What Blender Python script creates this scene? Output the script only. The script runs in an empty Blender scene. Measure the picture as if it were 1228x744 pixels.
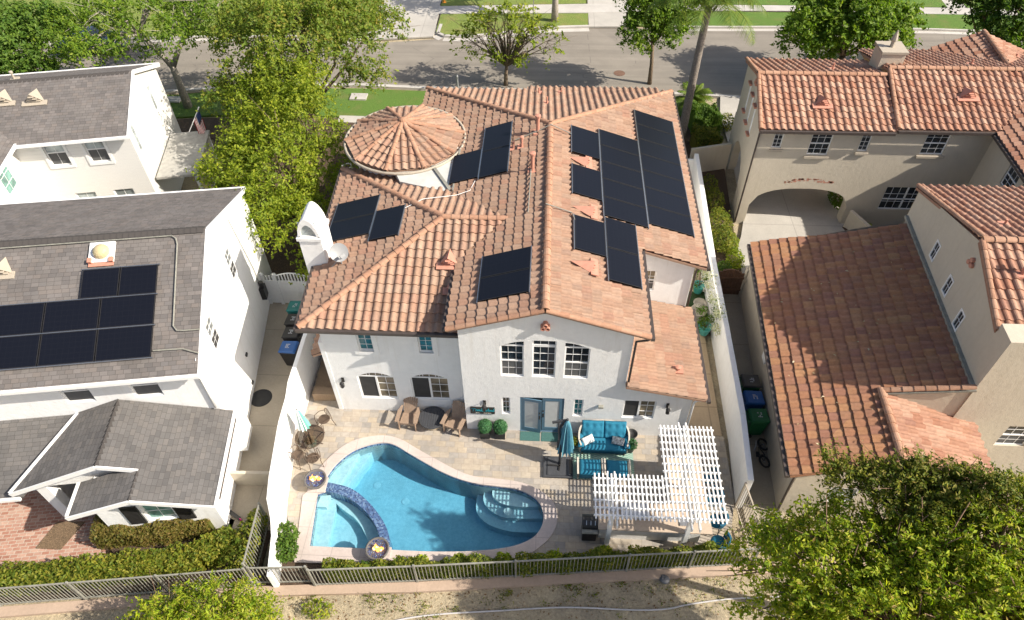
import bpy, bmesh, math, random
import numpy as np
from mathutils import Vector, Matrix
from mathutils.geometry import tessellate_polygon
scene = bpy.context.scene
COL = scene.collection
RND = random.Random(7)
rad = math.radians
SUN = Vector((-1.0, 0.25, -0.845)).normalized()      # the way sunlight travels

# ------------------------------------------------------------------ mesh builder
class MB:
    def __init__(s):
        s.v = []; s.f = []; s.uv = {}
    def add(s, vs, fs):
        b = len(s.v); s.v += [tuple(p) for p in vs]
        for f in fs: s.f.append(tuple(b + i for i in f))
        return s
    def box(s, x0, y0, z0, x1, y1, z1):
        x0, x1 = min(x0, x1), max(x0, x1); y0, y1 = min(y0, y1), max(y0, y1); z0, z1 = min(z0, z1), max(z0, z1)
        return s.add([(x0,y0,z0),(x1,y0,z0),(x1,y1,z0),(x0,y1,z0),(x0,y0,z1),(x1,y0,z1),(x1,y1,z1),(x0,y1,z1)],
                     [(0,3,2,1),(4,5,6,7),(0,1,5,4),(1,2,6,5),(2,3,7,6),(3,0,4,7)])
    def obox(s, c, ex, ey, ez, hx, hy, hz):
        c = Vector(c); ex = Vector(ex).normalized()*hx; ey = Vector(ey).normalized()*hy; ez = Vector(ez).normalized()*hz
        p = [c+a*ex+b*ey+d*ez for d in (-1,1) for (a,b) in ((-1,-1),(1,-1),(1,1),(-1,1))]
        return s.add(p, [(0,3,2,1),(4,5,6,7),(0,1,5,4),(1,2,6,5),(2,3,7,6),(3,0,4,7)])
    def bar(s, a, b, w, h, up=(0,0,1)):
        a = Vector(a); b = Vector(b); d = b-a; L = d.length; d.normalize(); u = Vector(up)
        if abs(d.dot(u)) > .98: u = Vector((0,1,0))
        sd = d.cross(u).normalized(); u2 = sd.cross(d).normalized()
        return s.obox((a+b)/2, d, sd, u2, L/2, w/2, h/2)
    def prism(s, poly, z0, z1):
        n = len(poly); z0s = z0 if hasattr(z0,'__len__') else [z0]*n; z1s = z1 if hasattr(z1,'__len__') else [z1]*n
        vs = [(p[0],p[1],z0s[i]) for i,p in enumerate(poly)] + [(p[0],p[1],z1s[i]) for i,p in enumerate(poly)]
        fs = [(i,(i+1)%n,n+(i+1)%n,n+i) for i in range(n)]
        tri = tessellate_polygon([[Vector((p[0],p[1],0)) for p in poly]])
        for t in tri: fs.append(tuple(n+i for i in t)); fs.append(tuple(reversed(t)))
        return s.add(vs, fs)
    def poly(s, pts): return s.add(pts, [tuple(range(len(pts)))])
    def tube(s, path, r, n=6, caps=True):
        P = [Vector(p) for p in path]; rs = r if hasattr(r,'__len__') else [r]*len(P)
        vs = []; u = None
        for i,p in enumerate(P):
            d = (P[min(i+1,len(P)-1)]-P[max(i-1,0)]).normalized()
            if u is None:
                u = d.orthogonal().normalized()
            else:
                u = (u - d*u.dot(d)); u = u.normalized() if u.length>1e-6 else d.orthogonal().normalized()
            w = d.cross(u)
            for k in range(n):
                a = 2*math.pi*k/n; vs.append(p+(u*math.cos(a)+w*math.sin(a))*rs[i])
        fs = []
        for i in range(len(P)-1):
            for k in range(n):
                fs.append((i*n+k, i*n+(k+1)%n, (i+1)*n+(k+1)%n, (i+1)*n+k))
        if caps:
            fs.append(tuple(reversed(range(n)))); fs.append(tuple((len(P)-1)*n+k for k in range(n)))
        return s.add(vs, fs)
    def lathe(s, prof, c=(0,0,0), n=24, cap=True):
        vs = []; 
        for (r,z) in prof:
            for k in range(n):
                a = 2*math.pi*k/n; vs.append((c[0]+r*math.cos(a), c[1]+r*math.sin(a), c[2]+z))
        fs = []
        for i in range(len(prof)-1):
            for k in range(n): fs.append((i*n+k,i*n+(k+1)%n,(i+1)*n+(k+1)%n,(i+1)*n+k))
        if cap:
            fs.append(tuple(reversed(range(n)))); fs.append(tuple((len(prof)-1)*n+k for k in range(n)))
        return s.add(vs, fs)
    def ball(s, c, r, n=10, m=7, sq=1.0):
        prof = [(max(1e-4,r*math.sin(math.pi*j/m)), -r*sq*math.cos(math.pi*j/m)) for j in range(m+1)]
        return s.lathe(prof, c, n, False)
    def mesh(s, name, off=(0,0,0)):
        me = bpy.data.meshes.new(name)
        o = Vector(off)
        me.from_pydata([(p[0]-o[0],p[1]-o[1],p[2]-o[2]) for p in s.v], [], s.f)
        me.update(); return me

LOCALS = set()
def _link(name, me, mat, parent, smooth):
    o = bpy.data.objects.new(name, me); COL.objects.link(o)
    if mat: me.materials.append(mat)
    if parent is not None: o.parent = parent
    if smooth:
        me.polygons.foreach_set('use_smooth', [True]*len(me.polygons))
    return o
def root_of(o):
    while o.parent: o = o.parent
    return o
def thing(name, label, cat, loc=(0,0,0), rz=0, group=None, local=False):
    """an Empty at the thing's base; local=True: its parts are modelled in its own frame"""
    o = bpy.data.objects.new(name, None)
    if local: LOCALS.add(o.name)
    COL.objects.link(o); o.empty_display_size = .3
    o.location = loc; o.rotation_euler = (0,0,rz); o['label'] = label; o['category'] = cat
    if group: o['group'] = group
    return o
def part(name, mb, mat, parent, smooth=False, bevel=0, label=None, world=True):
    """a mesh child; mb is in world coordinates if world else in the thing's own frame"""
    off = root_of(parent).location if world and root_of(parent).name not in LOCALS else (0,0,0)
    o = _link(name, mb.mesh(name, off), mat, parent, smooth)
    if bevel: bev(o, bevel)
    if label: o['label'] = label
    return o
def solo(name, mb, mat, label=None, cat=None, group=None, kind=None, smooth=False, bevel=0, loc=None, rz=0):
    """a top-level mesh; with loc the mesh is in its own frame"""
    if loc is None and kind is None:
        a = np.array(mb.v); c = (a.min(0)+a.max(0))/2; l = (c[0],c[1],a[:,2].min())
        o = _link(name, mb.mesh(name, l), mat, None, smooth); o.location = l
    else:
        o = _link(name, mb.mesh(name), mat, None, smooth)
        if loc: o.location = loc; o.rotation_euler = (0,0,rz)
    if label: o['label'] = label
    if cat: o['category'] = cat
    if group: o['group'] = group
    if kind: o['kind'] = kind
    if bevel: bev(o, bevel)
    return o
def bev(o, w):
    m = o.modifiers.new('Bevel','BEVEL'); m.width = w; m.segments = 2; m.limit_method = 'ANGLE'; m.angle_limit = rad(35)
def copy_tree(o, parent=None):
    c = o.copy(); COL.objects.link(c); c.parent = parent
    for ch in [x for x in o.children]: copy_tree(ch, c)
    return c
def dup(o, loc, rz=0, label=None, scale=None):
    c = copy_tree(o); c.location = loc; c.rotation_euler = (0,0,rz)
    if label: c['label'] = label
    if scale: c.scale = scale
    return c

# ------------------------------------------------------------------ materials
class NT:
    def __init__(s, name):
        s.m = bpy.data.materials.new(name); s.m.use_nodes = True; s.t = s.m.node_tree; s.t.nodes.clear()
        s.out = s.t.nodes.new('ShaderNodeOutputMaterial')
    def n(s, typ, props=None, **ins):
        nd = s.t.nodes.new('ShaderNode'+typ)
        for k,v in (props or {}).items(): setattr(nd,k,v)
        for k,v in ins.items(): s.set(nd,k.replace('_',' '),v)
        return nd
    def set(s, nd, k, v):
        sock = nd.inputs[int(k[1:])] if (k[0]=='i' and k[1:].isdigit()) else nd.inputs[k]
        if isinstance(v, bpy.types.NodeSocket): s.t.links.new(v, sock)
        else:
            if isinstance(v,(tuple,list)) and len(v)==3 and sock.type=='RGBA': v = (*v,1)
            sock.default_value = v
    def math(s, op, a, b=0.0, c=None):
        nd = s.t.nodes.new('ShaderNodeMath'); nd.operation = op
        s.set(nd,'i0',a); s.set(nd,'i1',b)
        if c is not None: s.set(nd,'i2',c)
        return nd.outputs[0]
    def mix(s, f, a, b, blend='MIX'):
        nd = s.t.nodes.new('ShaderNodeMix'); nd.data_type='RGBA'; nd.blend_type = blend
        s.set(nd,'i0',f)
        for i,v in ((6,a),(7,b)): s.set(nd,'i%d'%i,v)
        return nd.outputs[2]
    def ramp(s, f, stops, const=False):
        nd = s.t.nodes.new('ShaderNodeValToRGB'); cr = nd.color_ramp
        if const: cr.interpolation = 'CONSTANT'
        while len(cr.elements) < len(stops): cr.elements.new(.5)
        for e,(p,c) in zip(cr.elements, stops):
            e.position = p; e.color = (*c,1) if hasattr(c,'__len__') else (c,c,c,1)
        s.set(nd,'Fac',f); return nd.outputs[0]
    def noise(s, vec, scale, detail=4, rough=.55):
        nd = s.n('TexNoise', None, Scale=scale, Detail=detail, Roughness=rough)
        if vec is not None: s.set(nd,'Vector',vec)
        return nd.outputs['Fac']
    def coord(s, kind='Object'): return s.n('TexCoord').outputs[kind]
    def bump(s, h, strength=.3, dist=.02, normal=None):
        nd = s.n('Bump', None, Height=h, Strength=strength, Distance=dist)
        return nd.outputs[0]
    def bsdf(s, color, rough=.7, normal=None, **kw):
        nd = s.n('BsdfPrincipled'); s.set(nd,'Base Color',color); s.set(nd,'Roughness',rough)
        if normal is not None: s.set(nd,'Normal',normal)
        for k,v in kw.items(): s.set(nd,k.replace('_',' '),v)
        s.t.links.new(nd.outputs[0], s.out.inputs[0]); return nd
def sc(c, k): return tuple(x*k for x in c)

def m_plain(name, col, rough=.6, var=.12, scale=6, bump=0, bscale=60, **kw):
    t = NT(name); co = t.coord()
    f = t.noise(co, scale)
    c = t.ramp(f, [(.3, sc(col,1-var)), (.7, sc(col,1+var))])
    nm = t.bump(t.noise(co, bscale, 3), bump, .01) if bump else None
    t.bsdf(c, rough, nm, **kw); return t.m
def m_stucco(name, col, dirt=.10):
    t = NT(name); co = t.coord()
    big = t.noise(co, .9, 5, .65); mid = t.noise(co, 5, 4)
    c = t.mix(t.math('MULTIPLY', t.ramp(big, [(.38,0),(.75,1)]), 1), col, sc(col,1-dirt))
    c = t.mix(.5, c, t.ramp(mid,[(.3,sc(col,.93)),(.7,sc(col,1.03))]))
    mp = t.n('Mapping', None, Vector=co); t.set(mp,'Scale',(5,5,.30)); sk = t.noise(mp.outputs[0],1.0,5,.7)
    c = t.mix(t.math('MULTIPLY', t.ramp(sk,[(.54,0),(.74,1)]), .55), c, sc((col[0],col[1]*.97,col[2]*.92),.84))
    h = t.noise(co, 38, 5, .7); h2 = t.noise(co, 6, 3)
    nm = t.bump(t.math('ADD', h, t.math('MULTIPLY',h2,1.4)), .35, .02)
    t.bsdf(c, .9, nm, Specular_IOR_Level=.2); return t.m
def m_siding(name, col):
    t = NT(name); co = t.coord(); x = t.n('SeparateXYZ', None, Vector=co)
    fr = t.math('FRACT', t.math('DIVIDE', x.outputs[2], .17))
    c = t.mix(t.ramp(fr,[(0,1),(.07,0)]), col, sc(col,.8))
    t.bsdf(c, .6, t.bump(fr, .5, .03)); return t.m
def cells(t, vec, w, h, off=.5, jit=0.0):
    """running-bond cells: returns (random value, random colour socket, mortar mask 0..1, row fraction)"""
    x = t.n('SeparateXYZ', None, Vector=vec)
    ry = t.math('DIVIDE', x.outputs[1], h); row = t.math('FLOOR', ry)
    sh = t.math('MULTIPLY', t.math('MODULO', t.math('ABSOLUTE', row), 2), off)
    if jit:
        wn = t.n('TexWhiteNoise', {'noise_dimensions':'1D'}); t.set(wn,'W',row)
        sh = t.math('ADD', sh, t.math('MULTIPLY', wn.outputs[0], jit))
    rx = t.math('ADD', t.math('DIVIDE', x.outputs[0], w), sh); colu = t.math('FLOOR', rx)
    cb = t.n('CombineXYZ'); t.set(cb,'X',colu); t.set(cb,'Y',row)
    wn = t.n('TexWhiteNoise', {'noise_dimensions':'2D'}); t.set(wn,'Vector',cb.outputs[0])
    fx = t.math('FRACT', rx); fy = t.math('FRACT', ry)
    ex = t.math('MULTIPLY', t.math('MINIMUM', fx, t.math('SUBTRACT',1.0,fx)), w)
    ey = t.math('MULTIPLY', t.math('MINIMUM', fy, t.math('SUBTRACT',1.0,fy)), h)
    return wn.outputs[0], wn.outputs[1], t.math('MINIMUM', ex, ey), fy, ex
def m_pavers():
    t = NT('paver_stone'); co = t.coord()
    v, c, e, fy, ex = cells(t, co, .34, .23, .5, .6)
    base = t.ramp(v, [(0,(.36,.315,.262)),(.22,(.445,.375,.288)),(.42,(.395,.345,.288)),(.62,(.305,.283,.258)),(.72,(.42,.37,.31)),(.86,(.34,.315,.285)),(1,(.455,.39,.305))])
    mot = t.noise(co, 7, 5); base = t.mix(.45, base, t.mix(1, base, t.ramp(mot,[(.3,.72),(.72,1.2)]), 'MULTIPLY'))
    big = t.ramp(t.noise(co,.6,4),[(.35,.88),(.7,1.06)]); base = t.mix(1, base, big, 'MULTIPLY')
    m = t.ramp(e, [(.004,1),(.010,0)])
    col = t.mix(t.math('MULTIPLY',m,.45), base, (.26,.22,.17))
    t.bsdf(col, .85, t.bump(t.math('ADD',t.math('MULTIPLY',m,-1.0),t.math('MULTIPLY',mot,.4)), .5, .01)); return t.m
def m_brick():
    t = NT('red_brick_paving'); co = t.coord()
    mp = t.n('Mapping', None, Vector=co); t.set(mp,'Rotation',(0,0,rad(-9)))
    v, c, e, fy, ex = cells(t, mp.outputs[0], .25, .125, .5, .3)
    base = t.ramp(v, [(0,(.28,.13,.09)),(.3,(.42,.24,.18)),(.55,(.35,.17,.12)),(.8,(.48,.32,.25)),(1,(.38,.21,.16))])
    base = t.mix(.5, base, t.mix(1, base, t.ramp(t.noise(co,9,5),[(.3,.7),(.7,1.25)]),'MULTIPLY'))
    m = t.ramp(e, [(.006,1),(.016,0)])
    t.bsdf(t.mix(m, base, (.47,.40,.33)), .9, t.bump(t.math('MULTIPLY',m,-1.0), .5, .01)); return t.m
def m_shingle(name, cols):
    t = NT(name); co = t.coord('UV')
    v, c, e, fy, ex = cells(t, co, .24, .145, .5, .9)
    base = t.ramp(v, [(i/(len(cols)-1), k) for i,k in enumerate(cols)])
    g = t.noise(co, 90, 3, .8); base = t.mix(1, base, t.ramp(g,[(.3,.75),(.7,1.25)]),'MULTIPLY')
    big = t.noise(co, .7, 5); base = t.mix(1, base, t.ramp(big,[(.3,.85),(.7,1.12)]),'MULTIPLY')
    gap = t.math('MAXIMUM', t.ramp(fy,[(0,1),(.10,0)]), t.math('MULTIPLY', t.ramp(ex,[(.004,1),(.012,0)]), .6))
    col = t.mix(t.math('MULTIPLY',gap,.70), base, (.035,.03,.028))
    h = t.math('ADD', t.math('SUBTRACT',1.0,fy), t.math('MULTIPLY', v, .5))
    t.bsdf(col, .92, t.bump(h, .6, .02), Specular_IOR_Level=.2); return t.m
def m_tile(name, cols, stain=(.10,.075,.055), st=.35):
    t = NT(name); co = t.coord(); gi = t.n('NewGeometry').outputs['Random Per Island']
    base = t.ramp(gi, [(i/(len(cols)-1), k) for i,k in enumerate(cols)])
    mot = t.noise(co, 9, 5, .65); base = t.mix(.6, base, t.mix(1, base, t.ramp(mot,[(.28,.70),(.72,1.22)]),'MULTIPLY'))
    big = t.ramp(t.noise(co, .55, 5, .6),[(.50,0),(.74,1)])
    fine = t.ramp(t.noise(co, 24, 4, .7),[(.45,0),(.65,1)])
    base = t.mix(t.math('MULTIPLY', t.math('MULTIPLY',big,fine), st), base, stain)
    lic = t.math('MULTIPLY', t.ramp(t.noise(co,1.3,6,.7),[(.56,0),(.70,1)]), t.ramp(t.noise(co,34,3,.8),[(.52,0),(.66,1)]))
    base = t.mix(t.math('MULTIPLY',lic,.5), base, (.30,.26,.16))
    t.bsdf(base, .85, t.bump(t.noise(co, 60, 4), .25, .01), Specular_IOR_Level=.25); return t.m
def m_leaf(name, cols, trans=.35):
    t = NT(name); gi = t.n('NewGeometry').outputs['Random Per Island']
    c = t.ramp(gi, [(i/(len(cols)-1), k) for i,k in enumerate(cols)])
    co = t.coord(); big = t.noise(co, .55, 3)
    c = t.mix(1, c, t.ramp(big,[(.3,(.72,.78,.72)),(.7,(1.22,1.16,1.05))]),'MULTIPLY')
    p = t.n('BsdfPrincipled'); t.set(p,'Base Color',c); t.set(p,'Roughness',.52); t.set(p,'Specular IOR Level',.22)
    tr = t.n('BsdfTranslucent'); t.set(tr,'Color', t.mix(1, c, (1.35,1.5,.55),'MULTIPLY'))
    mx = t.n('MixShader'); t.set(mx,'Fac',trans); t.t.links.new(p.outputs[0],mx.inputs[1]); t.t.links.new(tr.outputs[0],mx.inputs[2])
    t.t.links.new(mx.outputs[0], t.out.inputs[0]); return t.m
def m_bark(name, col):
    t = NT(name); co = t.coord(); w = t.noise(co, 14, 6, .7)
    c = t.ramp(w,[(.3,sc(col,.55)),(.7,sc(col,1.3))]); t.bsdf(c,.95,t.bump(w,.8,.03)); return t.m
def m_grass(name, a, b, dry=(.20,.17,.06)):
    t = NT(name); co = t.coord(); f = t.noise(co, 26, 6, .75); g = t.noise(co, .9, 5)
    c = t.ramp(f,[(.25,a),(.75,b)]); c = t.mix(t.ramp(g,[(.5,0),(.78,.7)]), c, dry)
    t.bsdf(c,.95,t.bump(f,1.0,.06)); return t.m
def m_concrete(name, col, joint=0, jw=.02):
    t = NT(name); co = t.coord(); b = t.noise(co,.45,6,.65); f = t.noise(co,14,5,.7)
    c = t.ramp(b,[(.3,sc(col,.80)),(.7,sc(col,1.10))]); c = t.mix(.55,c,t.mix(1,c,t.ramp(f,[(.3,.82),(.7,1.12)]),'MULTIPLY'))
    if joint:
        v,cc,e,fy,ex = cells(t,co,joint,joint,0); c = t.mix(t.ramp(e,[(jw*.5,.6),(jw,0)]),c,sc(col,.45))
    t.bsdf(c,.88,t.bump(f,.2,.01)); return t.m
def m_asphalt():
    t = NT('asphalt'); co = t.coord(); b = t.noise(co,.25,6,.7); f = t.noise(co,60,4,.8)
    mp = t.n('Mapping', None, Vector=co); t.set(mp,'Scale',(.05,1.1,1)); st = t.noise(mp.outputs[0],1.4,5,.7)
    c = t.ramp(b,[(.3,(.205,.182,.154)),(.7,(.268,.240,.202))]); c = t.mix(1,c,t.ramp(st,[(.35,.84),(.65,1.10)]),'MULTIPLY')
    c = t.mix(1,c,t.ramp(f,[(.3,.85),(.7,1.15)]),'MULTIPLY')
    oil = t.ramp(t.noise(co,.9,5,.7),[(.60,1),(.74,.80)]); c = t.mix(1,c,oil,'MULTIPLY'); pt = t.ramp(t.noise(co,.12,2,.4),[(.56,1),(.575,.90)]); c = t.mix(1,c,pt,'MULTIPLY')
    vo = t.n('TexVoronoi', {'feature':'DISTANCE_TO_EDGE'}, Vector=co, Scale=.16)
    nz = t.noise(co,1.2,4); c = t.mix(t.math('MULTIPLY', t.ramp(vo.outputs[0],[(.001,.5),(.003,0)]), t.ramp(nz,[(.5,0),(.56,1)])), c, (.04,.038,.036))
    t.bsdf(c,.9,t.bump(f,.3,.01)); return t.m
def m_dirt():
    t = NT('dry_dirt'); co = t.coord(); b = t.noise(co,.9,6,.65); f = t.noise(co,11,6,.75); v = t.noise(co,40,4,.8)
    c = t.ramp(b,[(.28,(.29,.245,.175)),(.5,(.42,.35,.235)),(.72,(.52,.43,.28))])
    c = t.mix(1,c,t.ramp(f,[(.3,.62),(.7,1.2)]),'MULTIPLY'); c = t.mix(t.ramp(v,[(.64,0),(.70,.7)]),c,(.12,.085,.05))
    t.bsdf(c,.95,t.bump(f,.9,.06)); return t.m
def m_mulch(name='bark_mulch', col=(.10,.065,.042)):
    t = NT(name); co = t.coord(); f = t.noise(co,22,6,.8); c = t.ramp(f,[(.3,sc(col,.4)),(.55,col),(.75,sc(col,2.1))])
    t.bsdf(c,.95,t.bump(f,1,.06)); return t.m
def m_solar():
    t = NT('solar_cells'); co = t.coord('UV')
    v,c,e,fy,ex = cells(t,co,.18,.18,0)
    col = t.mix(t.ramp(e,[(.002,1),(.006,0)]), (.006,.007,.012), (.012,.013,.018))
    t.bsdf(col,.34, None, Specular_IOR_Level=.28); return t.m
def m_glass(name, col=(.02,.025,.03), rough=.06):
    t = NT(name); co = t.coord(); f = t.noise(co,1.6,3)
    t.bsdf(t.ramp(f,[(.35,sc(col,.6)),(.65,sc(col,1.7))]), rough, None, Specular_IOR_Level=.7); return t.m
def m_emit(name, col, s):
    t = NT(name); e = t.n('Emission', None, Color=(*col,1), Strength=s); t.t.links.new(e.outputs[0],t.out.inputs[0]); return t.m
def m_mosaic():
    t = NT('blue_glass_mosaic'); co = t.coord(); v,c,e,fy,ex = cells(t,co,.05,.05,0)
    b = t.ramp(v,[(0,(.014,.03,.09)),(.35,(.03,.068,.18)),(.7,(.06,.125,.27)),(1,(.16,.25,.38))])
    t.bsdf(t.mix(t.ramp(e,[(.002,.6),(.005,0)]),b,(.25,.32,.42)),.2,None); return t.m
def m_plaster():
    t = NT('pool_plaster'); co = t.coord(); f = t.noise(co,9,6,.75); b = t.noise(co,1.2,4)
    c = t.ramp(f,[(.3,(.29,.49,.55)),(.7,(.45,.66,.70))]); c = t.mix(1,c,t.ramp(b,[(.3,.9),(.7,1.06)]),'MULTIPLY')
    mp = t.n('Mapping', None, Vector=co); t.set(mp,'Scale',(1,1.6,1))
    t.bsdf(c,.8,t.bump(f,.15,.01)); return t.m
def m_water():
    t = NT('pool_water'); co = t.coord()
    f = t.noise(co,3.2,3,.5); g = t.noise(co,11,2)
    nm = t.bump(t.math('ADD',f,t.math('MULTIPLY',g,.3)),.34,.06)
    lw = t.n('LayerWeight', None, Blend=.5, Normal=nm); fr = t.math('ADD', t.math('MULTIPLY', t.math('POWER', lw.outputs['Facing'], 5.0), .95), .03)
    tr = t.n('BsdfTransparent', None, Color=(.93,.97,.98,1)); gl = t.n('BsdfGlossy', None, Roughness=.03, Normal=nm)
    mx = t.n('MixShader', None, Fac=fr); t.t.links.new(tr.outputs[0],mx.inputs[1]); t.t.links.new(gl.outputs[0],mx.inputs[2])
    t.t.links.new(mx.outputs[0],t.out.inputs[0])
    va = t.n('VolumeAbsorption', None, Color=(.045,.60,.82,1), Density=.42)
    t.t.links.new(va.outputs[0],t.out.inputs[1]); return t.m

W = (.80,.79,.77)
M = dict(
 stucco=m_stucco('white_stucco',(.80,.80,.79)), tan=m_stucco('tan_stucco',(.55,.49,.395),.14), white=m_plain('white_paint',(.80,.80,.79),.45,.03),
 lwhite=m_stucco('painted_white_wall',(.86,.86,.85),.03), siding=m_siding('white_siding',(.80,.79,.76)), trimtan=m_plain('tan_trim',(.40,.35,.28),.8,.06),
 tile=m_tile('clay_roof_tile',[(0.305,0.192,0.132),(0.361,0.230,0.163),(0.334,0.202,0.137),(0.398,0.266,0.191),(0.319,0.215,0.156),(0.380,0.245,0.172),(0.347,0.197,0.137),(0.297,0.197,0.145),(0.389,0.258,0.186)]),
 rtile=m_tile('red_clay_roof_tile',[(0.351,0.185,0.120),(0.418,0.245,0.172),(0.323,0.155,0.099),(0.389,0.225,0.156),(0.456,0.290,0.208),(0.351,0.190,0.130),(0.304,0.160,0.114)],st=.25),
 otile=m_tile('brown_clay_roof_tile',[(.32,.15,.085),(.37,.185,.11),(.29,.145,.095),(.40,.205,.105),(.34,.165,.10),(.31,.155,.11),(.42,.23,.12),(.36,.17,.095)],(.22,.17,.06),st=.45),
 clay=m_plain('painted_clay',(.50,.235,.165),.8,.10,8), ridge=m_tile('clay_ridge_tile',[(.34,.18,.115),(.41,.235,.155),(.37,.205,.13),(.44,.265,.18)]),
 shingle=m_shingle('brown_shingle',[(0.142,0.130,0.123),(0.176,0.161,0.151),(0.128,0.118,0.114),(0.180,0.158,0.144),(0.157,0.146,0.141),(0.195,0.175,0.164)]),
 shingle2=m_shingle('grey_shingle',[(0.120,0.114,0.110),(0.149,0.142,0.137),(0.110,0.106,0.104),(0.158,0.147,0.138),(0.136,0.130,0.127)]),
 solar=m_solar(), alu=m_plain('aluminium',(.45,.46,.47),.35,.05,Metallic=.9), steel=m_plain('stainless_steel',(.55,.57,.60),.3,.05,Metallic=.9),
 blackmetal=m_plain('black_metal',(.022,.021,.021),.45,.2), iron=m_plain('weathered_iron',(.25,.245,.21),.6,.2), bronze=m_plain('bronze_metal',(.095,.065,.045),.5,.2),
 glass=m_glass('dark_window_glass'), greyglass=m_glass('grey_window_glass',(.14,.15,.15),.1), glassreflect=m_glass('teal_reflection_glass',(.015,.10,.12)), glasslight=m_glass('pale_window_glass',(.32,.36,.36),.1),  # teal panes: reflections put into the glass colour
 glassgreen=m_glass('green_window_glass',(.12,.24,.21),.08), screen=m_plain('insect_screen',(.10,.10,.10),.8,.1), screendark=m_plain('dark_insect_screen',(.035,.034,.034),.8,.2,3), tanblind=m_glass('glass_over_tan_blind',(.13,.11,.075),.12),
 doorblue=m_plain('slate_blue_paint',(.085,.165,.235),.45,.06), blind=m_plain('white_door_blind',(.50,.52,.52),.4,.05),
 gutter=m_plain('brown_gutter',(.07,.055,.048),.5,.1), porchgrey=m_plain('grey_porch_roofing',(.36,.35,.32),.9,.15,5), membrane=m_plain('pale_roof_membrane',(.50,.50,.47),.8,.08,3),
 pav=m_pavers(), brick=m_brick(), conc=m_concrete('concrete',(.38,.33,.255),2.4), conc2=m_concrete('tan_concrete',(.45,.34,.22),1.6,.03), drive=m_concrete('pale_concrete',(.44,.415,.375),3.0), kerb=m_concrete('kerb_concrete',(.48,.455,.42)),
 coping=m_concrete('pink_coping_stone',(.53,.455,.42),.95,.012), redkerb=m_concrete('pink_kerb_concrete',(.44,.33,.25)), asphalt=m_asphalt(), dirt=m_dirt(), mulch=m_mulch(), mulch2=m_mulch('tan_mulch',(.22,.15,.09)),
 grass=m_grass('lawn_grass',(.06,.135,.015),(.14,.235,.035)), grass2=m_grass('dry_lawn_grass',(.12,.18,.025),(.22,.27,.06),(.27,.22,.08)), turf=m_grass('artificial_turf',(.02,.05,.012),(.035,.075,.02),(.03,.07,.02)),
 plaster=m_plaster(), water=m_water(), mosaic=m_mosaic(), firestone=m_plain('charcoal_stone',(.12,.115,.11),.8,.15,12,.2), flame=m_emit('flame',(1,.36,.08),2.2), flame2=m_emit('flame_core',(1,.66,.28),3.2),
 teal=m_plain('teal_cushion_fabric',(.012,.165,.27),.85,.12,30,.2,200), tealdark=m_plain('dark_teal_fabric',(.010,.10,.17),.85,.12,30), tealumb=m_plain('blue_grey_canvas',(.12,.33,.42),.85,.12,8), mint=m_plain('mint_canvas',(.18,.47,.40),.85,.06), canvas=m_plain('white_canvas',(.75,.78,.76),.85,.05),
 wicker=m_plain('pale_wicker',(.55,.50,.43),.75,.15,40,.3,120), adir=m_plain('tan_resin_wood',(.30,.215,.155),.6,.1,12), barrel=m_plain('beige_resin',(.50,.43,.32),.7,.1), charcoal=m_plain('charcoal_resin',(.05,.053,.06),.6,.1), wood=m_plain('brown_wood',(.16,.085,.05),.7,.2,9),
 counter=m_concrete('tan_countertop',(.50,.40,.31)), hearth=m_concrete('sandstone_hearth',(.30,.215,.14)), rubber=m_plain('black_rubber',(.016,.016,.016),.7,.2), potteal=m_plain('turquoise_glaze',(.08,.42,.38),.3,.06), pot=m_plain('dark_planter',(.028,.028,.028),.6,.15), stone=m_plain('grey_cast_stone',(.40,.36,.30),.85,.12,12),
 binblack=m_plain('black_bin_plastic',(.020,.019,.020),.5,.15), binblue=m_plain('blue_bin_plastic',(.018,.10,.32),.45,.08), binteal=m_plain('teal_bin_plastic',(.010,.16,.155),.45,.08), bingreen=m_plain('green_bin_plastic',(.012,.13,.045),.45,.08), bingrey=m_plain('grey_bin_plastic',(.075,.07,.062),.5,.08), emblem=m_plain('pale_print',(.42,.44,.47),.6,.05),
 red=m_plain('red_paint',(.42,.02,.05),.4,.05), pink=m_plain('pink_plastic',(.60,.04,.20),.4,.05), navy=m_plain('navy_cloth',(.03,.05,.16),.85,.05), flagred=m_plain('red_cloth',(.50,.04,.05),.85,.05), carpaint=m_plain('dark_blue_car_paint',(.02,.032,.06),.2,.05,Coat_Weight=.8), carpaint2=m_plain('black_car_paint',(.012,.012,.014),.2,.05,Coat_Weight=.8),
 bark=m_bark('tree_bark',(.17,.125,.085)), palebark=m_bark('pale_bark',(.36,.32,.27)), redbark=m_bark('reddish_twig_bark',(.27,.165,.11)), palmbark=m_bark('palm_bark',(.24,.205,.175)), dish=m_plain('grey_dish_paint',(.25,.255,.26),.45,.05), skydome=m_plain('amber_skylight_dome',(.50,.42,.24),.15,.06), rustiron=m_plain('rusty_iron_cover',(.16,.09,.06),.8,.2),
 plastic=m_plain('white_pvc',(.72,.72,.71),.4,.04), pipe=m_plain('white_pipe',(.50,.48,.47),.45,.08), rock=m_plain('grey_rock',(.16,.16,.165),.9,.2,8), rug1=None,
)
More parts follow.
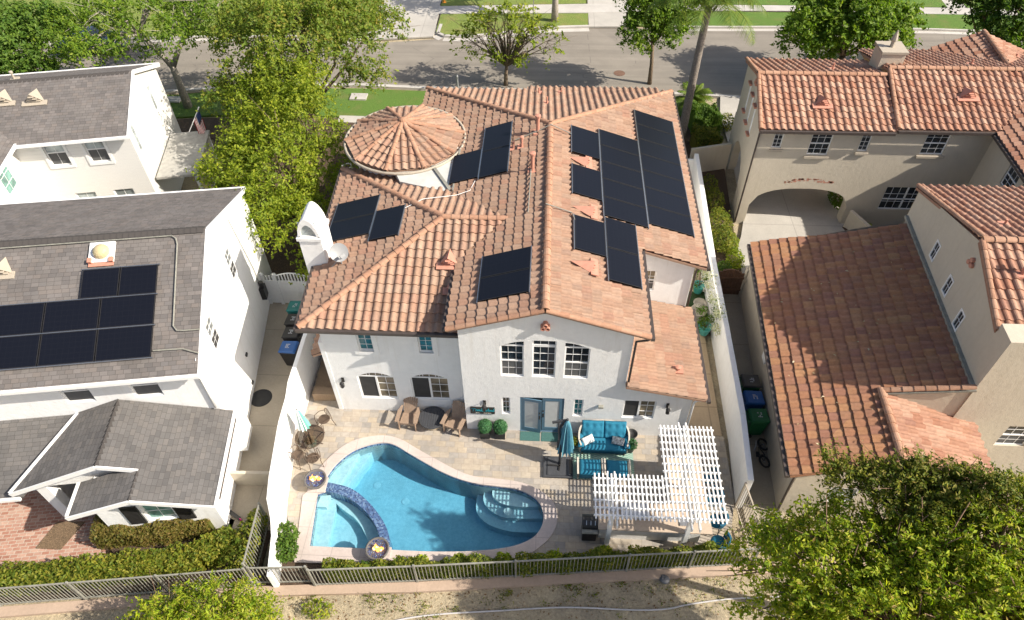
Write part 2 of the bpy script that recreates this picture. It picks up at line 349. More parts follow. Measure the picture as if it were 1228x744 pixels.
# leaves
M['lf_lime']=m_leaf('lime_leaves',[(.18,.25,.022),(.27,.32,.028),(.14,.20,.018),(.37,.39,.042),(.21,.28,.026),(.10,.15,.016)],.42)
M['lf_olive']=m_leaf('olive_leaves',[(0.095,0.158,0.022),(0.152,0.221,0.028),(0.199,0.252,0.036),(0.266,0.221,0.048),(0.114,0.200,0.025),(0.247,0.294,0.045),(0.067,0.116,0.016)],.38)
M['lf_green']=m_leaf('fresh_green_leaves',[(.07,.14,.016),(.13,.22,.022),(.19,.29,.03),(.10,.17,.018),(.25,.31,.04)],.40)
M['lf_mid']=m_leaf('mid_green_leaves',[(0.054,0.119,0.018),(0.088,0.162,0.023),(0.135,0.209,0.031),(0.068,0.135,0.022)],.33)
M['lf_dark']=m_leaf('dark_green_leaves',[(.06,.095,.014),(.11,.155,.02),(.17,.20,.026),(.22,.18,.045),(.26,.27,.035),(.05,.08,.012)],.32)
M['lf_near']=m_leaf('glossy_green_leaves',[(.06,.11,.012),(.20,.30,.018),(.33,.42,.025),(.46,.48,.035),(.13,.21,.014),(.52,.48,.07),(.26,.37,.02),(.36,.24,.09)],.42)
M['lf_hedge']=m_leaf('hedge_leaves',[(0.078,0.126,0.016),(0.132,0.180,0.022),(0.204,0.228,0.031),(0.276,0.258,0.041),(0.060,0.102,0.014)],.32)
M['lf_rust']=m_leaf('olive_rust_leaves',[(0.130,0.124,0.029),(0.195,0.143,0.039),(0.111,0.130,0.026),(0.247,0.163,0.058),(0.169,0.169,0.033)],.3)
M['lf_box']=m_leaf('boxwood_leaves',[(.04,.15,.06),(.07,.21,.09),(.12,.26,.12),(.03,.11,.05)],.25)
M['lf_palm']=m_leaf('palm_leaves',[(0.077,0.140,0.020),(0.126,0.196,0.028),(0.196,0.238,0.042)],.3)
M['lf_bougain']=m_leaf('white_blossom',[(.62,.60,.52),(.72,.70,.64),(.10,.16,.04)],.3)
# ------------------------------------------------------------------ building helpers
def V3(*a): return Vector(a)
def wall(mb, P0, P1, z0, z1, ops=(), depth=.12):
    """outer face of a wall from P0 to P1 (left to right seen from outside) with openings (u0,u1,z0,z1) and their reveals"""
    P0 = Vector((P0[0],P0[1],0)); P1 = Vector((P1[0],P1[1],0)); d = P1-P0; L = d.length; u = d.normalized(); n = Vector((u.y,-u.x,0))
    us = sorted({0,L,*[o[0] for o in ops],*[o[1] for o in ops]}); zs = sorted({z0,z1,*[o[2] for o in ops],*[o[3] for o in ops]})
    P = lambda a,z,q=0: P0+u*a+Vector((0,0,z))-n*q
    for i in range(len(us)-1):
        for j in range(len(zs)-1):
            cu = (us[i]+us[i+1])/2; cz = (zs[j]+zs[j+1])/2
            if any(o[0]<cu<o[1] and o[2]<cz<o[3] for o in ops): continue
            mb.poly([P(us[i],zs[j]),P(us[i+1],zs[j]),P(us[i+1],zs[j+1]),P(us[i],zs[j+1])])
    for (a,b,c,d_) in [o[:4] for o in ops]:
        mb.poly([P(a,c),P(a,d_),P(a,d_,depth),P(a,c,depth)]); mb.poly([P(b,d_),P(b,c),P(b,c,depth),P(b,d_,depth)])
        mb.poly([P(a,d_),P(b,d_),P(b,d_,depth),P(a,d_,depth)]); mb.poly([P(b,c),P(a,c),P(a,c,depth),P(b,c,depth)])
    return P, u, n
def spandrel(mb, P, a, b, zs, zt, kind, depth=.12, off=-.003):
    """wall filling above an arched opening; returns the curve points (u,z)"""
    N = 12; pts = []
    for i in range(N+1):
        t = i/N; u = a+(b-a)*t
        if kind == 'seg': z = zs+(zt-zs)*(1-(2*t-1)**2)
        elif kind == 'ql': z = zs+(zt-zs)*math.sin(t*math.pi/2)
        else: z = zs+(zt-zs)*math.sin((1-t)*math.pi/2)
        pts.append((u,z))
    for i in range(N):
        (u0,q0),(u1,q1) = pts[i],pts[i+1]
        mb.poly([P(u0,q0,off),P(u1,q1,off),P(u1,zt+.002,off),P(u0,zt+.002,off)])
        mb.poly([P(u0,q0,off),P(u0,q0,depth),P(u1,q1,depth),P(u1,q1,off)])
    return pts
def window(parent, P, a, b, z0, z1, nx=2, nz=3, depth=.10, fr=.045, glass='glass', rail=None, arch=None, frame='white', mun=.015, name='window', slider=False, sill=True, lower=None, half=False):
    """window part with its pane; P maps (u,z,inset) to the world"""
    mb = MB()
    def strip(u0,u1,w0,w1,q0,q1): 
        p = [P(u,z,q) for q in (q1,q0) for (u,z) in ((u0,w0),(u1,w0),(u1,w1),(u0,w1))]
        mb.add(p,[(0,3,2,1),(4,5,6,7),(0,1,5,4),(1,2,6,5),(2,3,7,6),(3,0,4,7)])
    q0 = depth-.045; q1 = depth+.01
    zt = z1
    strip(a,a+fr,z0,z1,q0,q1); strip(b-fr,b,z0,z1,q0,q1); strip(a+fr,b-fr,z0,z0+fr,q0,q1); strip(a+fr,b-fr,z1-fr,z1,q0,q1)
    if rail: strip(a+fr,b-fr,rail-.025,rail+.025,q0-.006,q1)
    if slider: m = (a+b)/2; strip(m-.035,m+.035,z0+fr,z1-fr,q0-.006,q1)
    for i in range(1,nx):
        u = a+(b-a)*i/nx
        if slider and abs(u-(a+b)/2)<.05: continue
        strip(u-mun/2,u+mun/2,z0+fr,z1-fr,q0+.018,q1-.004)
    for j in range(1,nz):
        z = z0+(z1-z0)*j/nz
        if rail and abs(z-rail)<.06: continue
        strip(a+fr,b-fr,z-mun/2,z+mun/2,q0+.0175,q1-.0045)
    if arch:
        pts, top = arch
        for i in range(len(pts)-1):
            (u0,w0),(u1,w1) = pts[i],pts[i+1]
            p = [P(u0,w0-.05,q0),P(u1,w1-.05,q0),P(u1,w1,q0),P(u0,w0,q0),P(u0,w0-.05,q1),P(u1,w1-.05,q1)]
            mb.add(p,[(0,1,2,3),(0,4,5,1)])
        for i in range(1,nx*2 if slider else nx):
            k = int(len(pts)*i/(nx*2 if slider else nx)); u,w = pts[k]
            if w-z1 > .06: strip(u-mun/2,u+mun/2,z1,w-.04,q0+.018,q1-.004)
        zt = top
    if sill and arch is None: pass
    f = part(name, mb, M[frame], parent)
    g = MB(); g.poly([P(a+.01,z0+.01,depth-.012),P(b-.01,z0+.01,depth-.012),P(b-.01,zt-.005,depth-.012),P(a+.01,zt-.005,depth-.012)])
    part('pane', g, M[glass], f)
    if half:
        g = MB(); g.poly([P(a+fr,z0+fr,depth-.03),P((a+b)/2,z0+fr,depth-.03),P((a+b)/2,z1-fr,depth-.03),P(a+fr,z1-fr,depth-.03)])
        part('insect_screen', g, M['screendark'], f)
    if lower:
        g = MB(); g.poly([P(a+fr,z0+fr,depth-.02),P(b-fr,z0+fr,depth-.02),P(b-fr,(rail or (z0+z1)/2),depth-.02),P(a+fr,(rail or (z0+z1)/2),depth-.02)])
        part('insect_screen', g, M[lower], f)
    return f

def plane_xy(a, b, c):
    a,b,c = Vector(a),Vector(b),Vector(c); n = (b-a).cross(c-a)
    if n.z < 0: n = -n
    return lambda x,y: a.z - (n.x*(x-a.x)+n.y*(y-a.y))/n.z
def slope_poly(pl, xy): return [Vector((x,y,pl(x,y))) for x,y in xy]
def poly_axes(P, eave=None):
    n = Vector((0,0,0))
    for i in range(len(P)): n += (P[i]-P[0]).cross(P[(i+1)%len(P)]-P[0])
    n.normalize()
    if n.z < 0: n = -n; P = P[::-1]
    s = Vector((0,0,1)) - n*n.z; s.normalize(); e = s.cross(n); e.normalize()
    return P, n, s, e

def clay_tiles(mb, P, w=.30, ex=.345, seed=1, lift=.046, amp=.064, K=8, org=None):
    """barrel tiles, each an island of its own, covering the convex polygon P"""
    P, n, s, e = poly_axes(list(P)); rng = random.Random(seed)
    o = Vector(org) if org is not None else P[0]; E = [(p-o).dot(e) for p in P]; S = [(p-o).dot(s) for p in P]
    e0,e1,s0,s1 = min(E),max(E),min(S),max(S); m = len(P)
    edges = []
    for i in range(m):
        a = P[i]; b = P[(i+1)%m]; inn = n.cross(b-a).normalized(); edges.append((a,inn))
    if org is None: nc = max(1,round((e1-e0)/w)); w = (e1-e0)/nc
    else: e0 = math.floor(e0/w)*w; s0 = math.floor((s0+1e-4)/ex)*ex; nc = math.ceil((e1-e0)/w)
    nr = math.ceil((s1-s0)/ex)
    prof = []
    for k in range(K+1):
        t = k/K
        if t < .64: h = amp*math.sin(math.pi*t/.64)**.8
        else: h = -.014*math.sin(math.pi*(t-.64)/.36)
        prof.append(h)
    bm = bmesh.new()
    for r in range(nr):
        for c in range(nc):
            a0 = e0+c*w; b0 = s0+r*ex; q = o+e*(a0+w/2)+s*(b0+ex/2)
            dist = min((q-a).dot(i) for a,i in edges)
            if dist < -.30: continue
            jl = rng.uniform(-.006,.006); tw = rng.uniform(-.007,.007); jb = rng.uniform(-.012,.012); js = rng.uniform(-.006,.006)
            lo = []; hi = []; bt = []
            for k in range(K+1):
                u = a0+w*k/K+js; h = prof[k]
                lo.append(o+e*u+s*(b0+jb)+n*(h+lift+jl+tw*(k/K-.5)))
                hi.append(o+e*u+s*(b0+ex+.04)+n*(h*.93+jl-.004))
                bt.append(o+e*u+s*(b0+jb+.004)+n*(h-.02))
            vs = lo+hi+bt; K1 = K+1
            fs = [(k,k+1,K1+k+1,K1+k) for k in range(K)]+[(2*K1+k,2*K1+k+1,k+1,k) for k in range(K)]
            if dist > .36: mb.add(vs,fs)
            else:
                bv = [bm.verts.new(v) for v in vs]
                for f in fs: bm.faces.new([bv[i] for i in f])
    for a,i in edges:
        bmesh.ops.bisect_plane(bm, geom=bm.verts[:]+bm.edges[:]+bm.faces[:], plane_co=a, plane_no=-i, clear_outer=True, dist=1e-5)
    bm.verts.index_update()
    mb.add([v.co.copy() for v in bm.verts], [tuple(v.index for v in f.verts) for f in bm.faces]); bm.free()
    d = .03; lowP = [p-n*d for p in P]; low2 = [p-n*(d+.09) for p in P]
    mb.poly(lowP)
    mb.poly(list(reversed(low2)))
    for i in range(m): j=(i+1)%m; mb.poly([low2[i],low2[j],lowP[j],lowP[i]])
def ridge_caps(mb, a, b, r=.125, step=.34, seed=3, lift=.03):
    a = Vector(a); b = Vector(b); d = b-a; L = d.length; d.normalize(); rng = random.Random(seed)
    sd = d.cross(Vector((0,0,1))).normalized(); up = sd.cross(d).normalized(); N = max(1,round(L/step)); st = L/N
    for i in range(N):
        p0 = a+d*(i*st-.03)+up*(lift+rng.uniform(-.006,.006)); p1 = a+d*((i+1)*st+.03)+up*(lift-.012); K=7
        r0 = r*rng.uniform(.99,1.05); r1 = r*.88; vs=[]
        for p,rr,sq in ((p0,r0,1.0),(p1,r1,1.0),(p0,r0*.72,1.0)):
            for k in range(K+1):
                t = math.pi*(k/K); vs.append(p+sd*math.cos(t)*rr+up*(math.sin(t)*rr*.85-.03))
        K1=K+1; mb.add(vs,[(k,K1+k,K1+k+1,k+1) for k in range(K)]+[(2*K1+k,k,k+1,2*K1+k+1) for k in range(K)])
def rake_caps(mb, a, b, **k): ridge_caps(mb, a, b, r=.10, **k)
def shingles(name, polys, mat, parent, th=.06):
    bm = bmesh.new(); uvl = bm.loops.layers.uv.new('UVMap')
    off = root_of(parent).location if root_of(parent).name not in LOCALS else Vector((0,0,0))
    for P in polys:
        P, n, s, e = poly_axes([Vector(p) for p in P])
        top = [bm.verts.new(p-off) for p in P]; bot = [bm.verts.new(p-n*th-off) for p in P]; m = len(P)
        fs = [bm.faces.new(top), bm.faces.new(bot[::-1])]+[bm.faces.new((bot[i],bot[(i+1)%m],top[(i+1)%m],top[i])) for i in range(m)]
        for f in fs:
            for l in f.loops: q = l.vert.co+off; l[uvl].uv = (q.dot(e), q.dot(s))
    me = bpy.data.meshes.new(name); bm.to_mesh(me); bm.free(); return _link(name, me, mat, parent, False)
def shingle_ridge(name, a, b, mat, parent, w=.17, st=.2):
    a=Vector(a); b=Vector(b); d=(b-a); L=d.length; d.normalize(); sd=d.cross(Vector((0,0,1))).normalized(); mb=MB(); N=int(L/st)
    for i in range(N):
        p=a+d*(i*st); q=a+d*((i+1)*st+.03); z0=Vector((0,0,.05)); z1=Vector((0,0,.025)); dn=Vector((0,0,-.075))
        for sg in (1,-1):
            pts=[p+z0,q+z1,q+z1+sd*w*sg+dn,p+z0+sd*w*sg+dn]
            mb.poly(pts if sg<0 else pts[::-1]); mb.poly([p+z0-Vector((0,0,.03)),p+z0,p+z0+sd*w*sg+dn])
    return part(name, mb, mat, parent)
def gutter(mb, a, b, r=.065, out=(0,0,0)):
    a=Vector(a)+Vector(out); b=Vector(b)+Vector(out); mb.bar(a-Vector((0,0,.05)), b-Vector((0,0,.05)), .12,.12)
def downspout(parent, pts, mat, r=.04):
    mb=MB(); mb.tube(pts, r, 6); part('downspout', mb, mat, parent, True)
def pipe_vent(parent, p, h, r=.05, mat='clay', cap=True):
    mb=MB(); p=Vector(p); mb.tube([p,p+Vector((0,0,h))], r, 10)
    if cap: mb.lathe([(r*1.7,h-.02),(r*1.7,h+.05),(r*.6,h+.07)],p,10)
    mb.box(p.x-.17,p.y-.17,p.z-.03,p.x+.17,p.y+.17,p.z+.05)
    part('vent_pipe', mb, M[mat], parent)
def hood_vent(parent, c, down, n, w=.55, L=.55, h=.32, mat='clay'):
    """triangular louvred roof vent; c = middle of its low front on the roof, down = direction down the slope"""
    c=Vector(c); dn=Vector(down).normalized(); n=Vector(n).normalized(); sd=dn.cross(n).normalized(); mb=MB()
    a=c-sd*w/2; b=c+sd*w/2; t=c+n*h; k=c-dn*L+n*.02
    mb.poly([a,b,t]); mb.poly([b,k,t]); mb.poly([k,a,t])
    for i in range(3):
        f=.18+i*.25; ww=w*(1-f)*.42; q=c+n*h*f+dn*.03
        mb.obox(q, sd, dn, n, ww,.035,.012)
    mb.obox(c+dn*.08+n*.02, sd, dn, n, w*.62,.13,.02)
    mb.obox(c+dn*.01+n*.02, sd, dn, n, w*.52,.02,.025)
    part('roof_vent', mb, M[mat], parent)
def solar_array(name, label, origin, e, s, rects, group, hgt=.14, gap=.03):
    """rects (e0,s0,w,h) in the roof plane; origin on the roof"""
    o=Vector(origin); e=Vector(e).normalized(); s=Vector(s).normalized(); n=e.cross(s).normalized()
    if n.z<0: n=-n
    t=thing(name,label,'solar array',o,0,group)
    for (a,b,w,h) in rects:
        bm=bmesh.new(); uvl=bm.loops.layers.uv.new('UVMap'); g=gap/2
        c=[(a+g,b+g),(a+w-g,b+g),(a+w-g,b+h-g),(a+g,b+h-g)]
        top=[bm.verts.new(e*x+s*y+n*hgt) for x,y in c]; bot=[bm.verts.new(e*x+s*y+n*(hgt-.04)) for x,y in c]
        F=[bm.faces.new(top),bm.faces.new(bot[::-1])]+[bm.faces.new((bot[i],bot[(i+1)%4],top[(i+1)%4],top[i])) for i in range(4)]
        for f in F:
            for l in f.loops:
                i=(top+bot).index(l.vert)%4; l[uvl].uv=(c[i][0]-a,c[i][1]-b)
        bmesh.ops.recalc_face_normals(bm, faces=bm.faces[:])
        me=bpy.data.meshes.new('solar_panel'); bm.to_mesh(me); bm.free(); p=_link('solar_panel',me,M['solar'],t,False)
        fr=MB()
        for (x0,y0,x1,y1) in ((a+g,b+g,a+w-g,b+g+.025),(a+g,b+h-g-.025,a+w-g,b+h-g),(a+g,b+g+.025,a+g+.025,b+h-g-.025),(a+w-g-.025,b+g+.025,a+w-g,b+h-g-.025)):
            q=[e*x+s*y+n*(hgt+zz) for zz in (-.03,.005) for x,y in ((x0,y0),(x1,y0),(x1,y1),(x0,y1))]
            fr.add(q,[(0,3,2,1),(4,5,6,7),(0,1,5,4),(1,2,6,5),(2,3,7,6),(3,0,4,7)])
        part('panel_frame',fr,M['blackmetal'],p,world=False)
    # rails run up the slope along every panel edge
    cols={}
    for (a,b,w,h) in rects:
        for y in (b,b+h): cols.setdefault(round(y,2),[]).append((a,a+w))
    for y,sp in cols.items():
        a0=min(q[0] for q in sp); a1=max(q[1] for q in sp); mb=MB()
        mb.obox(e*(a0+a1)/2+s*y+n*(hgt-.035), e,s,n,(a1-a0)/2+.04,.013,.034); part('mounting_rail',mb,M['alu'],t,world=False)
    return t
# ================================================================== main house
mh = thing('tile_roof_house','large white stucco house with a terracotta tile roof, round turret and pool behind','house',(0,20,0))
KR=.325
zr = lambda x: 6.75-KR*(x-.07)      # slope facing right
zl = lambda x: 6.75-KR*(.07-x)      # slope facing left
wb = MB()
# bay front wall
ops=[(1.33,2.10,3.24,4.80),(2.38,3.15,3.25,5.10),(3.43,4.25,3.25,4.80),(1.32,1.62,1.03,2.02),(3.86,4.20,1.05,2.05),(1.97,3.53,.0,2.08),(5.49,6.73,1.07,2.10)]
opsb=[(1.33,2.10,3.24,5.06),(2.38,3.15,3.25,5.12),(3.43,4.25,3.25,5.06)]+ops[3:6]
P,u,n = wall(wb,(-2.68,14.62),(2.88,14.62),-.15,5.72,opsb)
wb.poly([V3(-2.68,14.62,5.72),V3(2.88,14.62,5.72),V3(2.88,14.62,zr(2.88)-.06),V3(.07,14.62,6.69),V3(-2.68,14.62,zl(-2.68)-.06)])
a1=spandrel(wb,P,1.33,2.10,4.80,5.06,'ql'); a3=spandrel(wb,P,3.43,4.25,4.80,5.06,'qr')
PB=P
wall(wb,(2.88,14.62),(2.88,19),-.15,5.74); wall(wb,(-2.68,18.5),(-2.68,14.62),-.15,5.80)
# kitchen (low wing) front + right
P2,_,_=wall(wb,(2.88,14.62),(5.25,14.62),-.15,2.60,[(-.07+.0,1.17,1.07,2.10)] if False else [(.05,1.17,1.07,2.10)])
wb.poly([V3(2.88,14.62,2.60),V3(5.25,14.62,2.60),V3(2.88,14.62,3.08)])
wall(wb,(5.25,14.62),(5.25,18.75),-.15,2.66)
# tall right rear part
P3,_,_=wall(wb,(2.88,18.75),(5.42,18.75),-.15,4.95,[(.80,1.22,3.42,4.42)])
wb.poly([V3(2.88,18.75,4.95),V3(5.42,18.75,4.95),V3(2.88,18.75,zr(2.88)-.06)])
wall(wb,(5.42,18.75),(5.42,30.4),-.15,4.98)
wall(wb,(5.42,30.4),(-5.55,30.4),-.15,4.85); wall(wb,(-5.55,30.4),(-5.55,22),-.15,4.8)
# left block
P4,_,_=wall(wb,(-7.52,15.30),(-2.68,15.30),-.15,4.98,[(1.24,1.76,3.5,4.62),(3.33,3.82,3.52,4.62),(.88,2.24,.76,2.30),(2.82,4.20,.80,2.32)])
b1=spandrel(wb,P4,.88,2.24,2.04,2.30,'seg'); b2=spandrel(wb,P4,2.82,4.20,2.07,2.32,'seg')
wall(wb,(-7.75,22.6),(-7.52,15.30),-.15,4.98); wall(wb,(-5.6,23.2),(-7.75,22.6),-.15,4.9)
# raised stucco surrounds of the two upper windows
for (a,b,c,d) in ((1.24,1.76,3.5,4.62),(3.33,3.82,3.52,4.62)):
    for (x0,x1,z0,z1) in ((a-.16,a,c-.16,d+.16),(b,b+.16,c-.16,d+.16),(a,b,c-.16,c)):
        wb.box(-7.52+x0,15.26,z0,-7.52+x1,15.31,z1)
walls=part('wall',wb,M['stucco'],mh)
# windows
window(mh,PB,1.33,2.10,3.24,4.80,3,4,rail=4.02,arch=(a1,5.06),lower='screen')
window(mh,PB,2.38,3.15,3.25,4.80,3,4); window(mh,PB,2.38,3.15,4.82,5.10,3,1,fr=.04)
window(mh,PB,3.43,4.25,3.25,4.80,3,4,rail=4.02,arch=(a3,5.06),lower='screen')
window(mh,PB,1.32,1.62,1.03,2.02,2,3); window(mh,PB,3.86,4.20,1.05,2.05,2,3,glass='glassreflect')
window(mh,P2,.05,1.17,1.07,2.10,4,3,slider=True,glass='tanblind',half=True)
window(mh,P3,.80,1.22,3.42,4.42,2,3,rail=3.92,glass='tanblind',lower='screen')
window(mh,P4,1.24,1.76,3.5,4.62,2,4,glass='glassreflect'); window(mh,P4,3.33,3.82,3.52,4.62,2,4,glass='glassreflect')
window(mh,P4,.88,2.24,.76,2.04,4,3,slider=True,arch=(b1,2.30),glass='tanblind',half=True); window(mh,P4,2.82,4.20,.80,2.07,4,3,slider=True,arch=(b2,2.32),glass='tanblind',half=True)
# french door
def door_leaf(x0, w, ang, hinge_left):
    """leaf hinged at x0, its closed position along +x (hinge_left) or -x"""
    L=MB(); G=MB(); a=rad(ang); sg=1 if hinge_left else -1
    ux=Vector((math.cos(a)*sg,-math.sin(a),0)); nx=Vector((math.sin(a)*sg,math.cos(a),0)); o=Vector((x0,14.66,0))
    def bx(mb,u0,u1,z0,z1,q0,q1):
        c=o+ux*(u0+u1)/2+Vector((0,0,(z0+z1)/2))+nx*(q0+q1)/2; mb.obox(c,ux,nx,(0,0,1),(u1-u0)/2,abs(q1-q0)/2,(z1-z0)/2)
    for (u0,u1,z0,z1) in ((0,.11,.03,2.0),(w-.11,w,.03,2.0),(.11,w-.11,.03,.25),(.11,w-.11,1.87,2.0)): bx(L,u0,u1,z0,z1,-.022,.022)
    d=part('door_leaf',L,M['doorblue'],mh)
    bx(G,.11,w-.11,.25,1.87,-.006,.006); part('pane',G,M['blind'],d)
    H=MB(); bx(H,w-.07,w-.03,.92,1.12,-.05,-.022); bx(H,w-.07,w-.03,1.25,1.31,-.05,-.022); part('handle',H,M['blackmetal'],d)
door_leaf(-.65,.71,9,True); door_leaf(.80,.72,0,False)
fb=MB(); fb.box(-.71,14.64,0,-.65,14.72,2.08); fb.box(.80,14.64,0,.85,14.72,2.08); fb.box(-.65,14.64,2.02,.80,14.72,2.08); fb.box(-.71,14.60,-.02,.85,14.76,.025)
part('door_frame',fb,M['doorblue'],mh)
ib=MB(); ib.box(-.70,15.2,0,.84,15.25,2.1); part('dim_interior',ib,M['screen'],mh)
# lanterns
def lantern(x,z,y=14.62):
    mb=MB(); mb.box(x-.05,y-.03,z-.14,x+.05,y-.002,z+.10); mb.tube([(x,y-.03,z+.02),(x,y-.12,z+.10),(x,y-.20,z+.06)],.015,6)
    c=(x,y-.20,z); mb.lathe([(.02,.08),(.085,.0),(.085,-.02)],c,8); mb.lathe([(.06,-.02),(.07,-.20),(.03,-.26),(.01,-.29)],c,8)
    for k in range(4):
        a=math.pi/2*k+.4; mb.bar((c[0]+.08*math.cos(a),c[1]+.08*math.sin(a),c[2]-.01),(c[0]+.075*math.cos(a),c[1]+.075*math.sin(a),c[2]-.2),.012,.012)
    part('wall_lantern',mb,M['blackmetal'],mh)
lantern(-7.18,1.86,15.30); lantern(-1.97,1.72); lantern(4.44,1.93)
mb=MB(); mb.box(2.05+.0,14.5,1.72,2.22,14.62,1.80); part('wall_spotlight',mb,M['iron'],mh)
# three clay pipes in the gable
mb=MB()
for dx,dz in ((-.075,0),(.075,0),(0,.13)):
    c=V3(.09+dx,14.62,5.88+dz)
    for k in range(10):
        a=2*math.pi*k/10; b=2*math.pi*(k+1)/10
        for r0,r1,y0,y1 in ((.075,.075,-.20,.02),(.075,.05,-.20,-.20)):
            p=[c+V3(r0*math.cos(t),y,r0*math.sin(t)) for t,y in ((a,y0),(b,y0))]; q=[c+V3(r1*math.cos(t),y,r1*math.sin(t)) for t,y in ((b,y1),(a,y1))]
            mb.poly(p+q)
        mb.poly([c+V3(.05*math.cos(a),-.20,.05*math.sin(a)),c+V3(.05*math.cos(b),-.20,.05*math.sin(b)),c+V3(.05*math.cos(b),-.0,.05*math.sin(b)),c+V3(.05*math.cos(a),-.0,.05*math.sin(a))])
part('gable_pipe_vent',mb,M['clay'],mh)
# ---------------- roof
rb=MB()
pr=lambda x,y: zr(x); pl_=lambda x,y: zl(x)
clay_tiles(rb,slope_poly(pr,[(.07,14.40),(3.35,14.40),(3.35,18.45),(.07,18.45)]),seed=11,org=(5.77,14.40,zr(5.77)))
clay_tiles(rb,slope_poly(pr,[(.07,18.45),(5.77,18.45),(5.77,30.75),(.07,24.65)]),seed=12,org=(5.77,14.40,zr(5.77)))
clay_tiles(rb,slope_poly(pl_,[(.07,14.40),(.07,19.2),(-1.315,19.2),(-3.0,17.55),(-3.0,14.40)]),seed=13,org=(-3.0,14.40,zl(-3.0)))
clay_tiles(rb,slope_poly(pl_,[(.07,19.2),(.07,24.65),(-5.9,30.75),(-5.9,23.75),(-1.315,19.2)]),seed=14,org=(-3.0,14.40,zl(-3.0)))
bk=plane_xy((.07,24.65,6.75),(-5.9,30.75,4.81),(5.77,30.75,4.86))
clay_tiles(rb,slope_poly(bk,[(.07,24.65),(5.77,30.75),(-5.9,30.75)]),seed=15)
clay_tiles(rb,slope_poly(bk,[(-1.1,30.75),(5.2,30.75),(5.2,31.3),(-1.1,31.3)]),seed=16)
fr=plane_xy((-8.05,15,4.9),(-2.7,15,4.9),(-3.62,19.2,6.3))
og=dict(org=(-8.05,15.0,4.9)); clay_tiles(rb,slope_poly(fr,[(-8.05,15.0),(-2.69,15.0),(-2.69,19.2),(-3.62,19.2)]),seed=17,**og); clay_tiles(rb,slope_poly(fr,[(-2.69,17.9),(-1.33,19.2),(-2.69,19.2)]),seed=27,**og)
lf=plane_xy((-8.05,15,4.9),(-8.5,23.9,4.9),(-3.62,19.2,6.3))
clay_tiles(rb,slope_poly(lf,[(-8.05,15.0),(-3.62,19.2),(-8.5,23.9)]),seed=18)
bb=plane_xy((-3.62,19.2,6.3),(-1.3,19.2,6.3),(-8.5,23.9,4.9))
clay_tiles(rb,slope_poly(bb,[(-3.62,19.2),(-1.33,19.2),(-5.9,23.85),(-8.5,23.9)]),seed=19)
kw=plane_xy((2.88,14.3,3.17),(5.65,14.3,2.57),(2.88,18,3.17))
clay_tiles(rb,slope_poly(kw,[(2.885,14.40),(5.65,14.40),(5.65,18.73),(2.885,18.73)]),seed=20)
roof=part('roof',rb,M['tile'],mh)
mb=MB(); ridge_caps(mb,(.07,14.42,6.79),(.07,24.6,6.79),seed=1,r=.135); part('ridge_cap',mb,M['ridge'],roof)
mb=MB(); ridge_caps(mb,(5.74,30.7,4.90),(.12,24.7,6.78),seed=2,r=.12); part('ridge_cap',mb,M['ridge'],roof)
mb=MB(); ridge_caps(mb,(-5.87,30.7,4.86),(.02,24.7,6.78),seed=3); part('ridge_cap',mb,M['ridge'],roof)
mb=MB(); ridge_caps(mb,(-8.02,15.05,4.95),(-3.66,19.16,6.33),seed=4); part('ridge_cap',mb,M['ridge'],roof)
mb=MB(); ridge_caps(mb,(-8.46,23.85,4.95),(-3.66,19.24,6.33),seed=5); part('ridge_cap',mb,M['ridge'],roof)
mb=MB(); ridge_caps(mb,(-3.6,19.2,6.34),(-1.35,19.2,6.34),seed=6,r=.115); part('ridge_cap',mb,M['ridge'],roof)
mb=MB(); rake_caps(mb,(3.33,14.42,zr(3.33)+.02),(.12,14.42,6.76),seed=7,lift=.02); part('rake_tile',mb,M['ridge'],roof)
mb=MB(); rake_caps(mb,(-2.98,14.42,zl(-2.98)+.02),(.02,14.42,6.76),seed=8,lift=.02); part('rake_tile',mb,M['ridge'],roof)
mb=MB(); mb.tube([(-.62,19.2,zl(-.62)+.10),(-.60,22.0,zl(-.6)+.12),(-.62,22.5,zl(-.62)+.1)],.02,6); mb.tube([(-.02,19.3,6.95),(.9,19.25,6.63),(1.0,18.9,6.6)],.02,6)
mb.tube([(-1.3,24.0,6.42),(-.4,24.2,6.73),(.1,24.35,6.93),(.9,24.2,6.63)],.02,6)
part('roof_conduit',mb,M['iron'],roof)
mb=MB(); mb.tube([(-5.2,20.1,5.95),(-4.55,20.6,6.02),(-3.4,21.1,5.84),(-2.9,21.4,5.85),(-2.75,21.9,5.93)],.012,6); part('roof_conduit',mb,M['plastic'],roof)
nR=V3(KR,0,1).normalized(); nL=V3(-KR,0,1).normalized(); nF=V3(0,-.333,1).normalized()
for (x,y) in ((1.62,19.68),(1.55,16.80),(1.5,22.62)): hood_vent(roof,(x,y,zr(x)+.09),(1,0,-KR),nR,w=.62,L=.75,h=.26)
hood_vent(roof,(-3.25,17.35,fr(-3.25,17.35)+.09),(0,-1,-.333),nF,w=.66,L=.62,h=.42)
hood_vent(roof,(-3.05,16.45,fr(-3.05,16.45)+.09),(0,-1,-.333),nF,w=.5,L=.45,h=.22)
pipe_vent(roof,(-.42,24.25,zl(-.42)),.75,.07); pipe_vent(roof,(-.55,21.75,zl(-.55)),.75,.07); pipe_vent(roof,(-1.02,23.5,zl(-1.02)),.45,.05); pipe_vent(roof,(-1.35,23.55,zl(-1.35)),.35,.045,cap=False)
pipe_vent(roof,(-.5,30.0,bk(-.5,30.0)),.3,.035,cap=False); pipe_vent(roof,(.55,30.1,bk(.55,30.1)),.3,.035,cap=False); pipe_vent(roof,(-.1,28.0,bk(-.1,28.0)),.35,.035,cap=False)
pipe_vent(roof,(4.75,15.5,kw(4.75,15.5)+.03),.12,.06)
